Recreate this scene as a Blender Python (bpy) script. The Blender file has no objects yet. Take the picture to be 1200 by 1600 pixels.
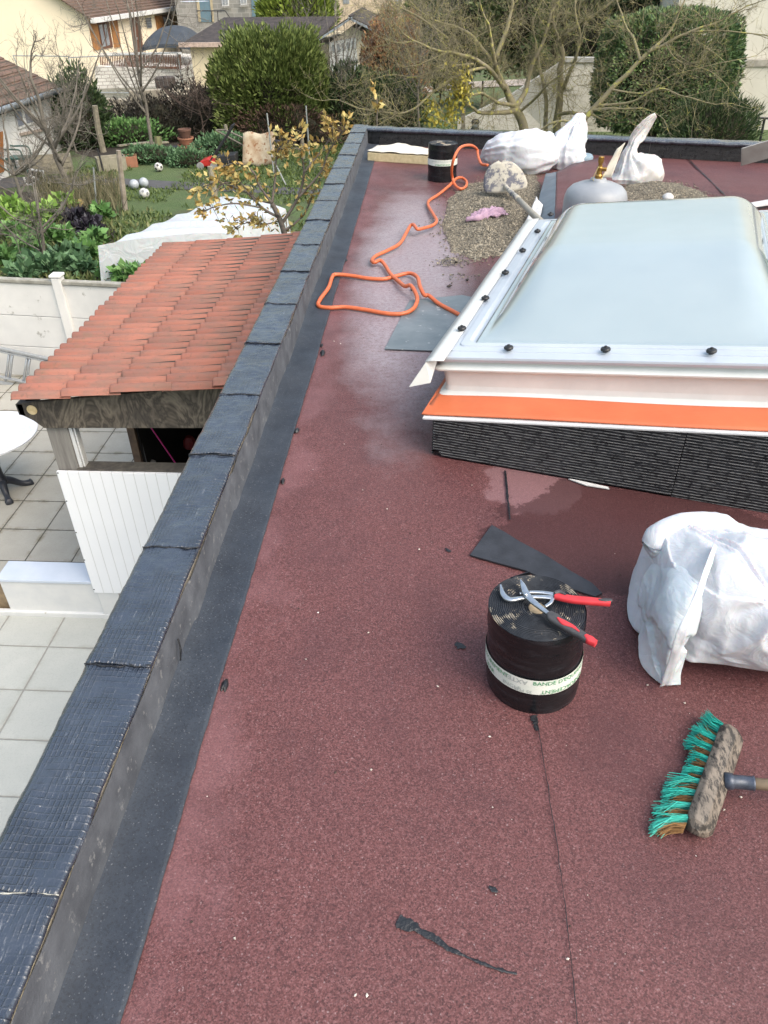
import bpy, math, random
import numpy as np
from mathutils import Vector, Matrix
random.seed(7); RNG = np.random.default_rng(7)
S = bpy.context.scene
# ------------------------------------------------------------------ camera, sky, sun, exposure
H = 1.62                                   # eye height above the flat roof (z = 0 is the roof)
FPX = 1180.0
RIGHT = np.array([0.99859539, 0.02267651, -0.04788545])
FWD = np.array([0.05208411, -0.58594626, 0.80867437])
DOWN = np.array([0.00972039, 0.81003257, 0.58630432])
cam = bpy.data.objects.new('camera', bpy.data.cameras.new('camera'))
S.collection.objects.link(cam)
B3 = np.array([RIGHT, FWD, -DOWN])          # world rows in photo-camera axes (x right, y down, z ahead)
cx, cy, cz = B3[:, 0], -B3[:, 1], -B3[:, 2]
cam.matrix_world = Matrix(((cx[0], cy[0], cz[0], 0), (cx[1], cy[1], cz[1], 0), (cx[2], cy[2], cz[2], H), (0, 0, 0, 1)))
cam.data.sensor_fit = 'VERTICAL'; cam.data.sensor_height = 36.0; cam.data.sensor_width = 27.0
cam.data.lens = FPX / 1600 * 36
cam.data.clip_start = 0.05; cam.data.clip_end = 3000
S.camera = cam
SUN_EL, SUN_AZ = math.radians(50), math.radians(128)   # azimuth measured from +Y towards +X
w = bpy.data.worlds.new("World"); S.world = w; w.use_nodes = True
nt = w.node_tree; bg = nt.nodes['Background']
sk = nt.nodes.new('ShaderNodeTexSky'); sk.sky_type = 'NISHITA'; sk.sun_disc = False
sk.sun_elevation = SUN_EL; sk.sun_rotation = SUN_AZ; sk.air_density = 2.0; sk.dust_density = 6.0; sk.ozone_density = 2.5
hs = nt.nodes.new('ShaderNodeHueSaturation'); hs.inputs['Saturation'].default_value = 0.8
nt.links.new(sk.outputs[0], hs.inputs['Color']); nt.links.new(hs.outputs[0], bg.inputs[0])
bg.inputs[1].default_value = 0.15
sl = bpy.data.lights.new('sun', 'SUN'); sl.energy = 0.85; sl.angle = math.radians(55); sl.color = (1.0, 0.97, 0.935)
sun = bpy.data.objects.new('sun', sl); S.collection.objects.link(sun)
sd = Vector((math.sin(SUN_AZ) * math.cos(SUN_EL), math.cos(SUN_AZ) * math.cos(SUN_EL), math.sin(SUN_EL)))
sun.rotation_euler = sd.to_track_quat('Z', 'Y').to_euler()
S.view_settings.view_transform = 'Standard'; S.view_settings.look = 'None'; S.view_settings.gamma = 1
S.view_settings.use_curve_mapping = False
S.view_settings.exposure = 0.95
S.cycles.max_bounces = 8; S.cycles.transparent_max_bounces = 16
# ------------------------------------------------------------------ layout helpers
def ray(x, y):
    v = np.array([x - 600.0, y - 800.0, FPX]); return B3 @ v
def at(x, y, z=0.0):                        # the point of the horizontal plane z seen at a photo position
    r = ray(x, y); p = r * ((z - H) / r[2]); return np.array([p[0], p[1], z])
def aty(x, y, Y):
    r = ray(x, y); p = r * (Y / r[1]); return np.array([p[0], Y, H + p[2]])
def atx(x, y, X):
    r = ray(x, y); p = r * (X / r[0]); return np.array([X, p[1], H + p[2]])
# value noise, vectorised
_perm = np.random.default_rng(3).random((64, 64, 64)).astype(np.float32)
def vnoise(p, scale=1.0):
    p = np.asarray(p, dtype=float) * scale + 100.37
    i = np.floor(p).astype(int); f = p - i; f = f * f * (3 - 2 * f); i &= 63; j = (i + 1) & 63
    def g(a, b, c): return _perm[a, b, c]
    x0, y0, z0 = i[..., 0], i[..., 1], i[..., 2]; x1, y1, z1 = j[..., 0], j[..., 1], j[..., 2]
    fx, fy, fz = f[..., 0], f[..., 1], f[..., 2]
    a = g(x0, y0, z0) * (1 - fx) + g(x1, y0, z0) * fx; b = g(x0, y1, z0) * (1 - fx) + g(x1, y1, z0) * fx
    c = g(x0, y0, z1) * (1 - fx) + g(x1, y0, z1) * fx; d = g(x0, y1, z1) * (1 - fx) + g(x1, y1, z1) * fx
    return ((a * (1 - fy) + b * fy) * (1 - fz) + (c * (1 - fy) + d * fy) * fz) * 2 - 1
def fbm(p, scale=1.0, o=3):
    s = 0; a = 1
    for k in range(o): s = s + a * vnoise(p, scale * 2 ** k); a *= .5
    return s
def crease(p, s0=5., n=4, pw=1.15):
    p = np.asarray(p, float); wv = np.stack([vnoise(p + 11, s0 * .5), vnoise(p + 23, s0 * .5), vnoise(p + 37, s0 * .5)], -1) * (.35 / s0); out = 0; a = 1.
    for k in range(n): out = out + a * (1 - np.abs(vnoise(p + wv + k * 5.3, s0 * 1.9 ** k))) ** pw; a *= .45
    return (out - 1.3) * .9
def spline(pts, n=8):
    P = [pts[0]] + list(pts) + [pts[-1]]; out = []
    for i in range(1, len(P) - 2):
        p0, p1, p2, p3 = map(np.array, P[i - 1:i + 3])
        for t in np.linspace(0, 1, n, endpoint=False): out.append(.5 * ((2 * p1) + (-p0 + p2) * t + (2 * p0 - 5 * p1 + 4 * p2 - p3) * t * t + (-p0 + 3 * p1 - 3 * p2 + p3) * t ** 3))
    out.append(np.array(P[-2])); return np.array(out)
# ------------------------------------------------------------------ mesh builder
def nrm(v): v = np.asarray(v, float); return v / (np.linalg.norm(v) + 1e-12)
class MB:
    def __init__(s): s.v = []; s.f = []; s.n = 0; s.fm = []
    def add(s, vs, fs, m=0):
        vs = np.asarray(vs, float).reshape(-1, 3); s.v.append(vs)
        for f in fs: s.f.append([int(i) + s.n for i in f]); s.fm.append(m)
        s.n += len(vs); return s
    def box(s, lo, hi, m=0, R=None, c=None, bev=0):
        lo = np.array(lo, float); hi = np.array(hi, float)
        P = np.array([[x, y, z] for z in (lo[2], hi[2]) for y in (lo[1], hi[1]) for x in (lo[0], hi[0])])
        if R is not None: P = P @ np.array(R).T
        if c is not None: P = P + np.array(c)
        return s.add(P, [(0, 2, 3, 1), (4, 5, 7, 6), (0, 1, 5, 4), (2, 6, 7, 3), (0, 4, 6, 2), (1, 3, 7, 5)], m)
    def bar(s, a, b, wd, th, m=0, up=(0, 0, 1)):
        a = np.array(a, float); b = np.array(b, float); d = nrm(b - a); up = np.array(up, float)
        if abs(d @ up) > .98: up = np.array([0, 1., 0])
        x = nrm(np.cross(d, up)); y = np.cross(x, d)
        P = [p + x * sx * wd / 2 + y * sy * th / 2 for p in (a, b) for sy in (-1, 1) for sx in (-1, 1)]
        return s.add(P, [(0, 1, 3, 2), (4, 6, 7, 5), (0, 4, 5, 1), (2, 3, 7, 6), (0, 2, 6, 4), (1, 5, 7, 3)], m)
    def tube(s, pts, rad, n=8, m=0, cap=True, closed=False):
        pts = np.asarray(pts, float); k = len(pts)
        if np.isscalar(rad): rad = [rad] * k
        t = np.zeros_like(pts); t[1:-1] = pts[2:] - pts[:-2]; t[0] = pts[1] - pts[0]; t[-1] = pts[-1] - pts[-2]
        u = None; V = []
        for i in range(k):
            d = nrm(t[i])
            if u is None: u = nrm(np.cross(d, [0.3, 0.2, 1] if abs(d[2]) < .9 else [1, 0.1, 0]))
            u = nrm(u - d * (u @ d)); w2 = np.cross(d, u)
            for q in range(n):
                a = 2 * math.pi * q / n; V.append(pts[i] + rad[i] * (math.cos(a) * u + math.sin(a) * w2))
        F = [(i * n + q, i * n + (q + 1) % n, (i + 1) * n + (q + 1) % n, (i + 1) * n + q) for i in range(k - 1) for q in range(n)]
        if cap: F += [tuple(range(n))[::-1], tuple((k - 1) * n + q for q in range(n))]
        return s.add(V, F, m)
    def lathe(s, prof, c=(0, 0, 0), n=24, m=0, ax=None):
        V = []; k = len(prof)
        for r, z in prof:
            for q in range(n):
                a = 2 * math.pi * q / n; V.append((r * math.cos(a), r * math.sin(a), z))
        V = np.array(V)
        if ax is not None:
            z = nrm(ax); x = nrm(np.cross([0.1, 1, 0.2] if abs(z[1]) < .9 else [1, 0, .1], z)); y = np.cross(z, x)
            V = V @ np.array([x, y, z])
        V = V + np.array(c)
        F = [(i * n + q, i * n + (q + 1) % n, (i + 1) * n + (q + 1) % n, (i + 1) * n + q) for i in range(k - 1) for q in range(n)]
        if prof[0][0] > 1e-6: F.append(tuple(range(n))[::-1])
        if prof[-1][0] > 1e-6: F.append(tuple((k - 1) * n + q for q in range(n)))
        return s.add(V, F, m)
    def grid(s, P, m=0, flip=False, cu=False):     # P[nv][nu] array of points
        P = np.asarray(P, float); a, b = P.shape[:2]
        F = []
        for i in range(a - 1):
            for j in range(b if cu else b - 1):
                q = (i * b + j, i * b + (j + 1) % b, (i + 1) * b + (j + 1) % b, (i + 1) * b + j)
                F.append(q[::-1] if flip else q)
        return s.add(P.reshape(-1, 3), F, m)
    def prism(s, poly, d, m=0):                # flat polygon extruded by vector d
        P = np.asarray(poly, float); n = len(P); d = np.array(d, float)
        F = [tuple(range(n))[::-1], tuple(range(n, 2 * n))] + [(i, (i + 1) % n, n + (i + 1) % n, n + i) for i in range(n)]
        return s.add(np.vstack([P, P + d]), F, m)
    def build(s, name, mat, parent=None, smooth=False, org=None, col=None, bevel=0, solid=0, sub=0):
        V = np.vstack(s.v) if s.v else np.zeros((0, 3))
        if parent is not None:
            o = np.array(worldloc(parent)); lo = o * 0
        else:
            if org is None: org = ((V[:, 0].min() + V[:, 0].max()) / 2, (V[:, 1].min() + V[:, 1].max()) / 2, V[:, 2].min())
            o = np.array(org, float); lo = o
        me = bpy.data.meshes.new(name); me.from_pydata((V - o).tolist(), [], s.f)
        mats = mat if isinstance(mat, (list, tuple)) else [mat]
        for q in mats: me.materials.append(q)
        if len(mats) > 1: me.polygons.foreach_set('material_index', s.fm)
        if smooth: me.polygons.foreach_set('use_smooth', [True] * len(me.polygons))
        me.update()
        ob = bpy.data.objects.new(name, me); S.collection.objects.link(ob); ob.location = lo
        if parent is not None: ob.parent = parent
        if bevel:
            md = ob.modifiers.new('bevel', 'BEVEL'); md.width = bevel; md.segments = 2; md.limit_method = 'ANGLE'; md.angle_limit = math.radians(40)
        if solid:
            md = ob.modifiers.new('thickness', 'SOLIDIFY'); md.thickness = solid; md.offset = 1
        if sub:
            md = ob.modifiers.new('subdivision', 'SUBSURF'); md.levels = sub; md.render_levels = sub
        return ob
def worldloc(o):
    l = Vector(o.location)
    while o.parent: o = o.parent; l = l + o.location
    return l
def tag(o, label=None, cat=None, group=None, kind=None):
    if label: o['label'] = label
    if cat: o['category'] = cat
    if group: o['group'] = group
    if kind: o['kind'] = kind
    return o
def thing(name, loc, label, cat, group=None):
    o = bpy.data.objects.new(name, None); o.location = [float(k) for k in loc]; o.empty_display_size = .1
    S.collection.objects.link(o); return tag(o, label, cat, group)
def copy_tree(o, parent=None):
    c = o.copy(); S.collection.objects.link(c); c.parent = parent
    for ch in list(o.children): copy_tree(ch, c)
    return c
def rotz(a): c, s_ = math.cos(a), math.sin(a); return np.array([[c, -s_, 0], [s_, c, 0], [0, 0, 1]])
def mitem(vals): return vals
# ------------------------------------------------------------------ materials
class Mt:
    def __init__(s, name):
        s.m = bpy.data.materials.new(name); s.m.use_nodes = True; s.t = s.m.node_tree
        s.b = s.t.nodes['Principled BSDF']; s.tc = s.t.nodes.new('ShaderNodeNewGeometry').outputs['Position']
    def N(s, ty, **kw):
        n = s.t.nodes.new('ShaderNode' + ty)
        for k, v in kw.items():
            if hasattr(n, k): setattr(n, k, v)
            else: n.inputs[k.replace('_', ' ')].default_value = v
        return n
    def L(s, a, b): s.t.links.new(a, b)
    def objco(s): s.tc = s.N('TexCoord').outputs['Object']; return s
    def scaled(s, v):
        m = s.N('Mapping'); m.inputs['Scale'].default_value = v; s.L(s.tc, m.inputs[0]); return m.outputs[0]
    def noise(s, scale, detail=3, rough=.55, co=None, dist=0):
        n = s.N('TexNoise'); n.inputs['Scale'].default_value = scale; n.inputs['Detail'].default_value = detail
        n.inputs['Roughness'].default_value = rough; n.inputs['Distortion'].default_value = dist; s.L(co or s.tc, n.inputs['Vector']); return n.outputs['Fac']
    def vor(s, scale, co=None, out='Distance', feature='F1'):
        n = s.N('TexVoronoi'); n.feature = feature; n.inputs['Scale'].default_value = scale; s.L(co or s.tc, n.inputs['Vector']); return n.outputs[out]
    def ramp(s, fac, stops, interp='LINEAR'):
        r = s.N('ValToRGB'); cr = r.color_ramp; cr.interpolation = interp
        while len(cr.elements) < len(stops): cr.elements.new(.5)
        for e, (p, c) in zip(cr.elements, stops):
            e.position = p; e.color = (c, c, c, 1) if np.isscalar(c) else (*c, 1)
        s.L(fac, r.inputs[0]); return r.outputs[0]
    def mix(s, fac, a, b, mode='MIX'):
        n = s.N('Mix'); n.data_type = 'RGBA'; n.blend_type = mode
        for k, v in ((0, fac), (6, a), (7, b)):
            if isinstance(v, bpy.types.NodeSocket): s.L(v, n.inputs[k])
            elif k == 0: n.inputs[0].default_value = v
            else: n.inputs[k].default_value = (*v, 1) if not np.isscalar(v) else (v, v, v, 1)
        return n.outputs[2]
    def math(s, op, a, b=0.0, c=None):
        n = s.N('Math'); n.operation = op
        for k, v in enumerate((a, b) if c is None else (a, b, c)):
            if isinstance(v, bpy.types.NodeSocket): s.L(v, n.inputs[k])
            else: n.inputs[k].default_value = v
        return n.outputs[0]
    def island(s): return s.N('NewGeometry').outputs['Random Per Island']
    def sep(s, co=None): n = s.N('SeparateXYZ'); s.L(co or s.tc, n.inputs[0]); return n.outputs
    def col(s, v):
        if isinstance(v, bpy.types.NodeSocket): s.L(v, s.b.inputs['Base Color'])
        else: s.b.inputs['Base Color'].default_value = (*v, 1)
        return s
    def rough(s, v):
        if isinstance(v, bpy.types.NodeSocket): s.L(v, s.b.inputs['Roughness'])
        else: s.b.inputs['Roughness'].default_value = v
        return s
    def bump(s, h, strength=.5, dist=.01, prev=None):
        n = s.N('Bump'); n.inputs['Strength'].default_value = strength; n.inputs['Distance'].default_value = dist
        s.L(h, n.inputs['Height'])
        if prev is not None: s.L(prev, n.inputs['Normal'])
        s.L(n.outputs[0], s.b.inputs['Normal']); s.lastn = n.outputs[0]; return n.outputs[0]
    def set(s, **kw):
        for k, v in kw.items(): s.b.inputs[k.replace('_', ' ')].default_value = v
        return s
def simple(name, c1, c2=None, scale=6, rough=.6, bump=0, bs=40, metallic=0, dist=.005, spots=None, obj=False, isl=0, **kw):
    """a two-tone noisy surface; isl mixes in a per-leaf random tone"""
    M = Mt(name)
    if obj: M.objco()
    c2 = c2 or tuple(x * .7 for x in c1)
    n = M.noise(scale, 5, .6); c = M.mix(M.ramp(n, [(.35, 0), (.65, 1)]), c1, c2)
    if isl: c = M.mix(isl, c, M.ramp(M.island(), [(0, tuple(x * .35 for x in c2)), (.5, c1), (.85, tuple(min(1, x * 1.5) for x in c1)), (1, tuple(min(1, x * 2.6) for x in c1))]))
    if spots:
        sc, colr, th = spots; c = M.mix(M.ramp(M.noise(sc, 4, .7), [(th, 0), (th + .06, 1)]), c, colr)
    M.col(c); M.rough(rough); M.set(Metallic=metallic, **kw)
    if bump: M.bump(M.noise(bs, 4, .6), bump, dist)
    return M.m
# ================================================================== THE FLAT ROOF
PX0, PX1, PH = -0.855, -0.685, 0.158        # parapet outer / inner face, height
def far_y(x): return 9.25 - (x - PX1) * 0.247      # inner foot of the far parapet
# --- red mineral membrane
M = Mt('red_mineral_membrane'); X, Y, Z = M.sep()
g = M.vor(330, out='Color'); gs = M.N('SeparateColor'); M.L(g, gs.inputs[0])
gran = M.ramp(gs.outputs[0], [(0, (.040, .014, .013)), (.35, (.135, .043, .039)), (.75, (.225, .083, .076)), (.985, (.31, .15, .14)), (1, (.45, .33, .31))])
gran = M.mix(.45, gran, M.ramp(M.noise(170, 3, .7), [(.3, (.025, .012, .013)), (.55, (.16, .057, .053)), (.75, (.36, .20, .19))]))
big = M.ramp(M.noise(1.3, 4, .6), [(.3, 0), (.7, 1)])
base = M.mix(M.math('MULTIPLY', big, .45), gran, M.mix(.6, gran, (.075, .035, .04)))
# worn, paler granules along the edge of the flashing and round the old puddle rims
edge = M.math('SUBTRACT', 1.0, M.math('MULTIPLY', M.math('ADD', X, .56), 4.2))
edge = M.math('ADD', edge, M.math('MULTIPLY', M.math('SUBTRACT', M.noise(3.2, 5, .65), .5), 3.2))
edge = M.ramp(edge, [(.45, 0), (1.0, 1)])
base = M.mix(M.math('MULTIPLY', edge, .55), base, M.mix(.5, gran, (.33, .17, .175)))
# dark damp blotches
dk = M.ramp(M.noise(2.6, 6, .68, dist=.6), [(.52, 0), (.66, 1)])
base = M.mix(M.math('MULTIPLY', dk, .38), base, (.075, .028, .03))
# damp area in front of the roof light with pale dried rims
def blob(cx_, cy_, rx, ry, nz=.9, sc=4.0):
    dx = M.math('DIVIDE', M.math('SUBTRACT', X, cx_), rx); dy = M.math('DIVIDE', M.math('SUBTRACT', Y, cy_), ry)
    d = M.math('ADD', M.math('MULTIPLY', dx, dx), M.math('MULTIPLY', dy, dy))
    return M.math('ADD', d, M.math('MULTIPLY', M.math('SUBTRACT', M.noise(sc, 6, .7), .5), nz * 2))
d1 = blob(.75, 2.12, .52, .36, 1.1, 6); damp = M.ramp(d1, [(.85, 1), (.95, 0)])
pale = M.ramp(blob(.42, 2.42, .22, .22, .9, 8), [(.6, 1), (.75, 0)])
base = M.mix(M.math('MULTIPLY', pale, .5), base, (.33, .19, .19))
base = M.mix(M.math('MULTIPLY', damp, .72), base, (.055, .017, .017))
d2 = blob(.9, 1.2, .6, .75, .8, 3); base = M.mix(M.math('MULTIPLY', M.ramp(d2, [(.5, 1), (1.1, 0)]), .25), base, (.08, .028, .03))
# dusty mortar, plus wet sky sheen painted pale into the far strip
dust = M.ramp(blob(-.10, 5.0, .42, 2.4, .55, 2.2), [(.25, 1), (1.5, 0)])
dust_sheen_g = M.math('MULTIPLY', dust, M.ramp(M.noise(42, 5, .85), [(.36, .40), (.56, 1)]))
base = M.mix(M.math('MULTIPLY', dust_sheen_g, .80), base, (.46, .42, .44))
M.col(M.mix(1.0, base, (.82, .82, .88), 'MULTIPLY'))
wet = M.ramp(blob(-.05, 5.0, .62, 3.0, .7, 2.2), [(.4, 1), (1.5, 0)])
r0 = M.ramp(M.noise(2.2, 4, .6), [(.35, .46), (.7, .66)])
M.rough(M.mix(M.math('MULTIPLY', wet, .85), r0, .26))
M.set(Specular_IOR_Level=.42)
nb = M.bump(M.noise(1.8, 3, .5), .35, .02)
M.bump(M.math('ADD', gs.outputs[1], M.noise(260, 3, .7)), .62, .0032, nb)
ROOFM = M.m
mb = MB(); nx, ny = 70, 130
xs = np.linspace(PX1 - .02, 4.6, nx); P = np.zeros((ny, nx, 3))
for i in range(ny):
    for j in range(nx):
        yy = -2.0 + (far_y(xs[j]) + .02 + 2.0) * i / (ny - 1); P[i, j] = (xs[j], yy, 0)
P[..., 2] = 0.006 * fbm(P, .9, 2); 
mb.grid(P); roof = mb.build('roof_deck', ROOFM, smooth=True, org=(0, 0, 0)); tag(roof, kind='structure')
# building body below
plaster = simple('cream_render', (.55, .50, .42), (.50, .46, .39), 3, .85, .2, 60)
mb = MB(); poly = [(PX0 + .012, -2, 0), (4.6, -2, 0), (4.6, far_y(4.6) + .14, 0), (PX0 + .012, far_y(PX0) + .14, 0)]
mb.prism([(a, b, -2.9) for a, b, c in poly], (0, 0, 2.87)); tag(mb.build('building_wall', plaster), 'cream rendered outer walls carrying the red flat roof', 'building')
# --- bitumen materials
def bitumen(name, c1, c2, gridmask=True, rough=(.28, .5), glare=.0):
    M = Mt(name); X, Y, Z = M.sep()
    n = M.noise(9, 5, .65); c = M.mix(M.ramp(n, [(.35, 0), (.7, 1)]), c1, c2)
    # reinforcement mesh pressed through the coating: threads every 13 mm along and 14 mm across
    wx = M.math('ADD', X, M.math('MULTIPLY', M.noise(7, 2, .5), .012)); wy = M.math('ADD', Y, M.math('MULTIPLY', M.noise(6, 2, .5), .012))
    def thread(v, pitch, sharp):
        t = M.math('PINGPONG', v, pitch / 2); return M.ramp(M.math('DIVIDE', t, pitch / 2), [(0, 1), (sharp, 0)], 'EASE')
    tx = thread(wx, .0118, .5); ty = thread(wy, .0175, .36)
    mask = M.ramp(M.noise(4.5, 4, .65), [(.36, .10), (.56, 1)]); brk = M.ramp(M.noise(28, 3, .6, co=M.scaled((1, .35, 1))), [(.38, .1), (.58, 1)])
    gm = M.math('MULTIPLY', M.math('MAXIMUM', M.math('MULTIPLY', tx, brk), M.math('MULTIPLY', ty, .55)), mask)
    c = M.mix(M.math('MULTIPLY', gm, .16), c, tuple(min(1, x * 2.2 + .01) for x in c1))  # threads lightened too, their highlights painted into the colour
    scr_glint = M.ramp(M.noise(26, 6, .8, co=M.scaled((3, .5, 1))), [(.62, 0), (.67, 1)])
    c = M.mix(M.math('MULTIPLY', scr_glint, .45), c, (.30, .31, .33))  # worn pale streaks, strengthened to paint sky glints into the colour
    M.col(c); M.rough(M.ramp(M.noise(14, 4, .6), [(.3, rough[0]), (.7, rough[1])]))
    nb = M.bump(M.noise(15, 5, .65), .8, .010)
    M.bump(gm, .75, .005, nb); M.set(Specular_IOR_Level=.8, Coat_Weight=.6, Coat_Roughness=.22)
    return M.m
COPE = bitumen('coping_bitumen', (.036, .047, .070), (.016, .022, .037), rough=(.13, .42))
FELT = simple('grey_felt', (.105, .115, .135), (.055, .061, .075), 9, .8, .7, 160, dist=.003, spots=(30, (.17, .175, .185), .60))
M = Mt('charcoal_flashing'); c = M.mix(M.ramp(M.noise(5, 5, .7), [(.3, 0), (.7, 1)]), (.018, .024, .036), (.040, .050, .067))
vc = M.vor(380, out='Color'); s2 = M.N('SeparateColor'); M.L(vc, s2.inputs[0])
c = M.mix(M.ramp(s2.outputs[0], [(.965, 0), (1, .45)]), c, (.22, .23, .25)); c = M.mix(M.ramp(M.noise(150, 3, .8), [(.38, .55), (.5, 0)]), c, (.012, .015, .02))
M.col(c); M.rough(M.ramp(M.noise(3, 3, .6), [(.35, .5), (.65, .75)])); M.bump(M.noise(380, 3, .7), .5, .002, M.bump(M.noise(5, 3), .4, .012)); FLASH = M.m
TAR = simple('tar', (.010, .011, .014), (.018, .02, .024), 40, .35, .8, 70, dist=.006)
GOLD = simple('frayed_backing', (.30, .25, .15), (.12, .11, .09), 90, .9)
# --- long parapet
par = thing('parapet', ((PX0 + PX1) / 2, 4, 0), 'long low parapet on the left of the roof capped in dark bitumen sheets', 'parapet')
seams = [-2.1, -1.4, -.55, .08, .717, 1.307, 1.795, 2.344, 2.825, 3.355, 3.876, 4.404, 4.93, 5.506, 6.05, 6.605, 7.2, 7.769, 8.35, 8.95, 9.42]
mb = MB(); mb.box((PX0 + .004, -2.1, -.02), (PX1 - .004, 9.24, PH - .006)); mb.build('core', plaster, par)
for k in range(len(seams) - 1):
    y0, y1 = seams[k], seams[k + 1] + .045
    nyy = int((y1 - y0) / .0085); nxx = 26
    prof = []
    # cross-section: down the outside, over the top, a short turn-down on the inside
    sec = [(PX0 - .006, PH - .12), (PX0 - .007, PH - .04), (PX0 - .004, PH - .006), (PX0 + .004, PH + .002)] + [(PX0 + .004 + (PX1 - PX0 - .01) * t, PH + .004) for t in np.linspace(.06, .97, 18)] + [(PX1 - .002, PH + .003), (PX1 + .004, PH - .003)]
    P = np.zeros((nyy, len(sec), 3)); ts = np.linspace(0, 1, nyy)
    j1, j2 = RNG.normal(0, .003, 2)
    for i, t in enumerate(ts):
        for j, (a, b) in enumerate(sec):
            P[i, j] = (a, y0 + (y1 - y0) * t, b)
    endw = np.exp(-ts * (y1 - y0) / .03)[:, None]
    P[..., 2] += .0045 * fbm(P * [1, .6, 1], 16, 3) * .8 + .003 * np.abs(fbm(P, 34, 2)) + .004 * (1 - ts)[:, None] * 0 + .010 * endw * .22 + .004 + (.0015 * (k % 2))
    P[..., 2] -= .004 * ts[:, None]
    # ragged ends
    e = fbm(P[0] * [1, 0, 0] + k * 3.3, 30, 3) * .006
    P[..., 1] += endw * e[None, :] 
    P[:, -2:, 0] += .0025 * vnoise(P[:, -2:], 9)
    m2 = MB(); m2.grid(P, flip=False); m2.build('coping_sheet', COPE, par, smooth=True, solid=-.004)
for k in range(3, len(seams) - 1):       # tar bead at each lap
    m2 = MB(); y = seams[k]; xx = np.linspace(PX0 - .002, PX1 + .003, 22)
    pts = [(x, y - .002 + .007 * vnoise(np.array([x, y, 0.]), 45), PH + .009 + .002 * vnoise(np.array([x, y, 3.]), 60)) for x in xx]
    m2.tube(pts, [.0012 + .0032 * abs(float(vnoise(np.array([x, y, 9.]), 70))) for x in xx], 6)
    m2.build('lap_bead', TAR if k != 4 else simple('pale_lap', (.42, .42, .38), (.3, .3, .28), 60, .8), par, smooth=True)
# inner face in grey felt, gently rumpled
mb = MB(); ys = np.linspace(-2, far_y(PX1) - .004, 560); zs = np.linspace(0, PH - .004, 12); P = np.zeros((len(zs), len(ys), 3))
for i, z in enumerate(zs): P[i, :, 0] = PX1 + .010 - .006 * (z / PH); P[i, :, 1] = ys; P[i, :, 2] = z
P[..., 0] += .0035 * fbm(P * [1, 1, .5], 7, 3)
for yc in (1.62, 3.43, 2.2, 4.7, 6.1, 5.2, 7.3):      # overlaps of the felt strips
    P[..., 0] += .006 * (P[..., 1] - (yc + .2 * P[..., 2]) > 0) * np.exp(-np.abs(P[..., 1] - yc) * 3)
mb.grid(P); mb.build('inner_face', FELT, par, smooth=True)
for (ya_, yb_) in ((.35, .78), (.98, 1.12), (1.24, 1.36), (1.9, 2.05), (2.5, 2.58)):
    mb = MB(); pts = [(PX1 + .0045 + .001 * float(vnoise(np.array([5., y, 0.]), 50)), y, PH + .001 + .0015 * float(vnoise(np.array([0, y, 0.]), 40))) for y in np.linspace(ya_, yb_, 60)]
    mb.tube(pts, [.0002 + .0012 * abs(float(vnoise(np.array([2., p_[1], 0.]), 60))) for p_ in pts], 5); mb.build('frayed_edge', GOLD, par)
# flashing strip turned out on to the deck
mb = MB(); ys = np.linspace(-2, 9.2, 700); P = np.zeros((14, len(ys), 3))
for i, t in enumerate(np.linspace(0, 1, 14)):
    wdt = .141 + .004 * fbm(np.stack([ys * 0, ys, ys * 0], -1), 2.2, 2) + .0025 * vnoise(np.stack([ys * 0, ys, ys * 0], -1), 38) * (t > .99)
    P[i, :, 0] = PX1 + wdt * t; P[i, :, 1] = ys
    P[i, :, 2] = .010 + .016 * (1 - t) ** 6 + .003 * vnoise(P[i], 5) * (1 - abs(2 * t - 1))
mb.grid(P, flip=True); mb.build('flashing_strip', FLASH, par, smooth=True, solid=-.003)
for (px, py, r) in ((352, 1072, .022), (505, 552, .03), (464, 673, .02), (503, 540, .014), (541, 407, .02), (442, 752, .016)):   # tar blobs squeezed out at the edge
    c = at(px, py, .004); m2 = MB(); 
    n_ = 22; an = np.linspace(0, 2 * math.pi, n_, endpoint=False); ring = []
    for q, hh in ((1, .002), (.7, .009), (.3, .012), (.02, .012)):
        rr = r * q * (.75 + .5 * vnoise(np.stack([np.cos(an) * 1.3 + px, np.sin(an) * 1.3, an * 0 + py], -1), 1.0)); ring.append(np.stack([c[0] + rr * np.cos(an) * .6, c[1] + rr * np.sin(an) * 1.5, an * 0 + hh + .003], -1))
    m2.grid(np.array(ring), cu=True)
    m2.build('tar_blob', TAR, par, smooth=True)
mb = MB(); a = aty(276, 998, 1.62); 
p0 = atx(278, 998, PX1 + .014); p1 = atx(282, 1032, PX1 + .02)
mb.tube([p0, (p0 + p1) / 2 + [.004, 0, 0], p1], [.003, .0035, .0025], 5); mb.build('tar_drip', TAR, par)
# --- far parapet with ribbed boards
M = Mt('ribbed_bitumen'); c = M.mix(M.ramp(M.noise(30, 5, .7), [(.45, 0), (.6, 1)]), (.006, .007, .009), (.020, .022, .027))
c = M.mix(M.ramp(M.noise(14, 5, .8, co=M.scaled((1, 1, .3))), [(.62, 0), (.7, .4)]), c, (.10, .10, .10))
M.col(c); M.rough(M.ramp(M.noise(20, 3), [(.3, .22), (.7, .5)])); M.bump(M.noise(120, 4, .7), .6, .003); RIB = M.m
M = Mt('dusty_rib_highlight'); M.col(M.mix(M.ramp(M.noise(45, 4, .75), [(.50, 0), (.64, 1)]), (.17, .17, .175), (.012, .013, .016))); M.rough(.7); RIBE = M.m  # dusty grey on the upper rib slopes, painting in their highlights as well
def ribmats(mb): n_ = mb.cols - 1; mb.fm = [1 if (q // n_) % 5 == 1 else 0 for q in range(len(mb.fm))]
FARD = nrm([1, -.247, 0]); FARN = nrm([-.247, -1, 0]) * 1.0       # along, and towards the camera
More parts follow.
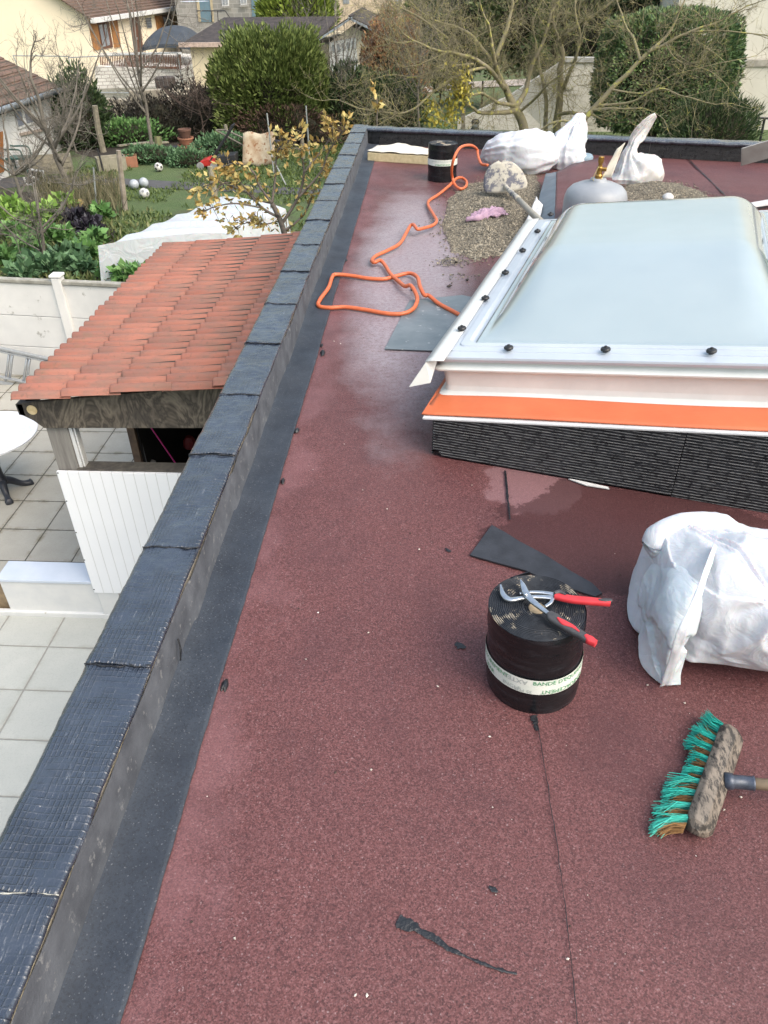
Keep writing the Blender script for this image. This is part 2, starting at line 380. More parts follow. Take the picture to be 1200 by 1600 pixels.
def farp(s_, o, z): p = np.array([PX1, 9.25, 0]) + FARD * s_ - FARN * o; return np.array([p[0], p[1], z])
par2 = thing('far_parapet', farp(2, .1, 0), 'far parapet closing the roof with horizontally ribbed black face boards', 'parapet')
def ribbed(frame, u0, u1, z0f, z1f, rib=.0105, depth=.005, nu=60):
    """horizontal ribs: frame(u, out, z) -> point; z0f/z1f give bottom/top height at u"""
    us = np.linspace(u0, u1, nu); zmax = max(z1f(u) for u in us); zmin = min(z0f(u) for u in us)
    z_levels = []; z = zmax
    rows = []; nrib = int((zmax - zmin) / rib)
    for r in range(nrib + 1):
        for (dz, o) in ((0, 0), (.28, 0), (.36, 1), (.82, 1), (.92, 0)): rows.append((zmax - (r + dz) * rib, o))
    P = np.zeros((len(rows), nu, 3))
    for i, (z, o) in enumerate(rows):
        for j, u in enumerate(us):
            zz = min(max(z, z0f(u)), z1f(u)); wob = .0012 * float(vnoise(np.array([u, zz, i // 5 * 1.7]), 22))
            P[i, j] = frame(u, depth * o + wob, zz)
    return P
mb = MB(); mb.prism([farp(0, .004, -.02), farp(4.6, .004, -.02), farp(4.6, .15, -.02), farp(-.16, .15, -.02)], (0, 0, PH - .01)); mb.build('core', plaster, par2)
segs = [(.0, .15), (.15, 1.02), (1.022, 2.0), (2.002, 3.02), (3.022, 4.6)]
for k, (a, b) in enumerate(segs):
    mb = MB()
    if k == 0: mb.grid(np.array([[farp(u, -.014, z) for u in np.linspace(a, b, 6)] for z in np.linspace(PH - .01, .0, 8)])); 
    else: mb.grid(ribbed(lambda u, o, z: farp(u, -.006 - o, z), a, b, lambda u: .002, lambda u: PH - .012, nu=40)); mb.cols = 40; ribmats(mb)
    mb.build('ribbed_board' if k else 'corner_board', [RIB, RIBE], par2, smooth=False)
for k, (a, b) in enumerate([(-.16, 1.05), (1.02, 2.1), (2.07, 3.2), (3.17, 4.7)]):
    us = np.linspace(a, b, 150); sec = [(-.022, PH - .028), (-.024, PH - .006), (-.016, PH + .004), (0, PH + .007), (.03, PH + .008), (.07, PH + .009), (.11, PH + .008), (.15, PH + .005), (.158, PH - .01), (.158, PH - .12)]
    P = np.zeros((len(sec), len(us), 3))
    for i, (o, z) in enumerate(sec):
        for j, u in enumerate(us): P[i, j] = farp(u, o, z)
    P[..., 2] += .0045 * fbm(P, 10, 3) + .002 * k
    m2 = MB(); m2.grid(P, flip=False); m2.build('coping_sheet', COPE, par2, smooth=True, solid=-.003)
# --- seams of the membrane (laps) as thin tar lines lying on the deck
def lapline(name, pts, wdt, label, cat='seam', nseg=160):
    pts = np.array(pts, float); L_ = np.r_[0, np.cumsum(np.linalg.norm(np.diff(pts, axis=0), axis=1))]; tt = np.linspace(0, L_[-1], nseg)
    C = np.stack([np.interp(tt, L_, pts[:, k]) for k in range(3)], -1); C[:, 0] += .0012 * vnoise(C, 14) + .0015 * vnoise(C, 60)
    T = np.gradient(C, axis=0); N_ = np.stack([-T[:, 1], T[:, 0], T[:, 2] * 0], -1); N_ /= np.linalg.norm(N_, axis=1)[:, None] + 1e-9
    ww = abs(wdt) * (.35 + .65 * np.clip(1 + 1.6 * vnoise(C, 25), 0.05, 2))[:, None]
    P = np.stack([C - N_ * ww, C - N_ * ww * .4 + [0, 0, .0012], C + N_ * ww * .4 + [0, 0, .0012], C + N_ * ww]); P[..., 2] += .0085
    m2 = MB(); m2.grid(P, flip=True); o = m2.build(name, TAR, smooth=True); return tag(o, label, cat)
lapline('membrane_seam', [at(905, 1640), at(893, 1510), at(872, 1340), at(855, 1230), at(838, 1120)], -.0009, 'thin tarred lap line running down the red roof below the near roll')
lapline('membrane_seam', [at(797, 815), at(793, 780), at(789, 738)], .0032, 'short dark lap line in the red roof just below the corner of the black upstand')
lapline('membrane_seam', [at(1071, 246), at(1090, 265), at(1118, 292), at(1142, 316)], -.006, 'dark lap line slanting across the far right of the red roof')
# smears and scraps of tar
def smear(pts, wds, label, name='tar_smear'):
    C0 = np.array([at(*p, .006) for p in pts]); n_ = 60; t = np.linspace(0, len(C0) - 1, n_)
    C = np.stack([np.interp(t, range(len(C0)), C0[:, k]) for k in range(3)], -1); ww = np.interp(t, range(len(C0)), wds)
    T = np.gradient(C, axis=0); N_ = np.stack([-T[:, 1], T[:, 0], T[:, 2] * 0], -1); N_ /= np.linalg.norm(N_, axis=1)[:, None] + 1e-9
    rr = []
    for q in (-1, -.5, .5, 1):
        wob = (1 + .6 * vnoise(C + q * 5, 70) + .5 * vnoise(C + q, 200))[:, None]
        rr.append(C + N_ * ww[:, None] * q * wob + [0, 0, .0012 * (1 - q * q)])
    m2 = MB(); m2.grid(np.array(rr), flip=True); return tag(m2.build(name, TAR, smooth=True), label, 'tar smear')
smear([(622, 1436), (640, 1446), (662, 1456), (688, 1474), (718, 1490), (750, 1504), (780, 1516), (808, 1521)], [.011, .013, .008, .007, .003, .003, .004, .002], 'long curved tar smear at the bottom centre of the red roof')
smear([(832, 1118), (836, 1128), (840, 1142)], [.009, .008, .003], 'small tar drip at the foot of the near black roll')
smear([(764, 1385), (771, 1389), (778, 1393)], [.004, .007, .002], 'tiny tar spot above the long curved smear')
smear([(712, 1005), (720, 1009), (727, 1013)], [.006, .012, .004], 'tar lump spot left of the near black roll')
smear([(696, 856), (700, 860), (705, 862)], [.003, .006, .003], 'tiny tar spot between the skylight corner and rubber offcut')
# scattered grit: pale chips all over the deck
mb = MB(); mb2 = MB()
def pebble(m_, c, r, k=0):
    V = np.array([(1, 0, 0), (0, 1, 0), (-1, 0, 0), (0, -1, 0), (0, 0, 1), (0, 0, -1)], float) * RNG.uniform(.5, 1.15, (6, 3)) * [r, r * .8, r * .6]
    V = V @ rotz(RNG.uniform(0, 6.3)).T
    m_.add(V + c, [(0, 1, 4), (1, 2, 4), (2, 3, 4), (3, 0, 4), (1, 0, 5), (2, 1, 5), (3, 2, 5), (0, 3, 5)])
for k in range(330):
    x = RNG.uniform(-.5, 3.2); y = RNG.uniform(.4, 7.5)
    pebble(mb, (x, y, .008), abs(RNG.normal(0, .0016)) + .0011)
for p in ((366, 1466), (573, 1555), (576, 988), (655, 858), (478, 1030), (497, 957), (1101, 1145), (1158, 1245), (1132, 1265), (684, 1072), (1012, 1070), (1048, 1070), (605, 795), (1070, 1098), (887, 1498), (555, 1555), (765, 1151), (522, 533), (532, 537)):
    pebble(mb, at(*p, .007), .0048)
GRIT = simple('pale_grit', (.55, .52, .47), (.40, .33, .27), 90, .8, isl=.4)
tag(mb.build('scattered_grit', GRIT), 'pale grit chips scattered over the red roof', 'grit', kind='stuff')
mb = MB()
for k in range(260): pebble(mb, (RNG.uniform(-.5, 3.2), RNG.uniform(.5, 7.5), .006), abs(RNG.normal(0, .0022)) + .001)
for p in ((524, 1207), (467, 951), (393, 1104 + 100), (969, 898)): pebble(mb, at(*p, .007), .005)
tag(mb.build('dark_crumbs', simple('dark_crumb', (.03, .022, .02), (.07, .04, .03), 80, .8)), 'dark bitumen crumbs scattered over the red roof', 'crumbs', kind='stuff')
# ================================================================== THE ROOF LIGHT (stands a little tilted, higher to the right)
SA = np.array([.048, 2.643, .171]); th = math.radians(-16.3); ph = math.atan2(.14, 1.18)
su = np.array([math.cos(th), math.sin(th), 0]); SV = np.array([-su[1], su[0], 0])
SU = su * math.cos(ph) + np.array([0, 0, math.sin(ph)]); SW = np.cross(SU, SV)
def sp(u, v, w_): return SA + SU * u + SV * v + SW * w_
def spx(x, y, w_):                      # photo position -> point of the roof light's plane w
    r = ray(x, y); o = np.array([0, 0, H]) - SA; t = (w_ - o @ SW) / (r @ SW); return o @ SU + t * (r @ SU), o @ SV + t * (r @ SV)
GRP = simple('white_grp', (.66, .69, .69), (.58, .61, .61), 5, .45, .25, 30, spots=(80, (.35, .3, .25), .74))
FLG = simple('milky_flange', (.46, .51, .58), (.40, .45, .52), 4, .3, .12, 12, Coat_Weight=.4)
M = Mt('milky_dome'); M.col(M.mix(M.ramp(M.noise(1.6, 3), [(.3, 0), (.7, 1)]), (.36, .44, .475), (.31, .39, .43))); M.rough(M.ramp(M.noise(3, 5, .7), [(.35, .10), (.75, .26)])); M.set(Coat_Weight=1.0, Coat_Roughness=.05, Subsurface_Weight=.25, Subsurface_Scale=.05)
M.b.inputs['Subsurface Radius'].default_value = (.8, 1, 1.1); M.bump(M.noise(2.2, 2), .12, .03); DOME = M.m
ORG = simple('orange_tape', (.58, .15, .06), (.51, .125, .05), 5, .5, .15, 30)
WHB = simple('white_board_edge', (.60, .61, .63), (.5, .51, .53), 8, .6)
RUB = simple('black_cap', (.012, .013, .016), (.02, .02, .022), 20, .45)
sky = thing('roof_light', sp(.6, 1, -.25), 'large milky acrylic roof light on an orange taped and ribbed black upstand', 'roof light')
gz = lambda u: 0.0
# upstand: ribbed front in two boards, left side
def front(u, o, z): p = SA + su * u - SV * (.006 + o); return np.array([p[0], p[1], z])
topz = lambda u: SA[2] - .004 + u * math.tan(ph)
for (a, b) in ((.0, .925), (.928, 1.44)):
    bot = (lambda u: .004 + (.022 if u < .035 else 0.0))
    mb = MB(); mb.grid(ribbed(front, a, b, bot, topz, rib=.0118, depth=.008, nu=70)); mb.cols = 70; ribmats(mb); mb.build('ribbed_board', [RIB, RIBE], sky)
def side(v, o, z): p = SA - su * (o + .002) + SV * (v); return np.array([p[0], p[1], z])
mb = MB(); mb.grid(ribbed(side, 0, 2.3, lambda u: .004, lambda u: SA[2] - .004, rib=.0118, nu=40), flip=True); mb.build('ribbed_board', RIB, sky)
mb = MB(); pu = [0.002, 1.9]; 
core = [np.r_[(SA + su * a + SV * b)[:2], -.01] for a, b in ((.004, 0.0), (1.44, 0.0), (1.44, 2.3), (.004, 2.3))]
top = [sp(a, b, -.006) for a, b in ((.004, 0), (1.44, 0), (1.44, 2.3), (.004, 2.3))]
mb.add(core + top, [(0, 1, 5, 4), (1, 2, 6, 5), (2, 3, 7, 6), (3, 0, 4, 7), (4, 5, 6, 7)]); mb.build('upstand_core', RIB, sky)
# white board edge and orange flange lying on the upstand
def slab(name, mat, u0, u1, v0, v1, w0, w1, bevel=.003, sk_=0):
    mb = MB(); P = [sp(u, v, w_) for w_ in (w0, w1) for v in (v0, v1) for u in (u0, u1)]
    mb.add(P, [(0, 2, 3, 1), (4, 5, 7, 6), (0, 1, 5, 4), (2, 6, 7, 3), (0, 4, 6, 2), (1, 3, 7, 5)]); return mb.build(name, mat, sky, bevel=bevel)
slab('white_board', WHB, -.045, 1.475, -.018, 2.32, -.004, .006)
# flange slightly bowed at the left corner
us = np.linspace(-.052, 1.47, 50); vs = np.linspace(-.002, .21, 8); P = np.zeros((8, 50, 3))
for i, v in enumerate(vs):
    for j, u in enumerate(us):
        k = i / 7; uu = u if j else u + k * .02
        P[i, j] = sp(uu, v, .010 + .002 * math.sin(u * 5) + .004 * k)
mb = MB(); mb.grid(P); mb.build('orange_flange', ORG, sky, smooth=True, solid=.005)
for ua_, ub_ in ((-.05, .0), (1.42, 1.468)):
    P = np.array([[sp(u, v, .012) for u in (ua_, ub_)] for v in np.linspace(-.002, 2.3, 20)]); mb = MB(); mb.grid(P); mb.build('orange_flange', ORG, sky, solid=.004)
def sider(v, o, z): p = SA + su * (1.442 + o) + SV * v; return np.array([p[0], p[1], z])
zr_ = SA[2] + 1.44 * math.tan(ph) - .004
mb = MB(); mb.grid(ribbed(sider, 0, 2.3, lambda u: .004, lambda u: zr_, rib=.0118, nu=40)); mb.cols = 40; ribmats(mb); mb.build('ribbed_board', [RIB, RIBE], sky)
# GRP curb with lip: section (v, w) swept along u, rounded bottom-left corner
def ringpath(off, w_, u0=-.008, v0=.188, u1=1.425, v1=2.22, rad=.03, n=6):
    """rounded rectangle in the roof light's plane, grown outwards by off"""
    a0, b0, a1, b1 = u0 - off, v0 - off, u1 + off, v1 + off; P = []
    for (cx_, cy_, s0) in ((a1 - rad, b0 + rad, -90), (a1 - rad, b1 - rad, 0), (a0 + rad, b1 - rad, 90), (a0 + rad, b0 + rad, 180)):
        for k in range(n): an = math.radians(s0 + 90 * k / (n - 1)); P.append(sp(cx_ + rad * math.cos(an), cy_ + rad * math.sin(an), w_))
    return P
sec = [(.034, .013), (.022, .019), (.003, .028), (.0, .05), (.004, .118), (.012, .126), (.034, .128), (.036, .137), (.02, .143), (.012, .150), (.012, .166), (-.03, .170)]
mb = MB(); mb.grid(np.array([ringpath(o, w_) for o, w_ in sec]), cu=True); mb.build('curb', GRP, sky, smooth=False, bevel=.002)
# dome frame: milky stepped flange
FW = .178
sec = [(.028, FW - .012), (.032, FW), (.030, FW + .009), (-.018, FW + .012), (-.020, FW + .017), (-.055, FW + .018), (-.058, FW + .024), (-.088, FW + .026), (-.10, FW + .016), (-.16, FW + .012)]
mb = MB(); mb.grid(np.array([ringpath(o, w_) for o, w_ in sec]), cu=True); mb.build('frame', FLG, sky, bevel=.0015)
# left skirt hanging askew from the frame (translucent drip edge)
M = Mt('clear_skirt'); M.col((.52, .54, .54)); M.rough(.3); M.set(Coat_Weight=.3); M.bump(M.noise(16, 3), .3, .01); SKIRT = M.m
P = np.zeros((8, 60, 3))
for i, t in enumerate(np.linspace(0, 1, 8)):
    for j, v in enumerate(np.linspace(.085, 2.22, 60)):
        lean = .055 * t * (1.15 - .25 * (j / 59)); P[i, j] = sp(-.045 - lean + .004 * math.sin(v * 9) * t, v - .045 * t * (j < 1), FW + .016 - .085 * t)
mb = MB(); mb.grid(P, flip=True); mb.build('skirt', SKIRT, sky, smooth=True, solid=.003)
P = np.zeros((3, 60, 3))
for i, u in enumerate((-.045, -.02, .03)):
    for j, v in enumerate(np.linspace(.085, 2.22, 60)): P[i, j] = sp(u, v, FW + .017 + .003 * i + .0015 * math.sin(v * 7 + i))
mb = MB(); mb.grid(P, flip=True); mb.build('skirt', SKIRT, sky, smooth=True, solid=.003)
P = [sp(-.045, .085, FW + .016), sp(-.1082, .04, FW - .069), sp(-.03, .075, FW - .065), sp(-.012, .14, FW + .01)]
mb = MB(); mb.add(P, [(0, 1, 2, 3)]); mb.build('skirt_end', SKIRT, sky, solid=.003)
# dome shell
du0, du1, dv0, dv1, DH = .112, 1.275, .268, 2.15, .152
nu_, nv_ = 130, 170; P = np.zeros((nv_, nu_, 3))
def domeh(a, b):                         # a,b in 0..1
    ex = 1 - abs(2 * a - 1) ; ey = (b / .5 if b < .5 else (1 - b) / .5)
    d = min((a * (du1 - du0)) / .30, ((1 - a) * (du1 - du0)) / .22, b * (dv1 - dv0) / 1.05 if True else 9, (1 - b) * (dv1 - dv0) / .33)
    def s3(t, p=2.3): t = min(max(t, 0), 1); return (1 - (1 - t) ** p)
    rm = .028; return s3((a * (du1 - du0) - rm) / .20) * s3(((1 - a) * (du1 - du0) - rm) / .19) * s3((b * (dv1 - dv0) - rm) / .80, 1.8) * s3(((1 - b) * (dv1 - dv0) - rm) / .30)
for i, b in enumerate(np.linspace(0, 1, nv_)):
    for j, a in enumerate(np.linspace(0, 1, nu_)):
        P[i, j] = sp(du0 + (du1 - du0) * a, dv0 + (dv1 - dv0) * b, FW + .022 + DH * domeh(a, b))
mb = MB(); mb.grid(P); mb.build('dome', DOME, sky, smooth=True, solid=.004)
# bolt caps
def cap(u, v, wz=FW + .020):
    r = .018; mb = MB(); c = sp(u, v, wz)
    mb.lathe([(r * .55, 0), (r * .6, .004), (r, .006), (r * 1.05, .011), (r * .9, .016), (r * .35, .019), (r * .3, .023), (0, .024)], c, 14, ax=SW); return mb.build('bolt_cap', RUB, sky, smooth=False)
for k in range(6): cap(.021 + .014 * k, .403 + .372 * k, FW + .024)
for k in range(4): cap(.258 + .365 * k, .212)
for k in range(5): cap(1.365, .45 + .37 * k)
# white fleece strip along the left foot of the roof light
FLEECE = simple('white_fleece', (.66, .66, .66), (.5, .5, .5), 12, .9, .6, 60, spots=(50, (.33, .32, .3), .62))
E0 = spline([at(781, 425, .02), at(800, 388, .05), at(822, 345, .07), at(838, 308, .09)], 6); E1 = spline([at(803, 422, .13), at(822, 388, .12), at(840, 352, .10), at(848, 322, .09)], 6)
P = np.array([E0 * (1 - t) + E1 * t + [0, 0, .0] for t in np.linspace(0, 1, 10)]); P[..., 2] += .010 * vnoise(P, 14); mb = MB(); mb.grid(P, flip=True); tag(mb.build('fleece_strip', FLEECE, smooth=True, solid=.004), 'white fleece strip between the gravel heap and the roof light', 'fleece')
mb = MB(); q = [at(*p_, .006) for p_ in ((888, 749), (905, 752), (950, 762), (952, 765), (915, 759))]; mb.prism(q, (0, 0, .004)); tag(mb.build('paper_scrap', FLEECE), 'thin white scrap sticking out under the black upstand front', 'scrap')
# ================================================================== THINGS ON THE ROOF
# ---- rolls of black membrane
M = Mt('roll_side'); c = M.mix(M.ramp(M.noise(8, 5, .7, co=M.objco().scaled((1, 1, 5))), [(.5, 0), (.72, 1)]), (.0055, .006, .008), (.024, .026, .032))
M.col(c); M.rough(M.ramp(M.noise(11, 4, .6), [(.3, .16), (.7, .38)])); M.bump(M.noise(5, 4, .6, co=M.scaled((1, 1, 6))), .35, .008); ROLLS = M.m
M = Mt('roll_end').objco(); X, Y, Z = M.sep()
rr = M.math('SQRT', M.math('ADD', M.math('MULTIPLY', X, X), M.math('MULTIPLY', Y, Y)))
cr = M.ramp(M.noise(11, 5, .75), [(.555, 0), (.61, 1)]); ring = M.ramp(M.math('PINGPONG', rr, .0028), [(0, 0), (.0016 / .0028 if False else .35, 1)])
ring = M.math('PINGPONG', M.math('MULTIPLY', rr, 180.0), .5)
c = M.mix(M.math('MULTIPLY', cr, M.ramp(ring, [(.2, 0), (.4, 1)])), M.mix(M.ramp(M.noise(30, 4, .7), [(.4, 0), (.7, 1)]), (.016, .019, .026), (.035, .04, .05)), (.50, .43, .33))
M.col(c); M.rough(.55); M.bump(M.noise(140, 3), .3, .002); ROLLE = M.m
BAND = simple('printed_band', (.72, .74, .70), (.60, .66, .60), 14, .5)
GREEN = simple('green_print', (.05, .30, .12), (.04, .25, .10), 10, .5); GREYP = simple('grey_print', (.40, .44, .43), (.34, .38, .37), 10, .5)
CARD = simple('card_core', (.45, .36, .24), (.3, .23, .15), 60, .9)
def wrap_text(body, R_, z, ang, size, mat, root, up=1, mirror=1):
    """lettering bent round the band; ang = centre angle; up=-1 upside down"""
    cu = bpy.data.curves.new('lettering', 'FONT'); cu.body = body; cu.size = size; cu.align_x = 'CENTER'; cu.align_y = 'CENTER'
    cu.resolution_u = 2; ob = bpy.data.objects.new('lettering', cu); S.collection.objects.link(ob)
    bpy.context.view_layer.update(); dg = bpy.context.evaluated_depsgraph_get(); me = bpy.data.meshes.new_from_object(ob.evaluated_get(dg)); bpy.data.objects.remove(ob)
    import bmesh
    bm = bmesh.new(); bm.from_mesh(me); bmesh.ops.triangulate(bm, faces=bm.faces[:]); bmesh.ops.subdivide_edges(bm, edges=[e for e in bm.edges if e.calc_length() > size * .3], cuts=1)
    for v in bm.verts:
        x, y = v.co.x * up, v.co.y * up; a = ang + x / R_
        v.co = (R_ * math.cos(a), R_ * math.sin(a), z + y)
    bm.to_mesh(me); bm.free(); me.materials.clear(); me.materials.append(mat)
    o = bpy.data.objects.new('lettering', me); S.collection.objects.link(o); o.parent = root; return o
def make_roll(c, R_, Hh, label, lines, tail=True, bz=.40, bh=.066, lean=0.):
    t = thing('membrane_roll', c, label, 'membrane roll', 'rolls of black roofing band')
    def loc(mbx, name, mat, **k): return mbx.build(name, mat, t, **k)
    C = np.array(c, float)
    mb = MB(); n = 72; P = []
    for z in np.linspace(0, Hh, 26):
        P.append([C + [(R_ + .0018 * float(vnoise(np.array([math.cos(a), math.sin(a), z * 22 + c[1]]), 1.7)) + .0012 * math.sin(z * 60)) * math.cos(a), (R_ + .0018 * float(vnoise(np.array([math.cos(a), math.sin(a), z * 22]), 1.7))) * math.sin(a), z] for a in np.linspace(0, 2 * math.pi, n, endpoint=False)])
    mb.grid(np.array(P), cu=True); loc(mb, 'outer_wrap', ROLLS, smooth=True)
    # wound end: a spiral of layers
    mb = MB(); P = []; nr = 88
    for r in np.linspace(R_ - .001, .021, nr):
        k = int(round((R_ - r) / (R_ - .021) * (nr - 1)))
        P.append([C + [r * math.cos(a), r * math.sin(a), Hh - .002 + (.0016 if k % 4 < 2 else -.0012) + .003 * float(vnoise(np.array([r * 40, math.cos(a), math.sin(a)]), 1.1)) - .004 * (r < .035)] for a in np.linspace(0, 2 * math.pi, 64, endpoint=False)])
    mb.grid(np.array(P), cu=True); loc(mb, 'wound_end', ROLLE)
    mb = MB(); mb.lathe([(.0212, Hh - .004), (.0185, Hh - .003), (.018, Hh - .10)], C, 28); mb.lathe([(.018, Hh - .10), (0, Hh - .10)], C, 28); loc(mb, 'core', CARD)
    if tail:
        mb = MB(); ps = []
        for q in np.linspace(0, 1, 14):
            a = math.radians(118 - 26 * q); r = R_ + .001 + .014 * q ** 2; ps.append(C + [r * math.cos(a), r * math.sin(a), 0])
        mb.grid(np.array([[p + [0, 0, z] for p in ps] for z in (.002, Hh + .001)])); loc(mb, 'loose_end', ROLLS, solid=.003)
    mb = MB(); rb = R_ + .0035; P = []
    for z in (Hh * bz - bh / 2, Hh * bz + bh / 2): P.append([C + [rb * math.cos(a), rb * math.sin(a), z] for a in np.linspace(0, 2 * math.pi, 80, endpoint=False)])
    mb.grid(np.array(P), cu=True); band = loc(mb, 'paper_band', BAND, smooth=True)
    for (txt, an, dz, size, mt, up) in lines:
        wrap_text(txt, rb + .0012, Hh * bz + dz, math.radians(an), size, mt, band, up)
    if lean:
        for o_ in t.children_recursive:
            for v in o_.data.vertices: v.co.x += lean * v.co.z
    return t
c1 = (.322, 1.457, .0)
roll1 = make_roll(c1, .126, .272, 'near black membrane roll with white printed band and pliers on top', [
    ("BANDE D'EQUERRE DE R", -78 + 27, .0155, .019, GREEN, 1), ('RENFORCEMENT', -78 + 22, -.015, .019, GREEN, -1),
    ('AXTER', -118, .014, .022, GREYP, -1), ('35 PLIE', -108, -.017, .016, GREYP, -1), ('INGLE', -122, -.015, .019, GREYP, 1), ('REMENT', -142, .013, .019, GREEN, 1), ('SBAR', -158, -.013, .019, GREEN, 1), ('RENFORCE', -176, .013, .019, GREEN, 1)], bz=.40, bh=.052, lean=-.055)
c2 = at(690.5, 281, 0); c2 = (c2[0], c2[1] + .02, 0)
roll2 = make_roll(c2, .133, .31, 'far black membrane roll with white printed band near the far parapet', [
    ("BANDE D'EQUERRE DE", -95, .012, .019, GREYP, 1), ('RENFORCEMENT', -90, -.014, .019, GREEN, -1)], tail=False, bz=.53, bh=.052)
# ---- pliers lying on the near roll
CHR = simple('chrome_steel', (.55, .58, .62), (.42, .45, .5), 60, .24, metallic=.9); RED = simple('red_grip', (.60, .04, .05), (.5, .03, .04), 30, .45); GRY = simple('grey_grip', (.06, .06, .065), (.04, .04, .045), 30, .55)
zt = .274
pl = thing('pliers', (*at(850, 935, zt)[:2], zt), 'chrome water pump pliers with red and grey handles lying on the near roll', 'pliers')
def pz(x, y, z=zt + .010): return at(x, y, z)
def flatbar(path, widths, th, mat, name, smooth=False):
    C = np.array(path, float); n_ = len(path) * 4; t = np.linspace(0, len(path) - 1, n_)
    C = np.stack([np.interp(t, range(len(path)), C[:, k]) for k in range(3)], -1); ww = np.interp(t, range(len(path)), widths)
    for _ in range(3): C[1:-1] = (C[:-2] + 2 * C[1:-1] + C[2:]) / 4
    T = np.gradient(C, axis=0); N_ = np.cross(T, [0, 0, 1.]); N_ /= np.linalg.norm(N_, axis=1)[:, None]
    rings = []
    for a in np.linspace(0, 2 * math.pi, 12, endpoint=False):
        ca, sa = math.cos(a), math.sin(a); e = .55
        rings.append(C + N_ * (ww * .66 * np.sign(ca) * abs(ca) ** e)[:, None] + np.array([0, 0, 1.]) * (th * .5 * np.sign(sa) * abs(sa) ** e))
    P = np.array(rings).transpose(1, 0, 2); mb = MB(); mb.grid(P, cu=True); mb.add(P[0], [tuple(range(12))[::-1]]); mb.add(P[-1], [tuple(range(12))])
    return mb.build(name, mat, pl, smooth=True)
# fixed jaw: hooked left, slotted bar to the right
flatbar([pz(782, 915), pz(785, 928), pz(791, 935), pz(800, 938), pz(818, 934)], [.004, .011, .013, .010, .008], .009, CHR, 'jaw')
flatbar([pz(795, 937), pz(812, 935), pz(835, 932), pz(866, 934)], [.010, .009, .008, .012], .007, CHR, 'bar')
flatbar([pz(812, 928), pz(830, 925), pz(850, 926), pz(868, 929)], [.006, .007, .008, .009], .007, CHR, 'bar')
flatbar([pz(864, 935, zt + .012), pz(861, 942, zt + .012), pz(852, 948, zt + .010)], [.008, .007, .006], .007, CHR, 'adjuster')
# moving jaw crossing over
flatbar([pz(813, 907, zt + .018), pz(817, 914, zt + .018), pz(821, 926, zt + .018), pz(830, 938, zt + .018), pz(845, 950, zt + .018), pz(861, 962, zt + .018)], [.003, .011, .015, .014, .010, .009], .009, CHR, 'moving_jaw')
mb = MB(); mb.lathe([(.006, 0), (.006, .003), (.004, .005), (0, .005)], pz(821, 929, zt + .0225), 14); mb.build('pivot', CHR, pl, smooth=True)
# handles
flatbar([pz(867, 931, zt + .014), pz(875, 933, zt + .015), pz(895, 937, zt + .019), pz(920, 939, zt + .024), pz(940, 941, zt + .028), pz(954, 943, zt + .03)], [.013, .016, .017, .017, .015, .010], .016, RED, 'handle')
flatbar([pz(866, 928, zt + .02), pz(874, 925, zt + .02), pz(884, 931, zt + .021)], [.006, .01, .004], .013, GRY, 'handle_guard')
flatbar([pz(935, 938.5, zt + .032), pz(945, 938.5, zt + .034), pz(956, 939, zt + .034)], [.004, .010, .008], .010, GRY, 'handle_tip')
flatbar([pz(858, 959, zt + .022), pz(863, 964, zt + .022), pz(870, 970, zt + .022), pz(890, 982, zt + .022), pz(908, 992, zt + .022), pz(918, 1000, zt + .021)], [.014, .024, .022, .020, .018, .015], .017, GRY, 'handle')
flatbar([pz(871, 966, zt + .030), pz(880, 973, zt + .030), pz(895, 979, zt + .029), pz(905, 988, zt + .028)], [.004, .013, .008, .003], .008, RED, 'handle_inlay')
flatbar([pz(914, 995, zt + .023), pz(921, 1000, zt + .023), pz(931, 1006, zt + .022)], [.008, .017, .011], .018, RED, 'handle_inlay')
# ---- rubber offcut
BRUB = simple('black_rubber', (.030, .034, .044), (.018, .021, .028), 20, .62, .35, 150, dist=.002, spots=(110, (.20, .20, .21), .70))
q = [(768, 822), (790, 834), (812, 848), (850, 868), (893, 895), (925, 913), (941, 929), (930, 934), (905, 926), (870, 915), (820, 893), (780, 882), (734, 869)]
P0 = np.array([at(*p, .006) for p in q])
mb = MB(); mb.prism(P0, (0, 0, .007)); o = mb.build('rubber_offcut', BRUB, bevel=.0015); tag(o, 'triangular black rubber membrane offcut behind the near roll', 'offcut')
# ---- grey metal sheet near the skylight
ZN = simple('zinc_sheet', (.20, .23, .25), (.14, .17, .19), 6, .42, .2, 30, metallic=.25, spots=(18, (.36, .38, .39), .63))
q = [at(601, 546, .005), at(678, 549, .005), at(760, 470, .005), at(722, 462, .005), at(640, 470, .005)]
mb = MB(); mb.prism(q, (0, 0, .005)); tag(mb.build('metal_sheet', ZN, bevel=.001), 'flat grey metal sheet lying under the hose end beside the roof light', 'metal sheet')
# ---- insulation board with fleece on it
WOOL = simple('mineral_wool', (.62, .53, .33), (.50, .42, .25), 30, .95, .6, 120)
INSW = simple('insulation_facing', (.66, .63, .56), (.52, .48, .40), 9, .9, .5, 40)
bt = thing('insulation_board', at(622, 245), 'yellow insulation board with white crumpled facing left of the far roll', 'insulation')
q0, q1 = at(574, 252), at(669, 258); d = nrm(q1 - q0); nn = np.array([-d[1], d[0], 0]); L_ = np.linalg.norm(q1 - q0)
mb = MB(); mb.prism([q0, q0 + d * L_, q0 + d * L_ + nn * .30, q0 + nn * .30], (0, 0, .085)); mb.build('board', WOOL, bt, bevel=.008)
P = np.zeros((16, 30, 3))
for i, v in enumerate(np.linspace(-.004, .31, 16)):
    for j, u in enumerate(np.linspace(.0, L_, 30)):
        p = q0 + d * u + nn * v; P[i, j] = p + [0, 0, .090 + .018 * abs(float(fbm(np.array([u * 6, v * 6, 1.0]), 1, 3))) + .035 * math.exp(-((u - .25) / .12) ** 2) * (i / 15)]
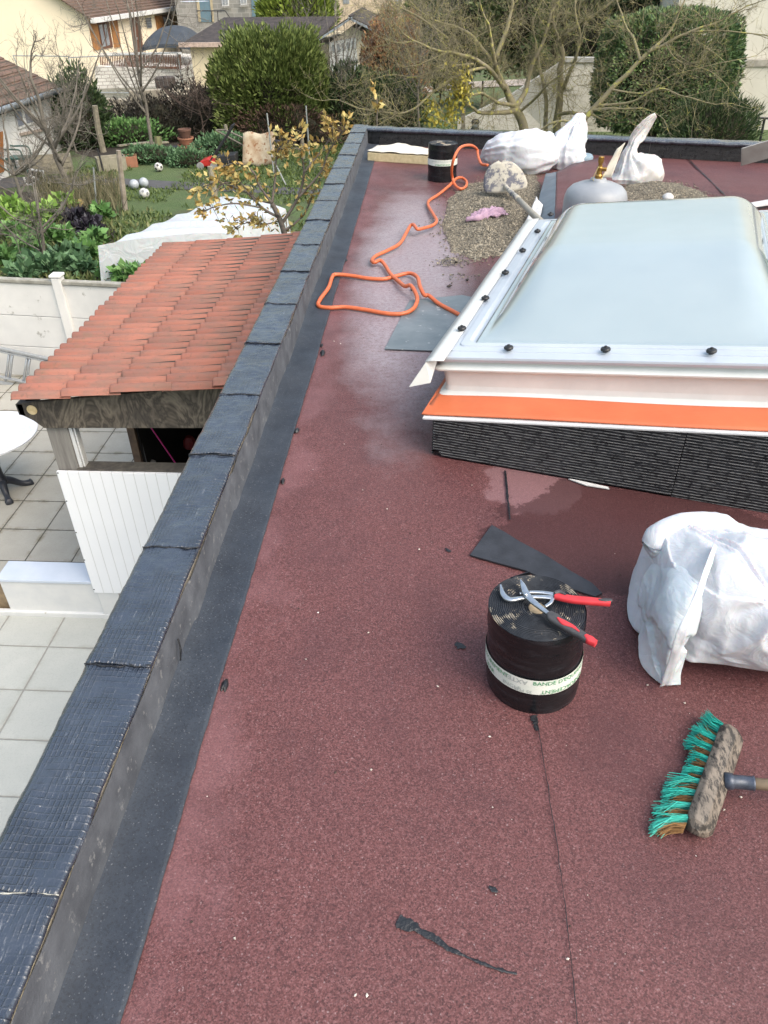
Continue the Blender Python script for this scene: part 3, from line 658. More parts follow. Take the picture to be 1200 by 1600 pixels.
mb = MB(); mb.grid(P); mb.build('facing', INSW, bt, smooth=True, solid=.004)
# ---- hose
HOSE = simple('orange_hose', (.62, .15, .055), (.52, .12, .045), 40, .42, .1, 80)
hp = [(762, 258, .14), (752, 256, .13), (747, 244, .16), (745, 233, .20), (735, 227, .27), (720, 230, .30), (711, 243, .27), (706, 262, .17), (707, 278, .07), (711, 289, .03), (719, 295, .02), (727, 292, .02), (729, 284, .02), (722, 278, .03), (713, 279, .04), (702, 290, .03), (685, 304, .012), (671, 313, .012), (669, 321, .012), (677, 335, .02), (682, 345, .025), (676, 352, .03), (660, 357, .035), (652, 358, .05), (646, 351, .05), (641, 353, .04), (634, 365, .03), (624, 381, .02), (604, 392, .02), (587, 400, .015), (581, 407, .02), (585, 410, .03), (594, 407, .03), (602, 415, .02), (610, 428, .02), (621, 438, .02), (632, 447, .04), (641, 446, .06), (648, 455, .05), (652, 468, .03), (646, 482, .02), (630, 490, .012), (605, 490, .012), (570, 484, .012), (540, 480, .012), (515, 481, .012), (498, 478, .012), (500, 468, .015), (513, 450, .02), (519, 433, .02), (525, 429, .02), (550, 431, .015), (575, 435, .012), (600, 436, .012), (620, 431, .012), (640, 427, .02), (652, 433, .03), (656, 447, .05), (663, 461, .03), (670, 462, .03), (685, 474, .015), (703, 484, .012), (720, 493, .012)]
pts = [at(x, y, z + .006) for x, y, z in hp]
mb = MB(); mb.tube(spline(pts, 7), .0122, 10); tag(mb.build('hose', HOSE, smooth=True), 'orange hose looping across the red roof from the white sacks to the metal sheet', 'hose')
# ---- gravel heaps
GRAV = simple('gravel', (.165, .145, .11), (.09, .085, .075), 60, .8, .3, 200, isl=.75)
def heap(name, outline, hmax, n, label, extra=()):
    O = np.array([at(*p) for p in outline])[:, :2]; c = O.mean(0)
    def inside(p):
        x, y = p; r = False; k = len(O)
        for i in range(k):
            x1, y1 = O[i]; x2, y2 = O[(i + 1) % k]
            if (y1 > y) != (y2 > y) and x < (x2 - x1) * (y - y1) / (y2 - y1) + x1: r = not r
        return r
    def dedge(p):
        a = O; b = np.roll(O, -1, 0); ab = b - a; t = np.clip(((p - a) * ab).sum(1) / (ab ** 2).sum(1), 0, 1); return np.linalg.norm(a + ab * t[:, None] - p, axis=1).min()
    lo, hi = O.min(0), O.max(0); mb = MB(); cnt = 0
    def hh(p): dd = dedge(p); return hmax * min(1, dd / .33) * (1 + .35 * float(fbm(np.array([p[0], p[1], .5]), 5, 3)))
    gx, gy = 46, 60; Pg = np.zeros((gy, gx, 3))
    for i, y in enumerate(np.linspace(lo[1], hi[1], gy)):
        for j, x in enumerate(np.linspace(lo[0], hi[0], gx)):
            z = hh(np.array([x, y])) if inside((x, y)) else -.03; Pg[i, j] = (x, y, z)
    mb.grid(Pg)
    while cnt < n:
        p = RNG.uniform(lo - .10, hi + .10); ins = inside(p); d_ = dedge(p)
        if not ins and (d_ > .12 or RNG.random() > .16 * math.exp(-d_ / .05)): continue
        z = hh(p) if ins else .004
        pebble(mb, (p[0], p[1], z + .004), RNG.uniform(.005, .0125)); cnt += 1
    for (x, y, r, k) in extra:
        q_ = at(x, y)
        for _ in range(k): o_ = RNG.normal(0, r, 2); pebble(mb, (q_[0] + o_[0], q_[1] + o_[1], .010 + .02 * math.exp(-(o_ @ o_) / r ** 2)), RNG.uniform(.005, .012))
    return tag(mb.build(name, GRAV, org=(c[0], c[1], 0)), label, 'gravel', kind='stuff'), hh
hA, hhA = heap('gravel_heap', [(699, 375), (690, 352), (697, 335), (700, 312), (716, 300), (728, 288), (752, 286), (780, 270), (815, 262), (838, 275), (846, 300), (838, 340), (812, 380), (785, 402), (762, 404), (742, 411), (725, 400), (706, 396)], .06, 15000, 'loose gravel heap left of the roof light under the shovel', [(705, 411, .05, 220), (712, 437, .05, 26), (740, 440, .08, 14), (690, 350, .07, 40)])
hB, hhB = heap('gravel_heap', [(965, 300), (985, 288), (1020, 284), (1060, 288), (1095, 300), (1110, 312), (1080, 322), (1000, 325), (960, 325)], .07, 7500, 'loose gravel heap behind the roof light under the knotted sack')
for k, (x, y) in enumerate([(713, 409), (702, 447), (643, 452), (730, 437)]):
    m2 = MB(); pebble(m2, at(x, y, .012), .02); tag(m2.build('stone', simple('dark_stone', (.05, .04, .035), None, 30, .8)), ['dark stone at the front tip of the gravel heap', 'dark stone left of the gravel spill', 'small dark stone inside the hose loop', 'dark stone below the gravel spill'][k], 'stone')
# ---- shovel
def gh(x, y, z): return at(x, y, z)
SH = thing('shovel', at(800, 300, .1), 'mortar crusted round shovel leaning on the gravel with its handle to the roof light', 'shovel')
SHM = simple('mortar_steel', (.46, .43, .36), (.33, .31, .27), 14, .8, .7, 50, spots=(7, (.12, .12, .145), .53)); WD = simple('grey_handle', (.36, .34, .29), (.26, .24, .20), 30, .7, .3, 60)
h1 = at(846, 349, .24); h0 = at(797, 282, .19)
cP = at(790, 290, .17); right_ = nrm(at(825, 290, .17) - at(758, 298, .12)); upv = nrm(at(785, 252, .30) - at(792, 296, .12))
Wd = np.linalg.norm(at(826, 290, .17) - at(757, 298, .12)) / 2
base_ = at(791, 298, .115); tipv = at(783, 251, .32) - base_
P = np.zeros((14, 17, 3))
for i, t in enumerate(np.linspace(0, 1, 14)):
    wdt = Wd * (math.sqrt(max(0, 1 - ((t - .12) / .885) ** 2)) if t > .12 else 1 - .10 * (.12 - t) / .12)
    for j, s_ in enumerate(np.linspace(-1, 1, 17)):
        P[i, j] = base_ + tipv * t + right_ * wdt * s_ + np.array([0, .9, .2]) * (-.03 * (1 - s_ * s_) * 1.0)
mb = MB(); mb.grid(P); mb.build('blade', SHM, SH, smooth=True, solid=.004)
mb = MB(); s0 = base_ + tipv * .18 + np.array([0, -.035, 0]); mb.tube(spline([base_ + tipv * .45 + [0, -.03, 0], s0, at(800, 302, .17), at(810, 311, .2)], 4), [.012] * 4 + [.018] * 4 + [.021] * 4 + [.022], 10); mb.build('socket', SHM, SH, smooth=True)
mb = MB(); mb.tube([at(803, 305, .18), at(825, 327, .215), at(848, 349.5, .25), at(850, 352, .252)], [.021, .022, .023, .019], 12); mb.build('handle', WD, SH, smooth=True)
# ---- purple rag
RAG = simple('mauve_rag', (.40, .27, .36), (.30, .20, .28), 20, .9, .5, 90)
c = at(763, 331, .1); P = np.zeros((22, 40, 3))
for i, v in enumerate(np.linspace(-1, 1, 22)):
    for j, u in enumerate(np.linspace(-1, 1, 40)):
        rr_ = (1 - abs(u) ** 3 * .5); p = np.array([c[0] + .135 * u + .03 * v, c[1] + .085 * v * rr_ + .07 * u, 0]); 
        p[:2] += .02 * np.array([vnoise(np.array([u * 3, v * 3, 0.]), 1), vnoise(np.array([u * 3, v * 3, 9.]), 1)])
        P[i, j] = (p[0], p[1], .075 + (.045 * math.cos(u * 1.3) * math.cos(v * 1.3) + .055 * float(crease(np.array([u * 1.3, v * 1.3, 2.]), 1.8, 4))))
mb = MB(); mb.grid(P); tag(mb.build('rag', RAG, smooth=True, solid=.004), 'crumpled mauve rag lying on the gravel heap', 'rag')
# ---- sacks
def sackmat(name, c1, c2, weave=True):
    M = Mt(name); M.objco(); c = M.mix(M.ramp(M.noise(5, 5, .6), [(.35, 0), (.7, 1)]), c1, c2); M.col(M.mix(M.ramp(M.noise(38, 5, .75), [(.68, 0), (.74, .5)]), c, (.42, .37, .30))); M.rough(.36); M.set(Subsurface_Weight=.25, Subsurface_Scale=.02)
    nb = M.bump(M.noise(11, 5, .6, dist=1.2), .4, .02); 
    if weave: M.bump(M.N('TexMagic').outputs[1] if False else M.noise(500, 2), .25, .001, nb)
    return M.m
SACK = sackmat('white_woven_sack', (.61, .63, .67), (.53, .55, .60)); SACK2 = sackmat('dusty_sack', (.58, .585, .60), (.49, .48, .465))
def ridged(p, s): return 1 - np.abs(vnoise(p, s)) * 2
def sack(name, rings, label, mat=SACK, nu=110, fold=.02, fs=9, seed=0., cat='sack', grp=None, twist=0., crs=.045, crs_s=4.5):
    """rings: (centre, rx, ry, axis-x dir angle); folds run along the sack, fading where it is full"""
    R0 = [(np.array(c_, float), rx, ry, an, fd) for c_, rx, ry, an, fd in rings]; k = len(R0); t = np.linspace(0, k - 1, 60)
    C = np.array([r[0] for r in R0]); P = np.zeros((60, nu, 3))
    CC = np.stack([np.interp(t, range(k), C[:, q_]) for q_ in range(3)], -1)
    for _ in range(4): CC[1:-1] = (CC[:-2] + 2 * CC[1:-1] + CC[2:]) / 4
    def ip(idx):
        a_ = np.interp(t, range(k), [r[idx] for r in R0])
        for _ in range(3): a_[1:-1] = (a_[:-2] + 2 * a_[1:-1] + a_[2:]) / 4
        return a_
    RX, RY, AN, FD = ip(1), ip(2), ip(3), ip(4)
    T = np.gradient(CC, axis=0)
    for i in range(60):
        d_ = nrm(T[i]); x = nrm(np.cross([0, 1, .001], d_)) if abs(d_[1]) < .95 else np.array([1., 0, 0]); y = np.cross(d_, x); an = math.radians(AN[i]); x, y = x * math.cos(an) + y * math.sin(an), -x * math.sin(an) + y * math.cos(an)
        for j in range(nu):
            a = 2 * math.pi * j / nu + twist * i / 60
            w_ = float(ridged(np.array([math.cos(a) * 1.3 + seed, math.sin(a) * 1.3, i * .012]), fs * .35)); w2 = float(fbm(np.array([math.cos(a) + seed, math.sin(a), i * .07]), 2.4, 3))
            m_ = 1 + FD[i] * w_ * .8 + fold * 4 * w2 * .35
            P[i, j] = CC[i] + x * RX[i] * math.cos(a) * m_ + y * RY[i] * math.sin(a) * m_
    cr_ = crease(P + seed, crs_s) * crs; dirs_ = P - CC[:, None, :]; dirs_ /= np.linalg.norm(dirs_, axis=-1, keepdims=True) + 1e-9; rad_ = np.minimum(RX, RY)[:, None]; cr_ = cr_ + crease(P + seed + 5, 13, 2) * crs * .35; P += dirs_ * (cr_ * np.minimum(1, .22 + rad_ / .13))[..., None]
    P[..., 2] = np.maximum(P[..., 2], .004 + .004 * np.abs(vnoise(P, 12)))
    mb = MB(); mb.grid(P, cu=True); mb.add(P[0], [tuple(range(nu))[::-1]]); mb.add(P[-1], [tuple(range(nu))])
    o = mb.build(name, mat, smooth=True); return tag(o, label, cat, grp)
G = 'white rubble sacks on the far part of the roof'
a = at(800, 262)   # wide slumped sack
sack('rubble_sack', [(at(752, 246, .10), .02, .03, 0, .2), (at(764, 242, .13), .12, .10, 0, .15), (at(790, 240, .16), .20, .17, 0, .12), (at(820, 240, .17), .23, .20, 0, .08), (at(848, 238, .17), .19, .17, 0, .1), (at(862, 232, .18), .12, .1, 0, .1), (at(868, 229, .19), .04, .04, 0, .1)], 'wide slumped white sack against the far parapet behind the shovel', SACK, seed=1.3, grp=G)
b = at(890, 262)
sack('rubble_sack', [(b + [0, 0, .0], .17, .15, 0, .05), (b + [-.01, 0, .08], .185, .16, 0, .08), (b + [-.02, .01, .18], .165, .14, 0, .15), (b + [.0, .03, .27], .135, .10, 0, .25), (b + [.03, .05, .35], .10, .07, 0, .3), (b + [.06, .07, .42], .06, .035, 0, .3), (b + [.09, .08, .455], .02, .015, 0, .2)], 'upright white sack with a pointed folded top beside the wide slumped sack', SACK, seed=4.1, grp=G)
c = at(990, 283)
sack('rubble_sack', [(c + [.0, 0, .0], .24, .17, 0, .02), (c + [0, .0, .06], .25, .18, 0, .04), (c + [-.02, .0, .12], .20, .14, 0, .12), (c + [-.05, .01, .17], .12, .09, 0, .3), (c + [-.07, .01, .22], .06, .05, 0, .45), (c + [-.06, .02, .28], .036, .034, 0, .6), (c + [-.04, .03, .34], .045, .030, 0, .6), (c + [.0, .04, .40], .062, .022, 25, .6), (c + [.04, .05, .45], .066, .016, 35, .5), (c + [.08, .06, .50], .050, .012, 40, .5), (c + [.11, .065, .53], .026, .010, 40, .5)], 'knotted white sack with a tall twisted neck on the gravel behind the gas bottle', SACK2, seed=8.4, grp=G, twist=2.5)
# blue-grey round lid under the upright sack
mb = MB(); mb.lathe([(.11, 0), (.115, .10), (.10, .12), (.04, .128), (0, .128)], at(906, 262), 30); tag(mb.build('bucket', simple('blue_grey_plastic', (.20, .28, .34), (.16, .23, .29), 8, .5), smooth=True), 'round blue grey bucket in front of the upright white sack', 'bucket')
# ---- loose piece of red membrane with a grey selvedge, bent up
mt = thing('membrane_piece', at(880, 300), 'loose bent piece of red membrane with a blue grey border behind the roof light', 'membrane')
redp = [(868, 266, .10), (905, 252, .14), (941, 246, .15), (975, 300, .05), (930, 345, .02), (866, 345, .02)]
def facet(rows, mat, name):
    P = np.array([[at(*p) for p in r] for r in rows]); a_, b_ = P.shape[:2]; t1 = np.linspace(0, a_ - 1, 16); t2 = np.linspace(0, b_ - 1, 22)
    Q = np.array([[[np.interp(v, range(b_), [np.interp(u, range(a_), P[:, j, k]) for j in range(b_)]) for k in range(3)] for v in t2] for u in t1]); Q[..., 2] += .008 * fbm(Q, 6, 2)
    mb = MB(); mb.grid(Q, flip=True); return mb.build(name, mat, mt, smooth=True, solid=-.005)
facet([[(869, 268, .14), (890, 259, .17), (915, 250, .18), (942, 246, .18)], [(868, 305, .13), (895, 305, .15), (925, 305, .15), (965, 300, .12)], [(866, 352, .10), (890, 352, .1), (930, 350, .1), (985, 345, .06)]], ROOFM, 'red_field')
M_BG = simple('blue_grey_selvedge', (.105, .135, .165), (.075, .10, .13), 12, .5, .4, 60, dist=.003, spots=(60, (.4, .42, .44), .70))
facet([[(853, 270, .10), (869, 268, .139)], [(843, 305, .08), (868, 305, .129)], [(838, 335, .06), (867, 335, .11)], [(848, 352, .07), (866, 352, .10)]], M_BG, 'selvedge')
# ---- gas bottle
GAS = simple('grey_gas_paint', (.30, .32, .35), (.24, .26, .29), 5, .42, .2, 40, spots=(16, (.5, .45, .36), .68)); BRASS = simple('brass', (.42, .25, .07), (.30, .17, .05), 30, .35, metallic=.9)
gc = aty(932, 300, 5.75); gc = np.array([gc[0], 5.75, 0.0]); zt_ = aty(932, 291, 5.6)[2]
gb = thing('gas_bottle', gc, 'grey steel gas bottle with a brass valve standing behind the roof light', 'gas bottle')
rg = (aty(981, 318, 5.75)[0] - aty(883, 318, 5.75)[0]) / 2
prof = [(rg * .9, 0), (rg, .02), (rg, zt_ - .13), (rg * .985, zt_ - .10), (rg * .93, zt_ - .065), (rg * .80, zt_ - .035), (rg * .55, zt_ - .012), (rg * .28, zt_), (rg * .26, zt_ + .008), (rg * .24, zt_ + .02), (0, zt_ + .02)]
mb = MB(); mb.lathe(prof, gc, 44); mb.build('body', GAS, gb, smooth=True)
mb = MB(); z = zt_ + .018; mb.lathe([(.026, 0), (.026, .02), (.020, .03), (.017, .055), (.021, .058), (.021, .072), (.015, .078), (.014, .10)], gc + [0, 0, z], 12); mb.lathe([(.0, 0), (.018, 0), (.02, .01), (.02, .04), (.016, .044), (0, .044)], gc + [0, 0, z + .10], 10)
mb.tube([gc + [0, 0, z + .062], gc + [.045, -.012, z + .062]], .014, 8); mb.build('valve', BRASS, gb, smooth=False, bevel=.001)
mb = MB(); mb.tube(spline([gc + [-.012, -.022, z + .085], gc + [-.03, -.03, z + .05], gc + [-.045, -.035, z + .0], gc + [0, -.05, z - .004], gc + [.03, -.03, z + .04]], 6), .0022, 5); mb.build('tie_cord', simple('cord', (.6, .5, .2), None, 10, .8), gb)
P = np.zeros((9, 7, 3))
for i, t in enumerate(np.linspace(0, 1, 9)):
    for j, s_ in enumerate(np.linspace(-1, 1, 7)):
        P[i, j] = gc + np.array([.055 + .075 * t + .035 * s_ * (1 - .3 * t), .01 + .03 * t, z + .005 + .20 * t + .02 * s_ * t]) + .012 * np.array([0, fbm(np.array([t * 3, s_ * 1.5, 3.]), 1, 3), 0])
mb = MB(); mb.grid(P); mb.build('crumpled_tag', INSW, gb, smooth=True, solid=.003)
# ---- white film scrap behind the dome, long white strip at right, board end
mb = MB(); mb.lathe([(.05, 0), (.045, .03), (.02, .05), (0, .055)], at(1043, 312, .02), 12); tag(mb.build('fleece_scrap', FLEECE, smooth=True), 'small white crumpled scrap on the gravel just behind the dome', 'scrap')
mb = MB(); mb.prism([at(1150, 323, .03), at(1205, 313, .03), at(1260, 300, .03), at(1260, 306, .03), at(1205, 320, .03), at(1155, 328, .03)], (0, 0, .012)); tag(mb.build('white_strip', WHB), 'narrow white strip lying on the roof at the far right', 'strip')
BRD = simple('cement_board', (.40, .39, .37), (.33, .31, .29), 9, .85, .4, 90)
a0, a1 = aty(1159, 246, 7.0), aty(1330, 196, 6.6); dirb = nrm(a1 - a0); up_ = nrm(np.cross(np.cross(dirb, [0, 0, 1]), dirb) + [0, -.5, 0])
hb = np.linalg.norm(aty(1160, 262, 7.0) - aty(1157, 231, 7.0)) / 2
mb = MB(); mb.prism([a0 - up_ * hb, a0 - up_ * hb + dirb * 1.6, a0 + up_ * hb + dirb * 1.6, a0 + up_ * hb], np.array([0, .022, 0])); tag(mb.build('cement_board', BRD, bevel=.004), 'grey cement board sticking into the picture at the far right', 'board')
# ---- broom
bt_, bb_ = at(1143, 1130, .055), at(1085, 1300, .055)
br = thing('broom', at(1118, 1215), 'worn wooden broom head with turquoise and brown bristles on the red roof', 'broom')
ax = nrm(at(1150, 1135, .05) - at(1092, 1300, .05)); ax[2] = 0; ax = nrm(ax); pr = np.array([ax[1], -ax[0], 0.])  # pr: to the right
c0 = (at(1138, 1140, .045) + at(1084, 1294, .045)) / 2; Lh = np.linalg.norm(at(1150, 1135, .045) - at(1092, 1294, .045)) / 2
# head lies on its side: bristles point left; long block with chamfered back
M = Mt('worn_painted_wood').objco(); c = M.mix(M.ramp(M.noise(9, 5, .7), [(.35, 0), (.7, 1)]), (.21, .175, .14), (.10, .085, .072))
M.col(M.mix(M.ramp(M.noise(48, 6, .75, co=M.scaled((1.6, .55, 1))), [(.47, 0), (.57, 1)]), c, (.025, .021, .018))); M.rough(.6); M.bump(M.noise(60, 4), .4, .003); BW = M.m
secw = [(-.024, -.032), (-.028, .022), (-.013, .034), (.014, .026), (.033, .004), (.036, -.020), (.024, -.034), (-.012, -.036)]   # (across, up)
mb = MB(); P = []
for t in np.linspace(-1, 1, 26):
    e = 1 - max(0, (abs(t) - .80) / .20) ** 2.4 * .72
    P.append([c0 + ax * Lh * t + pr * (a_ * e + .006) + np.array([0, 0, b_ * e + .0]) for a_, b_ in secw])
P = np.array(P); mb.grid(P, cu=True); mb.add(P[0], [tuple(range(8))[::-1]]); mb.add(P[-1], [tuple(range(8))]); mb.build('head', BW, br, bevel=.004)
TQ = simple('turquoise_bristle', (.02, .42, .33), (.012, .32, .25), 40, .5, isl=.35); BR_ = simple('brown_bristle', (.20, .10, .03), (.13, .065, .02), 40, .7, isl=.4)
tuft = [(.93, 1.0, .45), (.80, 1.0, .5), (.63, 1.15, .35), (.42, 1.15, .25), (.20, .80, .12), (-.02, .80, -.08), (-.22, 1.25, -.22), (-.43, 1.20, -.22), (-.66, 1.35, -.38), (-.88, 1.35, -.5)]
def bristles(t, ln, lean, mat, name, n, z0):
    mb = MB(); root = c0 + ax * Lh * t - pr * .016
    for k in range(n):
        s_ = root + ax * RNG.normal(0, .003) + np.array([0, 0, RNG.uniform(-.022, .016) + z0]); sp_ = RNG.normal(0, .11)
        d_ = -pr + ax * (lean + sp_) + np.array([0, 0, -.28 + RNG.normal(0, .07)]); L1 = .062 * ln * RNG.uniform(.8, 1.08)
        e1 = s_ + nrm(d_) * L1 * .5; e2 = s_ + nrm(d_ + ax * (lean * .5 + RNG.normal(0, .15)) + [0, 0, -.1]) * L1; e2[2] = max(e2[2], .006 + RNG.uniform(0, .004)); e1[2] = max(e1[2], .006)
        mb.tube([s_, e1, e2], [.00095, .0009, .0006], 4, cap=False)
    mb.build(name, mat, br)
for (t, ln, lean) in tuft:
    bristles(t, ln, lean, TQ, 'turquoise_tuft', 105, .0); bristles(t - .11, ln * .72, lean * .8, BR_, 'brown_tuft', 50, -.004)
hs0 = c0 + pr * .026 + ax * (-.005) + np.array([0, 0, .008]); he = at(1260, 1232, .075); dh = nrm(he - hs0)
STEEL = simple('ferrule', (.07, .085, .12), (.04, .05, .07), 40, .35, metallic=.3)
mb = MB(); mb.tube([hs0, hs0 + dh * .02, hs0 + dh * .022, hs0 + dh * .062, hs0 + dh * .066], [.021, .019, .016, .0165, .018], 14); mb.build('ferrule', STEEL, br, smooth=True)
mb = MB(); mb.tube([hs0 + dh * .062, hs0 + dh * .5, hs0 + dh * 1.25], [.0135, .0135, .0135], 14); mb.build('handle', simple('broom_stick', (.42, .30, .19), (.30, .21, .13), 30, .5), br, smooth=True)
# ---- big near sack: cloth settled over its filling by a small mass-spring solver
def drape(P, fixed, colls, steps=260, g=-.00035, stretch=1.0, inflate=0., damp=.97, bend=.25, floor=.004, wrapu=True):
    """P[nv][nu] grid, u periodic; colls: list of (centre, semi-axes)"""
    X_ = P.copy(); V = np.zeros_like(X_)
    def rl(d): return np.linalg.norm(d, axis=-1, keepdims=True)
    ru = rl(np.roll(P, -1, 1) - P) * stretch; rv = rl(P[1:] - P[:-1]) * stretch
    rd = rl(np.roll(P, -1, 1)[1:] - P[:-1]) * stretch; rd2 = rl(np.roll(P, 1, 1)[1:] - P[:-1]) * stretch
    nu = P.shape[1]
    for it in range(steps):
        V *= damp; V[..., 2] += g
        if inflate:
            du = np.roll(X_, -1, 1) - np.roll(X_, 1, 1); dv = np.zeros_like(X_); dv[1:-1] = X_[2:] - X_[:-2]; n_ = np.cross(du, dv); n_ /= rl(n_) + 1e-9; V += n_ * inflate
        Xn = X_ + V
        for _ in range(6):
            for par_ in (0, 1):
                i0 = np.arange(par_, nu, 2); i1 = (i0 + 1) % nu; d = Xn[:, i1] - Xn[:, i0]; L1 = rl(d) + 1e-9; c_ = d * ((L1 - ru[:, i0]) / L1 * .5); Xn[:, i0] += c_; Xn[:, i1] -= c_
                j0 = np.arange(par_, P.shape[0] - 1, 2); d = Xn[j0 + 1] - Xn[j0]; L1 = rl(d) + 1e-9; c_ = d * ((L1 - rv[j0]) / L1 * .5); Xn[j0] += c_; Xn[j0 + 1] -= c_
                for (sh, r_) in ((1, rd), (-1, rd2)):
                    d = np.roll(Xn, -sh, 1)[j0 + 1] - Xn[j0]; L1 = rl(d) + 1e-9; c_ = d * ((L1 - r_[j0]) / L1 * .25); Xn[j0] += c_; k_ = np.roll(Xn, -sh, 1); k_[j0 + 1] -= c_; Xn = np.roll(k_, sh, 1)
            if bend:
                a_ = (np.roll(Xn, 1, 1) + np.roll(Xn, -1, 1)) / 2; Xn += (a_ - Xn) * bend * .12; b_ = Xn.copy(); b_[1:-1] = (Xn[2:] + Xn[:-2]) / 2; Xn += (b_ - Xn) * bend * .12
            for (cc, aa) in colls:
                q_ = (Xn - cc) / aa; r_ = rl(q_); m_ = (r_ < 1)[..., 0]; Xn[m_] = (cc + q_ / (r_ + 1e-9) * aa)[m_]
            Xn[..., 2] = np.maximum(Xn[..., 2], floor)
            Xn[fixed] = P[fixed]
        V = Xn - X_; X_ = Xn
    return X_

big = thing('rubble_sack', (1.0, 1.66, 0), 'large crumpled white woven sack on the red roof right of the near roll', 'sack', None)
nv_, nu_ = 190, 240; P = np.zeros((nv_, nu_, 3)); ts = np.linspace(0, 1, nv_); an_ = np.linspace(0, 2 * math.pi, nu_, endpoint=False)
X0_ = np.interp(ts, [0, .03, .08, .2, .5, .9, 1], [.655, .66, .68, .76, .98, 1.38, 1.45]); RY_ = np.interp(ts, [0, .03, .08, .2, .5, .9, 1], [.05, .12, .175, .215, .235, .20, .02]); RZ_ = np.interp(ts, [0, .03, .08, .2, .5, .9, 1], [.06, .11, .145, .168, .165, .13, .02]); YC_ = np.interp(ts, [0, .2, 1], [1.70, 1.65, 1.63])
for q_ in range(6):
    for A_ in (X0_, RY_, RZ_): A_[1:-1] = (A_[:-2] + 2 * A_[1:-1] + A_[2:]) / 4
for i in range(nv_):
    ca, sa = np.cos(an_), np.sin(an_); P[i, :, 0] = X0_[i] + .02 * sa; P[i, :, 1] = YC_[i] + RY_[i] * np.sign(ca) * np.abs(ca) ** .85 - .03 * (sa - .3) * 0; P[i, :, 2] = .012 + RZ_[i] + RZ_[i] * np.sign(sa) * np.abs(sa) ** .85
C_ = np.stack([X0_, YC_, RZ_], -1)[:, None, :]; D_ = P - C_; D_ /= np.linalg.norm(D_, axis=-1, keepdims=True) + 1e-9
soft = np.clip((P[..., 2] - .07) / .08, 0, 1)                       # the filled bottom is taut, the empty top is crumpled
fan = np.arctan2(P[..., 2] - .30, P[..., 0] - .86 + (P[..., 1] - 1.55) * .4); fan_r = np.exp(-((P[..., 0] - .86) ** 2 + (P[..., 2] - .28) ** 2) / .06)
lumps = (P[..., 1] < 1.5) * 0 + vnoise(P * [1, 1, 1.3] + 4, 4.6) * .024 + crease(P, 3.6, 4) * .050 - .010 + fan_r * .020 * (1 - np.abs(vnoise(np.stack([fan * 2.3, fan * 0, fan * 0], -1), 1.0)) * 2)
taut = .006 * vnoise(P * [2.5, 1, 7] + P[..., [2, 0, 1]] * [3, 0, 0], 9)
P += D_ * (lumps * soft + taut * (1 - soft))[..., None]; P[..., 2] = np.maximum(P[..., 2], .004)
mb = MB(); mb.grid(P, cu=True); mb.add(P[0], [tuple(range(nu_))[::-1]]); mb.build('sack_cloth', SACK, big, smooth=True)
# rolled mouth of the sack, flopped over at the back left
cuff = [at(1026, 872, .20), at(1024, 850, .255), at(1040, 832, .285), at(1065, 822, .30), at(1095, 818, .31), at(1120, 818, .31), at(1138, 826, .30), at(1165, 850, .28), at(1195, 880, .26), at(1240, 905, .22)]
C = spline(cuff, 9); T = np.gradient(C, axis=0); n_ = len(C); rr = np.interp(np.linspace(0, 1, n_), [0, .1, .35, .6, 1], [.02, .040, .038, .030, .022]); V = []
for i in range(n_):
    d = nrm(T[i]); x = nrm(np.cross(d, [0, 0, 1])); y = np.cross(x, d); row = []
    for a in np.linspace(0, 2 * math.pi, 40, endpoint=False): p = C[i] + (x * math.cos(a) + y * math.sin(a)) * rr[i]; row.append(p + (x * math.cos(a) + y * math.sin(a)) * (.016 * float(crease(p * [1, 1, 1], 9, 3))))
    V.append(row)
mb = MB(); mb.grid(np.array(V), cu=True); mb.add(V[0], [tuple(range(40))[::-1]]); mb.add(V[-1], [tuple(range(40))]); mb.build('rolled_mouth', SACK, big, smooth=True)
# loose skirt of cloth hanging down on the left with its sewn hem
rows = [[(1022, 880, .20), (1005, 915, .13), (1000, 940, .09), (1003, 975, .06), (1003, 1010, .04), (1008, 1040, .015), (1034, 1068, .008)],
        [(1040, 872, .25), (1025, 910, .19), (1018, 945, .16), (1020, 980, .13), (1022, 1010, .09), (1028, 1045, .04), (1037, 1069, .012)],
        [(1070, 860, .29), (1052, 900, .26), (1042, 940, .24), (1038, 980, .20), (1036, 1010, .14), (1036, 1045, .06), (1040, 1069, .016)],
        [(1112, 852, .305), (1098, 895, .29), (1080, 940, .27), (1066, 980, .22), (1052, 1010, .16), (1044, 1045, .07), (1045, 1068, .014)],
        [(1125, 862, .29), (1115, 900, .27), (1100, 945, .24), (1085, 985, .19), (1070, 1015, .12), (1062, 1045, .06), (1060, 1066, .01)]]
Q = np.array([[at(*p) for p in r] for r in rows]); R1 = np.array([spline([Q[i, j] for i in range(5)], 14) for j in range(7)]); R2 = np.array([spline([R1[j, k] for j in range(7)], 14) for k in range(R1.shape[1])])
N_ = np.cross(np.gradient(R2, axis=0), np.gradient(R2, axis=1)); N_ /= np.linalg.norm(N_, axis=-1, keepdims=True) + 1e-9; N_ *= np.sign(N_[..., 2:3] + 1e-9)
R2 = R2 + N_ * (crease(R2, 6, 4) * .020 + .006)[..., None]; R2[..., 2] = np.maximum(R2[..., 2], .005)
mb = MB(); mb.grid(R2); mb.build('loose_cloth', SACK, big, smooth=True, solid=.002)
hemp = [at(1114, 852, .345), at(1098, 900, .33), at(1082, 945, .305), at(1064, 985, .262), at(1049, 1030, .15), at(1036, 1071, .02)]
C = spline(hemp, 10); T = np.gradient(C, axis=0); N_ = np.cross(T, [0, -.6, 1.]); N_ /= np.linalg.norm(N_, axis=1)[:, None]; wd_ = np.linspace(.25, 1, len(C))[:, None] ** .7
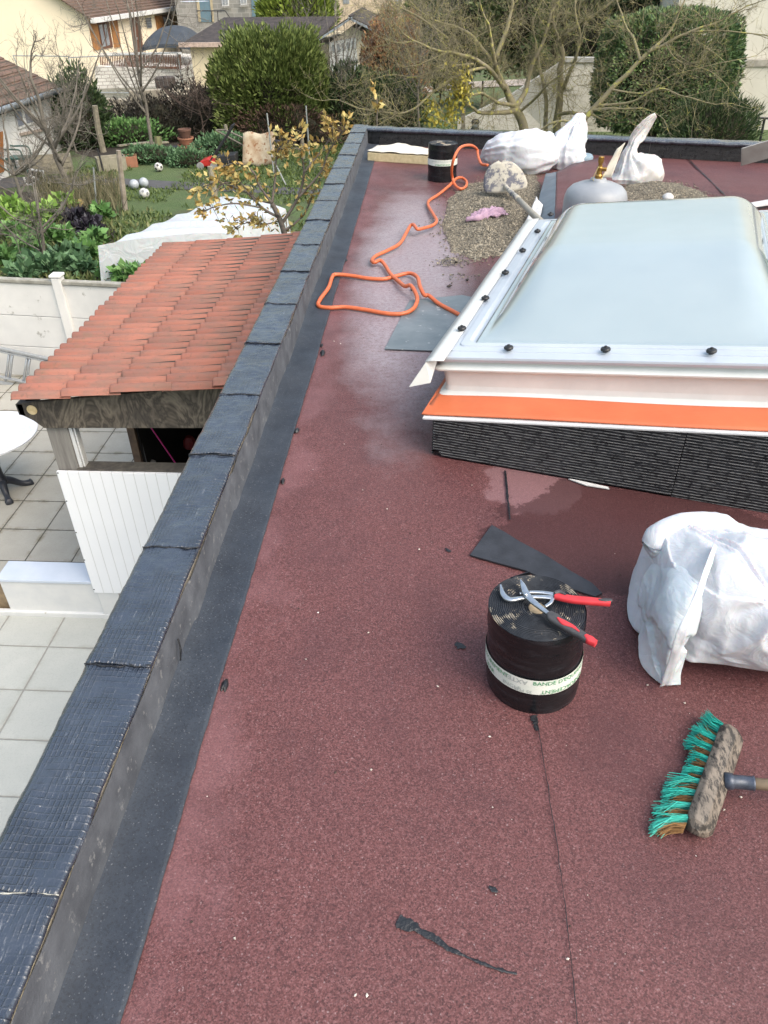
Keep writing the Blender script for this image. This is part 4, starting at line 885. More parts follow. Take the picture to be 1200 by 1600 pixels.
P2 = np.array([C + N_ * w_ * wd_ + np.array([0, -.010, .010]) + .004 * np.stack([vnoise(C + w_ * 30, 26)] * 3, -1) for w_ in (-.015, -.008, 0, .008, .015)])
mb = MB(); mb.grid(P2, flip=True); mb.build('hem', SACK, big, smooth=True, solid=.002)
# ================================================================== THE YARD AND THE SHED (yard level z = -2.9)
GZ = -2.9
def slabmat(name, c1, c2, joint, px, py, ox, oy, skew=0., dirt=.5):
    M = Mt(name); X, Y, Z = M.sep()
    xs_ = M.math('ADD', X, M.math('MULTIPLY', Y, skew)); u = M.math('DIVIDE', M.math('SUBTRACT', xs_, ox), px); v = M.math('DIVIDE', M.math('SUBTRACT', Y, oy), py)
    fu = M.math('PINGPONG', u, .5); fv = M.math('PINGPONG', v, .5)
    # distance to the nearest joint (integer values of u and v)
    wob = M.math('MULTIPLY', M.math('SUBTRACT', M.noise(18, 4), .5), .012)
    jm = M.math('MINIMUM', M.math('ADD', fu, wob), M.math('ADD', fv, wob)); j = M.ramp(jm, [(.008, 1), (.018, 0)])
    cell = M.N('CombineXYZ'); M.L(M.math('FLOOR', u), cell.inputs[0]); M.L(M.math('FLOOR', v), cell.inputs[1]); wn = M.N('TexWhiteNoise'); M.L(cell.outputs[0], wn.inputs[0])
    c = M.mix(M.ramp(M.noise(3.5, 5, .65), [(.3, 0), (.7, 1)]), c1, c2); c = M.mix(M.math('MULTIPLY', wn.outputs[0], .35), c, tuple(x * .72 for x in c1))
    c = M.mix(M.math('MULTIPLY', M.ramp(M.noise(90, 4, .8), [(.5, 0), (.7, 1)]), .3), c, tuple(x * .45 for x in c1))
    ed = M.math('MULTIPLY', M.ramp(jm, [(.01, 1), (.10, 0)]), M.ramp(M.noise(7, 4, .7), [(.45, 0), (.65, dirt)])); c = M.mix(ed, c, (.16, .13, .07))
    c = M.mix(j, c, joint); M.col(c); M.rough(.8); M.bump(M.math('SUBTRACT', M.math('MULTIPLY', M.noise(60, 4), .1), j), .6, .008); return M.m
SL1 = slabmat('pale_slabs', (.48, .485, .45), (.43, .44, .41), (.28, .27, .24), .49, .456, -3.03, 4.228, 0, .25)
SL2 = slabmat('rough_slabs', (.42, .40, .35), (.35, .335, .29), (.07, .065, .05), .447, .487, -4.16 , 5.31, .0, .8)
mb = MB(); mb.grid(np.array([[(x, y, GZ + .008) for x in (-9, PX0 + .02)] for y in (-3, 4.58)])); tag(mb.build('paving', SL1), kind='structure')
mb = MB(); mb.grid(np.array([[(x, y, GZ + .004) for x in (-9, PX0 + .02)] for y in (4.58, 9.3)])); tag(mb.build('terrace_paving', SL2), kind='structure')
WHT = simple('white_paint', (.68, .68, .67), (.58, .59, .60), 4, .55, .15, 30, spots=(22, (.40, .36, .30), .70)); WTOP = simple('white_sheet_top', (.58, .63, .72), (.50, .56, .66), 3, .25, .08, 10)
lw = thing('low_wall', (-3.1, 4.68, GZ), 'low white wall with a smooth blue white top beside the shed', 'low wall')
mb = MB(); mb.box((-3.505, 4.60, GZ), (-2.5, 4.80, GZ + .385)); mb.box((-5.2, 4.575, GZ), (-2.45, 4.62, GZ + .055)); mb.build('wall', WHT, lw, bevel=.008)
mb = MB(); mb.box((-3.52, 4.585, GZ + .385), (-2.52, 4.83, GZ + .412)); mb.build('top', WTOP, lw, bevel=.004)
mb = MB(); mb.box((-6, 4.66, GZ), (-3.51, 4.80, GZ + .30)); tag(mb.build('wooden_step', simple('tan_wood', (.30, .22, .13), (.22, .16, .10), 20, .8)), 'tan wooden box end left of the low white wall', 'box')
# shed
shed = thing('shed', (-1.9, 6.2, GZ), 'garden shed with an orange tiled roof and white boarded front beside the flat roof', 'shed')
OW = Mt('weathered_board').objco(); cg = OW.ramp(OW.math('PINGPONG', OW.math('ADD', OW.math('MULTIPLY', OW.noise(3.2, 4, .6, co=OW.scaled((1, 1, .45)), dist=1.2), 9.0), 0.0), .5), [(0, (.045, .037, .030)), (.5, (.16, .135, .105)), (1, (.36, .31, .24))])
OW.col(OW.mix(OW.ramp(OW.noise(4, 4, .7), [(.45, 0), (.65, .75)]), cg, (.035, .03, .027))); OW.rough(.85); OW.bump(OW.noise(30, 4, .7, co=OW.scaled((1, 1, 4))), .5, .006); OWM = OW.m
GW = Mt('grey_post').objco(); c = GW.mix(GW.ramp(GW.noise(22, 5, .7, co=GW.scaled((1, 1, .07))), [(.3, 0), (.7, 1)]), (.27, .255, .235), (.13, .12, .11)); GW.col(c); GW.rough(.85); GW.bump(GW.noise(40, 3, co=GW.scaled((1, 1, .08))), .5, .004); GWM = GW.m
YS = 4.58
# verge board
q = [aty(25, 631, YS), aty(31, 647, YS), aty(52, 657, YS), aty(69, 669, YS), aty(385, 669, YS), aty(385, 601, YS), aty(200, 615, YS)]
mb = MB(); mb.prism(q, (0, .03, 0)); mb.build('verge_board', OWM, shed, bevel=.002)
mb = MB(); mb.prism([aty(24, 632, YS), aty(30, 648, YS), aty(40, 650, YS), aty(34, 632, YS)], (0, 3.4, 0)); mb.build('eave_beam', simple('dark_timber', (.05, .045, .04), None, 10, .8), shed)
mb = MB(); cc = aty(50, 640.5, YS - .003); rx = np.linalg.norm(aty(50, 640, YS) - aty(58, 640, YS)); mb.lathe([(rx, 0), (rx * .97, .004), (0, .004)], cc, 20, ax=(0, -1, 0)); mb.build('log_end', simple('cut_wood', (.62, .50, .30), (.5, .38, .2), 30, .8), shed)
# post, downpipe, sill, door frame, dark inner room
def xz(x, y, Y=YS): p = aty(x, y, Y); return p[0], p[2]
x0, _ = xz(70, 672); x1, _ = xz(102, 672); zt0 = aty(70, 668, YS)[2]; zs = aty(90, 736, YS)[2]
mb = MB(); mb.box((x0 - .005, YS + .03, GZ), (x1, YS + .14, zt0 + .02)); mb.build('post', GWM, shed, bevel=.004)
mb = MB(); mb.box((x1 + .002, YS + .04, zs - .02), (x1 + .028, YS + .11, zt0 + .02)); mb.box((x1 + .032, YS + .05, zs - .02), (x1 + .045, YS + .11, zt0 + .02)); mb.build('white_jamb', WHT, shed, bevel=.003)
mb = MB(); mb.box((x1 - .01, YS + .015, zs - .03), (PX0 - .02, YS + .13, zs + .012)); mb.build('sill', simple('dark_sill', (.10, .09, .075), (.05, .045, .04), 20, .8), shed, bevel=.003)
# white boarded front with grooves
M = Mt('white_boarding'); X, Y, Z = M.sep(); gr = M.ramp(M.math('PINGPONG', M.math('DIVIDE', M.math('ADD', X, 2.70), .083), .5), [(.0, 1), (.045, 0)])
M.col(M.mix(M.math('MULTIPLY', gr, .6), M.mix(M.noise(4, 4), (.86, .87, .90), (.80, .81, .84)), (.36, .35, .32))); M.rough(.4); M.bump(M.math('MULTIPLY', gr, -1.0), .6, .003); BOARD = M.m
zb = aty(147, 925, YS)[2]
mb = MB(); mb.box((-2.70, YS - .008, zb), (PX0 - .02, YS + .015, zs - .002)); mb.build('front_panel', BOARD, shed, bevel=.001)
mb = MB()
for k, (x, y) in enumerate(((90.5, 739), (104, 783), (119, 832), (132, 875), (147, 921))):
    p = aty(x, y, YS - .009); mb = MB(); mb.lathe([(.006, 0), (.005, .003), (0, .003)], p, 8, ax=(0, -1, 0)); mb.build('screw', TAR, shed)
mb = MB(); mb.box((-2.68, YS + .0, GZ), (-2.50, YS + .12, zb)); mb.box((-2.47, YS + .02, GZ), (-2.45, YS + .12, zb)); mb.box((-2.42, YS + .02, GZ), (PX0 - .02, YS + .14, zb)); mb.build('plinth', WHT, shed, bevel=.006)
YD = 5.35
xd0 = aty(197, 669, YD)[0]; xd1 = aty(209, 669, YD)[0]
mb = MB(); mb.box((xd0, YD, GZ), (xd1, YD + .07, -.82)); mb.build('door_post', simple('brown_timber', (.20, .13, .085), (.12, .08, .06), 16, .8), shed, bevel=.003)
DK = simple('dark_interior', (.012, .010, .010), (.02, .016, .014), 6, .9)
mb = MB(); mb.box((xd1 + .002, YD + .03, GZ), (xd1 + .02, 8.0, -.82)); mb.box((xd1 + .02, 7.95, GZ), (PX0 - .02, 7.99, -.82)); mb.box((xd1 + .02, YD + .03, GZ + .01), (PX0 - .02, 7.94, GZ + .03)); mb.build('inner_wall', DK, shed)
mb = MB(); mb.tube([aty(215, 672, YD + .05), aty(236, 752, YD + .05)], .010, 8); mb.build('curtain_rod', simple('grey_rod', (.25, .25, .26), None, 20, .5), shed)
tb = MB(); tb.tube([aty(236, 668, 5.2), aty(288, 744, 5.2)], .006, 8); tag(tb.build('pink_pole', simple('pink_plastic', (.55, .02, .22), None, 10, .4)), 'bright pink pole leaning inside the dark shed opening', 'pole')
def stuffbox(name, x, y, Y, w_, h_, mat, lab, cat):
    p = aty(x, y, Y); mb = MB(); mb.lathe([(w_ * .6, 0), (w_, h_ * .15), (w_ * .9, h_ * .7), (w_ * .5, h_), (0, h_)], p, 9); return tag(mb.build(name, mat, bevel=.004), lab, cat)
stuffbox('helmet', 298, 700, 5.8, .06, .12, simple('red_dull', (.20, .02, .02), None, 9, .5), 'dull red object hanging inside the dark shed opening', 'tool')
stuffbox('clamp', 238, 727, 5.5, .04, .05, simple('steel_dull', (.45, .44, .42), None, 9, .5), 'small steel clamp just above the shed sill', 'clamp')
for (x, xx) in ((-1.6, 0), ):
    mb = MB(); mb.bar((-2.72, 8.0, GZ), (-2.72, 8.0, -.85), .1, .1); mb.build('post', GWM, shed)
# tiled roof: overlapping courses of double-barrel tiles
M = Mt('clay_tiles'); isl = M.island(); c = M.ramp(isl, [(0, (.27, .10, .07)), (.35, (.31, .12, .085)), (.7, (.34, .135, .095)), (.9, (.29, .115, .08)), (1, (.25, .105, .08))])
c = M.mix(M.math('MULTIPLY', M.ramp(M.noise(5, 5, .7, co=M.scaled((.7, 3, 1))), [(.40, 0), (.60, 1)]), .65), c, (.17, .11, .09)); c = M.mix(M.ramp(M.noise(26, 5, .75), [(.56, 0), (.70, .5)]), c, (.09, .07, .055)); c = M.mix(M.ramp(M.noise(2.3, 5, .7), [(.58, 0), (.70, .4)]), c, (.13, .12, .07)); M.col(c); M.rough(.75); M.bump(M.noise(60, 4), .25, .004); TILE = M.m
A0 = aty(25, 627, 4.47); sl_ = (aty(350, 604, 4.47)[2] - A0[2]) / (aty(350, 604, 4.47)[0] - A0[0])
mb = MB(); PIT = .1175; crs = .352; nrow = 31
for cidx in range(6):
    for r in range(nrow):
        y0 = 4.47 + r * PIT; jx = RNG.normal(0, .006); jz = RNG.normal(0, .0025)
        xa = A0[0] + cidx * crs - .03 + jx; xb = A0[0] + (cidx + 1) * crs + .035
        if cidx == 5: xb = PX0 - .012
        ys = np.linspace(-.004, PIT + .004, 17); P = []
        for (x, lift, inner) in ((xa, .012, 1), (xa, .020, 0), (xa + .008, .022, 0), (xb, .008, 0)):
            row = []
            for yy in ys:
                t = yy / PIT; prof_ = .034 * math.sqrt(max(0, 1 - ((t - .36) / .30) ** 2)) if abs(t - .36) < .30 else 0.0
                z = A0[2] + (x - A0[0]) * sl_ + lift + jz + prof_ * (.55 if inner else 1) - .012 * math.sin(math.pi * min(1, (x - A0[0]) / 2.0)) - .004 * r * .3
                row.append((x + (.0 if not inner else .002), y0 + yy, z))
            P.append(row)
        mb.grid(np.array(P), flip=True)
mb.build('tiled_roof', TILE, shed, smooth=True, solid=-.004)
mb = MB(); mb.prism([(A0[0] + .06, 4.6, A0[2] - .012), (PX0 - .02, 4.6, A0[2] + sl_ * 1.9 - .012), (PX0 - .02, 8.05, A0[2] + sl_ * 1.9 - .03), (A0[0] + .06, 8.05, A0[2] - .03)], (0, 0, .02)); mb.build('roof_deck_boards', simple('dark_boards', (.06, .05, .04), None, 10, .8), shed)
# garden table with round marble top and cast iron foot
tb = thing('garden_table', aty(5, 770, 6.45) * [1, 1, 0] + [0, 0, GZ], 'round white marble garden table on a black cast iron foot', 'table')
tcx = at(-22, 678, GZ + .73); rt = at(55, 676, GZ + .73)[0] - tcx[0]
M = Mt('marble'); v = M.ramp(M.noise(3.2, 6, .7, dist=1.6), [(.47, 0), (.5, 1), (.53, 0)]); M.col(M.mix(M.math('MULTIPLY', v, .35), (.66, .67, .70), (.38, .40, .44))); M.rough(.25); MARB = M.m
mb = MB(); mb.lathe([(rt * .96, -.03), (rt, -.02), (rt, -.004), (rt * .985, 0), (0, 0)], tcx, 56); mb.build('table_top', MARB, tb, smooth=False)
IRON = simple('cast_iron', (.028, .032, .042), (.018, .02, .028), 20, .45)
ft = np.array([tcx[0] + .12, tcx[1] + .02, GZ])
ft = at(8, 768, GZ)
top_ = np.array([ft[0] - .0, ft[1] + .0, tcx[2] - .03])
mb = MB(); mb.lathe([(.05, .10), (.075, .14), (.065, .17), (.045, .20), (.040, .32), (.052, .35), (.038, .38), (.032, .6), (.05, .68), (.12, .70)], ft, 16); mb.build('column', IRON, tb, smooth=True)
for k in range(4):
    a = math.radians(35 + 90 * k); d = np.array([math.cos(a), math.sin(a), 0]); mb = MB()
    mb.tube(spline([ft + [0, 0, .14], ft + d * .08 + [0, 0, .12], ft + d * .17 + [0, 0, .05], ft + d * .25 + [0, 0, .022], ft + d * .29 + [0, 0, .03]], 5), [.05, .05, .048, .046, .044, .042, .04, .038, .036, .034, .032, .031, .032, .034, .036, .038, .040, .042, .042, .038, .03], 8); mb.build('foot', IRON, tb, smooth=True)
# concrete panel wall at the end of the yard
CW = simple('painted_concrete', (.70, .69, .67), (.62, .615, .60), 2.5, .85, .3, 50, spots=(4.5, (.38, .37, .34), .66))
gw = thing('garden_wall', (-5, 9.2, GZ), 'pale concrete panel garden wall with a capped post behind the ladder', 'wall')
ztw = aty(40, 437, 9.2)[2]; yw = lambda x: 9.2 - (x + 5) * .10
xs_ = [-9.5, -7.15, aty(108, 500, 9.2)[0], -2.35, .2]
for a, b in zip(xs_[:-1], xs_[1:]):
    mb = MB(); nr = 3; hh_ = (ztw - GZ - .05) / nr
    for r in range(nr):
        z0 = GZ + r * hh_; mb.prism([(a + .05, yw(a), z0 + .004), (b - .05, yw(b), z0 + .004), (b - .05, yw(b), z0 + hh_ - .004), (a + .05, yw(a), z0 + hh_ - .004)], (0, .04, 0))
    mb.build('panel', CW, gw, bevel=.004)
    mb = MB(); mb.prism([(a + .05, yw(a) - .025, ztw - .045), (b - .05, yw(b) - .025, ztw - .045), (b - .05, yw(b) - .025, ztw + .005), (a + .05, yw(a) - .025, ztw + .005)], (0, .09, 0)); mb.build('cap', simple('mossy_cap', (.36, .35, .31), (.22, .21, .18), 9, .9, .5, 60), gw, bevel=.01)
for x in xs_:
    mb = MB(); mb.box((x - .06, yw(x) - .05, GZ), (x + .06, yw(x) + .09, ztw + .05)); mb.box((x - .075, yw(x) - .06, ztw + .05), (x + .075, yw(x) + .10, ztw + .085)); mb.build('post', CW, gw, bevel=.012)
# aluminium ladder lying against the wall
AL = simple('aluminium', (.52, .54, .56), (.42, .44, .47), 20, .35, metallic=.7)
ld = thing('ladder', (-5.3, 8.95, GZ), 'aluminium extension ladder lying on its side against the pale garden wall', 'ladder')
def LP(x, y, Y=9.0): return aty(x, y, Y)
for (pa, pb, r) in (((-130, 515), (88, 563), .026), ((-140, 572), (46, 606), .026), ((-130, 521), (88, 567), .018), ((-130, 561), (60, 601), .018)):
    mb = MB(); mb.bar(LP(*pa, 8.97), LP(*pb, 8.97 if pb[1] > 0 else 9), r, .055, up=(0, 1, 0)); mb.build('rail', AL, ld, bevel=.003)
for (pa, pb) in (((15, 549), (9, 594)), ((20, 551), (15, 592)), ((43, 554), (36, 600)), ((47, 557), (42, 598)), ((70, 560), (66, 583)), ((75, 562), (71, 585)), ((-14, 543), (-20, 588)), ((-42, 537), (-48, 582))):
    mb = MB(); mb.tube([LP(*pa, 8.985), LP(*pb, 8.985)], .017, 8); mb.build('rung', AL, ld, smooth=True)
# ================================================================== GARDENS AND HOUSES BEHIND
def tz(Y): return GZ - .015 - (np.clip(Y, 30, 56) - 30) * .075
GR = Mt('grass_ground'); n_ = GR.noise(.9, 5, .65); c = GR.mix(GR.ramp(n_, [(.35, 0), (.6, 1)]), (.075, .125, .040), (.10, .145, .055)); c = GR.mix(GR.ramp(GR.noise(.55, 5, .7), [(.52, 0), (.66, .8)]), c, (.085, .07, .05)); c = GR.mix(GR.ramp(GR.noise(24, 4, .8), [(.45, 0), (.7, .6)]), c, (.03, .042, .016)); GR.col(c); GR.rough(.95); GR.bump(GR.noise(30, 4, .8), .8, .05)
gx = np.r_[-1500, -400, -120, np.linspace(-60, 60, 60), 120, 400, 1500]; gy = np.r_[-300, -40, -3.2, np.linspace(9.25, 60, 80), 90, 200, 600, 2200]
P = np.array([[(x, y, tz(y)) for x in gx] for y in gy]); mb = MB(); mb.grid(P); tag(mb.build('ground', GR.m, org=(0, 0, 0)), kind='structure')
def GP(x, y, dz=0.):                       # photo position -> point on the terrain
    p = at(x, y, GZ - .015)
    for _ in range(12): p = at(x, y, tz(p[1]))
    return p + np.array([0, 0, dz])
def patch(name, pts, mat, dz, kind='structure', **k):
    P_ = [GP(*p, dz) for p in pts]; mb = MB(); mb.add(P_, [tuple(range(len(P_)))[::-1]]); return tag(mb.build(name, mat), k.get('label'), k.get('cat'), kind=kind)
PATHM = simple('asphalt_path', (.085, .085, .09), (.06, .06, .066), 5, .9, .5, 60, spots=(14, (.07, .09, .04), .66))
patch('path', [(-60, 284), (0, 279), (60, 276), (130, 273), (200, 280), (290, 285), (380, 289), (520, 297), (520, 308), (380, 301), (300, 297), (200, 293), (130, 286), (60, 289), (0, 296), (-60, 300)], PATHM, .012)
SOIL = simple('dark_soil', (.050, .040, .032), (.028, .023, .019), 2.5, .95, .9, 14, dist=.05)
patch('soil_bed', [(-80, 300), (60, 300), (110, 325), (160, 345), (200, 380), (230, 440), (-120, 470)], SOIL, .008)
patch('soil_bed', [(200, 262), (230, 240), (300, 230), (420, 226), (560, 215), (640, 200), (560, 170), (300, 175), (150, 195), (120, 240)], SOIL, .008)
LEAFT = [(0, 0), (.5, .28), (1, 0), (.5, -.28)]
def leaves(mb, pts, dirs, L_, Wd, jit=.35, droop=0.):
    n = len(pts); d = dirs + RNG.normal(0, jit, (n, 3)); d[:, 2] -= droop; d /= np.linalg.norm(d, axis=1)[:, None] + 1e-9
    s_ = np.cross(d, RNG.normal(0, 1, (n, 3))); s_ /= np.linalg.norm(s_, axis=1)[:, None] + 1e-9; l = L_ * RNG.uniform(.6, 1.25, (n, 1)); w_ = Wd * RNG.uniform(.7, 1.2, (n, 1))
    V = np.stack([pts, pts + d * l * .5 + s_ * w_ / 2, pts + d * l, pts + d * l * .45 - s_ * w_ / 2], 1).reshape(-1, 3); base = mb.n; mb.v.append(V); mb.n += len(V)
    mb.f.extend([[base + 4 * k, base + 4 * k + 1, base + 4 * k + 2, base + 4 * k + 3] for k in range(n)]); mb.fm.extend([0] * n)
def foliage_mat(name, dark, mid, light, rough=.6, sc=1.2, trans=.0):
    M = Mt(name); c = M.ramp(M.island(), [(0, dark), (.45, mid), (1, light)]); cl = M.ramp(M.noise(sc, 4, .65), [(.35, 0), (.65, 1)]); c = M.mix(M.math('MULTIPLY', cl, .6), c, M.mix(.5, c, dark)); M.col(c); M.rough(rough); M.set(Specular_IOR_Level=.25); return M.m
BARK = simple('bark', (.13, .11, .085), (.075, .065, .05), 14, .9, .6, 40); LICH = simple('lichen_bark', (.20, .175, .125), (.23, .205, .11), 5, .9, .6, 30, spots=(7, (.36, .34, .10), .56)); GBARK = simple('grey_twigs', (.19, .17, .145), (.11, .10, .085), 4, .9)
def crown_pts(c, r, n, shell=.62, lump=.28, sc=1.0, seed=0., flat=0.):
    u = RNG.normal(0, 1, (n, 3)); u /= np.linalg.norm(u, axis=1)[:, None]; lum = 1 + lump * fbm(u * 2.2 + seed, sc, 3)
    if flat: u2 = np.sign(u) * np.abs(u) ** flat; u = u2 / np.linalg.norm(u2, axis=1)[:, None] * (1 + .0 * u2) ; m_ = np.max(np.abs(u), axis=1, keepdims=True); u = u / m_ ** .55
    q = (shell + (1 - shell) * RNG.random((n, 1)) ** .6) * lum[:, None]; return np.array(c) + u * q * np.array(r), u
def bush(name, c, r, n, L_, Wd, mat, label, cat, group=None, up=.5, trunk=None, shell=.45, lump=.28, core=True, sc=1.0, flat=0., barkm=None, ground=None, droop=0., extra=None):
    c = np.array(c, float); r = np.array(r, float); gz = c[2] - r[2] if ground is None else ground
    t = thing(name, (c[0], c[1], gz), label, cat, group); mb = MB(); p, u = crown_pts(c, r, n, shell, lump, sc, float(RNG.random() * 9), flat); k = p[:, 2] > gz; p, u = p[k], u[k]
    d = u.copy(); d[:, 2] += up; leaves(mb, p, d, L_, Wd, .45, droop)
    if extra: extra(mb)
    mb.build('crown' if trunk else 'foliage', mat, t)
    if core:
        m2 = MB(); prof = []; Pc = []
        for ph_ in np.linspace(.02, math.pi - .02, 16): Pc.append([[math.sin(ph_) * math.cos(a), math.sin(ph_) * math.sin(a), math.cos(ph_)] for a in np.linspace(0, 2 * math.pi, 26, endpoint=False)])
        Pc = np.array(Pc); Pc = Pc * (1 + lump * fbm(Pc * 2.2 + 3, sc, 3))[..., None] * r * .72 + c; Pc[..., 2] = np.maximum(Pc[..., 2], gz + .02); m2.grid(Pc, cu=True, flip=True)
        m2.build('dark_core', simple(name + '_inner', (.018, .022, .010), (.03, .022, .012), 6, .95, 1, 20, dist=.05), t)  # added solid dark core, keeps the crown from being see-through
    m3 = MB(); tr = trunk or (.05, .4); m3.tube([(c[0], c[1], gz - .02), (c[0] + .02, c[1], gz + tr[1] * .5), (c[0], c[1], gz + tr[1] + r[2] * .3)], [tr[0] * 1.2, tr[0], tr[0] * .8], 9); m3.build('trunk', barkm or BARK, t, smooth=True)
    return t
def sticks(mb, A_, D_, L_, r):
    n = len(A_); d = D_ / (np.linalg.norm(D_, axis=1)[:, None] + 1e-9); x = np.cross(d, [.3, .5, .8]); x /= np.linalg.norm(x, axis=1)[:, None] + 1e-9; y = np.cross(d, x); B_ = A_ + d * L_[:, None]; M_ = (A_ + B_) / 2 + (x + y) * (L_ * RNG.normal(0, .07, n))[:, None]
    V = np.stack([A_ + x * r, A_ - x * r * .5 + y * r * .87, A_ - x * r * .5 - y * r * .87, M_ + x * r * .7, M_ - x * r * .35 + y * r * .6, M_ - x * r * .35 - y * r * .6, B_], 1).reshape(-1, 3); b = mb.n; mb.v.append(V); mb.n += len(V)
    for k in range(n):
        q = b + 7 * k; mb.f += [[q, q + 1, q + 4, q + 3], [q + 1, q + 2, q + 5, q + 4], [q + 2, q, q + 3, q + 5], [q + 3, q + 4, q + 6], [q + 4, q + 5, q + 6], [q + 5, q + 3, q + 6]]
    mb.fm += [0] * (6 * n)
def limb_tree(name, limbs, label, cat, mat, twn=7, twl=.9, depth=2, r_tw=.012, group=None, seed=1, grav=-.05, base=None, tw=1., fine=.05, fl=1.):
    rg = np.random.default_rng(seed); P0 = limbs[0][0][0]; base = base if base is not None else limbs[0][0][0]
    t = thing(name, base, label, cat, group); tr = MB(); mb = MB(); ends = []
    def grow(p, d, L_, r, dep):
        n = 5; pts = [p]; dd = d.copy()
        for k in range(n): dd = nrm(dd + rg.normal(0, .17, 3) + [0, 0, .05]); pts.append(pts[-1] + dd * L_ / n)
        mb.tube(pts, np.linspace(r, r * .35, n + 1), 3 if r < .008 else 4, cap=False)
        if dep <= 1: ends.extend([(q_, dd) for q_ in pts[1:]])
        if dep > 0:
            for k in range(rg.integers(3, 6)):
                i = rg.integers(1, n + 1); nd = nrm(dd + rg.normal(0, .75, 3) + [0, 0, .1]); grow(np.array(pts[i]), nd, L_ * rg.uniform(.35, .62), r * .55, dep - 1)
    for li, (pts, r0, r1, k) in enumerate(limbs):
        if name == 'fruit_tree': r0, r1 = r0 * .8, r1 * .75
        C = spline([np.array(p, float) for p in pts], 5); C += np.stack([fbm(C + 3 * q, 1.6, 3) for q in range(3)], -1) * min(.10, r0 * 1.6) * np.linspace(0, 1, len(C))[:, None]
        (tr if li == 0 else mb).tube(C, np.linspace(r0, r1, len(C)), 9 if r0 > .03 else 6)
        Lt = np.linalg.norm(C[-1] - C[0])
        for q in range(int(k * tw)):
            f_ = rg.uniform(.22, 1.0) if li else rg.uniform(.5, 1); i = min(len(C) - 1, int(f_ * (len(C) - 1))); tg = nrm(C[min(i + 1, len(C) - 1)] - C[max(i - 1, 0)])
            nd = nrm(tg * .5 + rg.normal(0, .7, 3) + [0, 0, grav]); grow(C[i], nd, twl * rg.uniform(.5, 1.2), max(r_tw * rg.uniform(.7, 1.3), .004), depth - 1)
        grow(C[-1], nrm(C[-1] - C[-3]), twl * .8, r1 * .9, depth - 1)
    if fine and ends:
        E_ = np.array([e[0] for e in ends]); D0 = np.array([e[1] for e in ends]); k_ = rg.random(len(E_)) < fine; E_ = E_[k_]; D0 = D0[k_]
        sticks(mb, E_, D0 * .4 + rg.normal(0, .7, E_.shape), rg.uniform(.10, .42, len(E_)) * fl, .0032)
    tr.build('trunk', mat, t, smooth=True); mb.build('branches', mat, t, smooth=True); return t
# ---- plants of the kitchen garden
grs = MB(); 
for (n, x0, x1, y0, y1) in ((16000, -9, -1.2, 9.6, 20), (14000, -10, 0, 20, 26), (6000, -4, 8, 20, 30)):
    p = np.stack([RNG.uniform(x0, x1, n), RNG.uniform(y0, y1, n), np.full(n, GZ - .01)], -1); d = np.tile([0, 0, 1.], (n, 1)); k = fbm(p * [1, 1, 0], .6, 3) > -.15; leaves(grs, p[k], d[k], .10, .035, .5)
tag(grs.build('grass', foliage_mat('grass_blades', (0.046, 0.072, 0.019), (0.085, 0.130, 0.036), (0.156, 0.195, 0.065))), 'short green grass growing round the beds and the path', 'grass', kind='stuff')
CAB = foliage_mat('cabbage_leaf', (.05, .12, .04), (.12, .25, .07), (.22, .37, .14), sc=2); LIME = foliage_mat('lime_leaf', (.09, .17, .03), (.20, .35, .07), (.31, .47, .12), sc=2); PUR = foliage_mat('purple_leaf', (0.013, 0.011, 0.020), (0.033, 0.028, 0.039), (0.066, 0.066, 0.077), sc=3); BLG = foliage_mat('bluegreen_leaf', (.045, .095, .045), (.09, .18, .085), (.18, .29, .16), sc=3)
def rosette(x, y, r, h, mat, label, name='leafy_plant', n=46, cat='plant', grp='kitchen garden plants', lf=.5):
    c = GP(x, y); t = MB(); a = RNG.uniform(0, 6.3, n); e = RNG.uniform(.1, 1.4, n); rr_ = r * RNG.uniform(.15, .75, n)
    p = c + np.stack([np.cos(a) * rr_ * .6, np.sin(a) * rr_ * .6, RNG.uniform(.05, .75, n) * h], -1); d = np.stack([np.cos(a) * np.cos(e), np.sin(a) * np.cos(e), np.sin(e) * .8], -1); leaves(t, p, d, r * lf * .9, r * lf * .6, .35)
    for k in range(5): q_ = c + RNG.normal(0, r * .15, 3) * [1, 1, 0]; t.tube([q_, q_ + [RNG.normal(0, .03), 0, h * .7]], [.012, .006], 4)
    return tag(t.build(name, mat, org=c), label, cat, grp)
spots_ = [(8, 355, LIME, 'lime green'), (30, 372, CAB, 'mid green'), (55, 352, LIME, 'lime green'), (82, 348, LIME, 'lime green'), (104, 335, LIME, 'bright lime'), (75, 380, CAB, 'mid green'), (45, 400, CAB, 'mid green'), (12, 415, CAB, 'mid green'), (22, 340, LIME, 'lime green'), (118, 352, PUR, 'dark purple'), (135, 368, PUR, 'dark purple'), (128, 350, PUR, 'dark purple'), (148, 362, PUR, 'dark purple'), (60, 425, BLG, 'blue green'), (85, 430, BLG, 'blue green'), (108, 425, BLG, 'blue green'), (132, 428, BLG, 'blue green'), (95, 413, BLG, 'blue green'), (120, 410, BLG, 'blue green'), (140, 405, CAB, 'mid green'), (178, 436, CAB, 'mid green'), (200, 440, CAB, 'mid green'), (222, 442, CAB, 'mid green'), (150, 385, CAB, 'mid green'), (100, 380, CAB, 'mid green'), (40, 440, BLG, 'blue green'), (160, 345, CAB, 'mid green')]
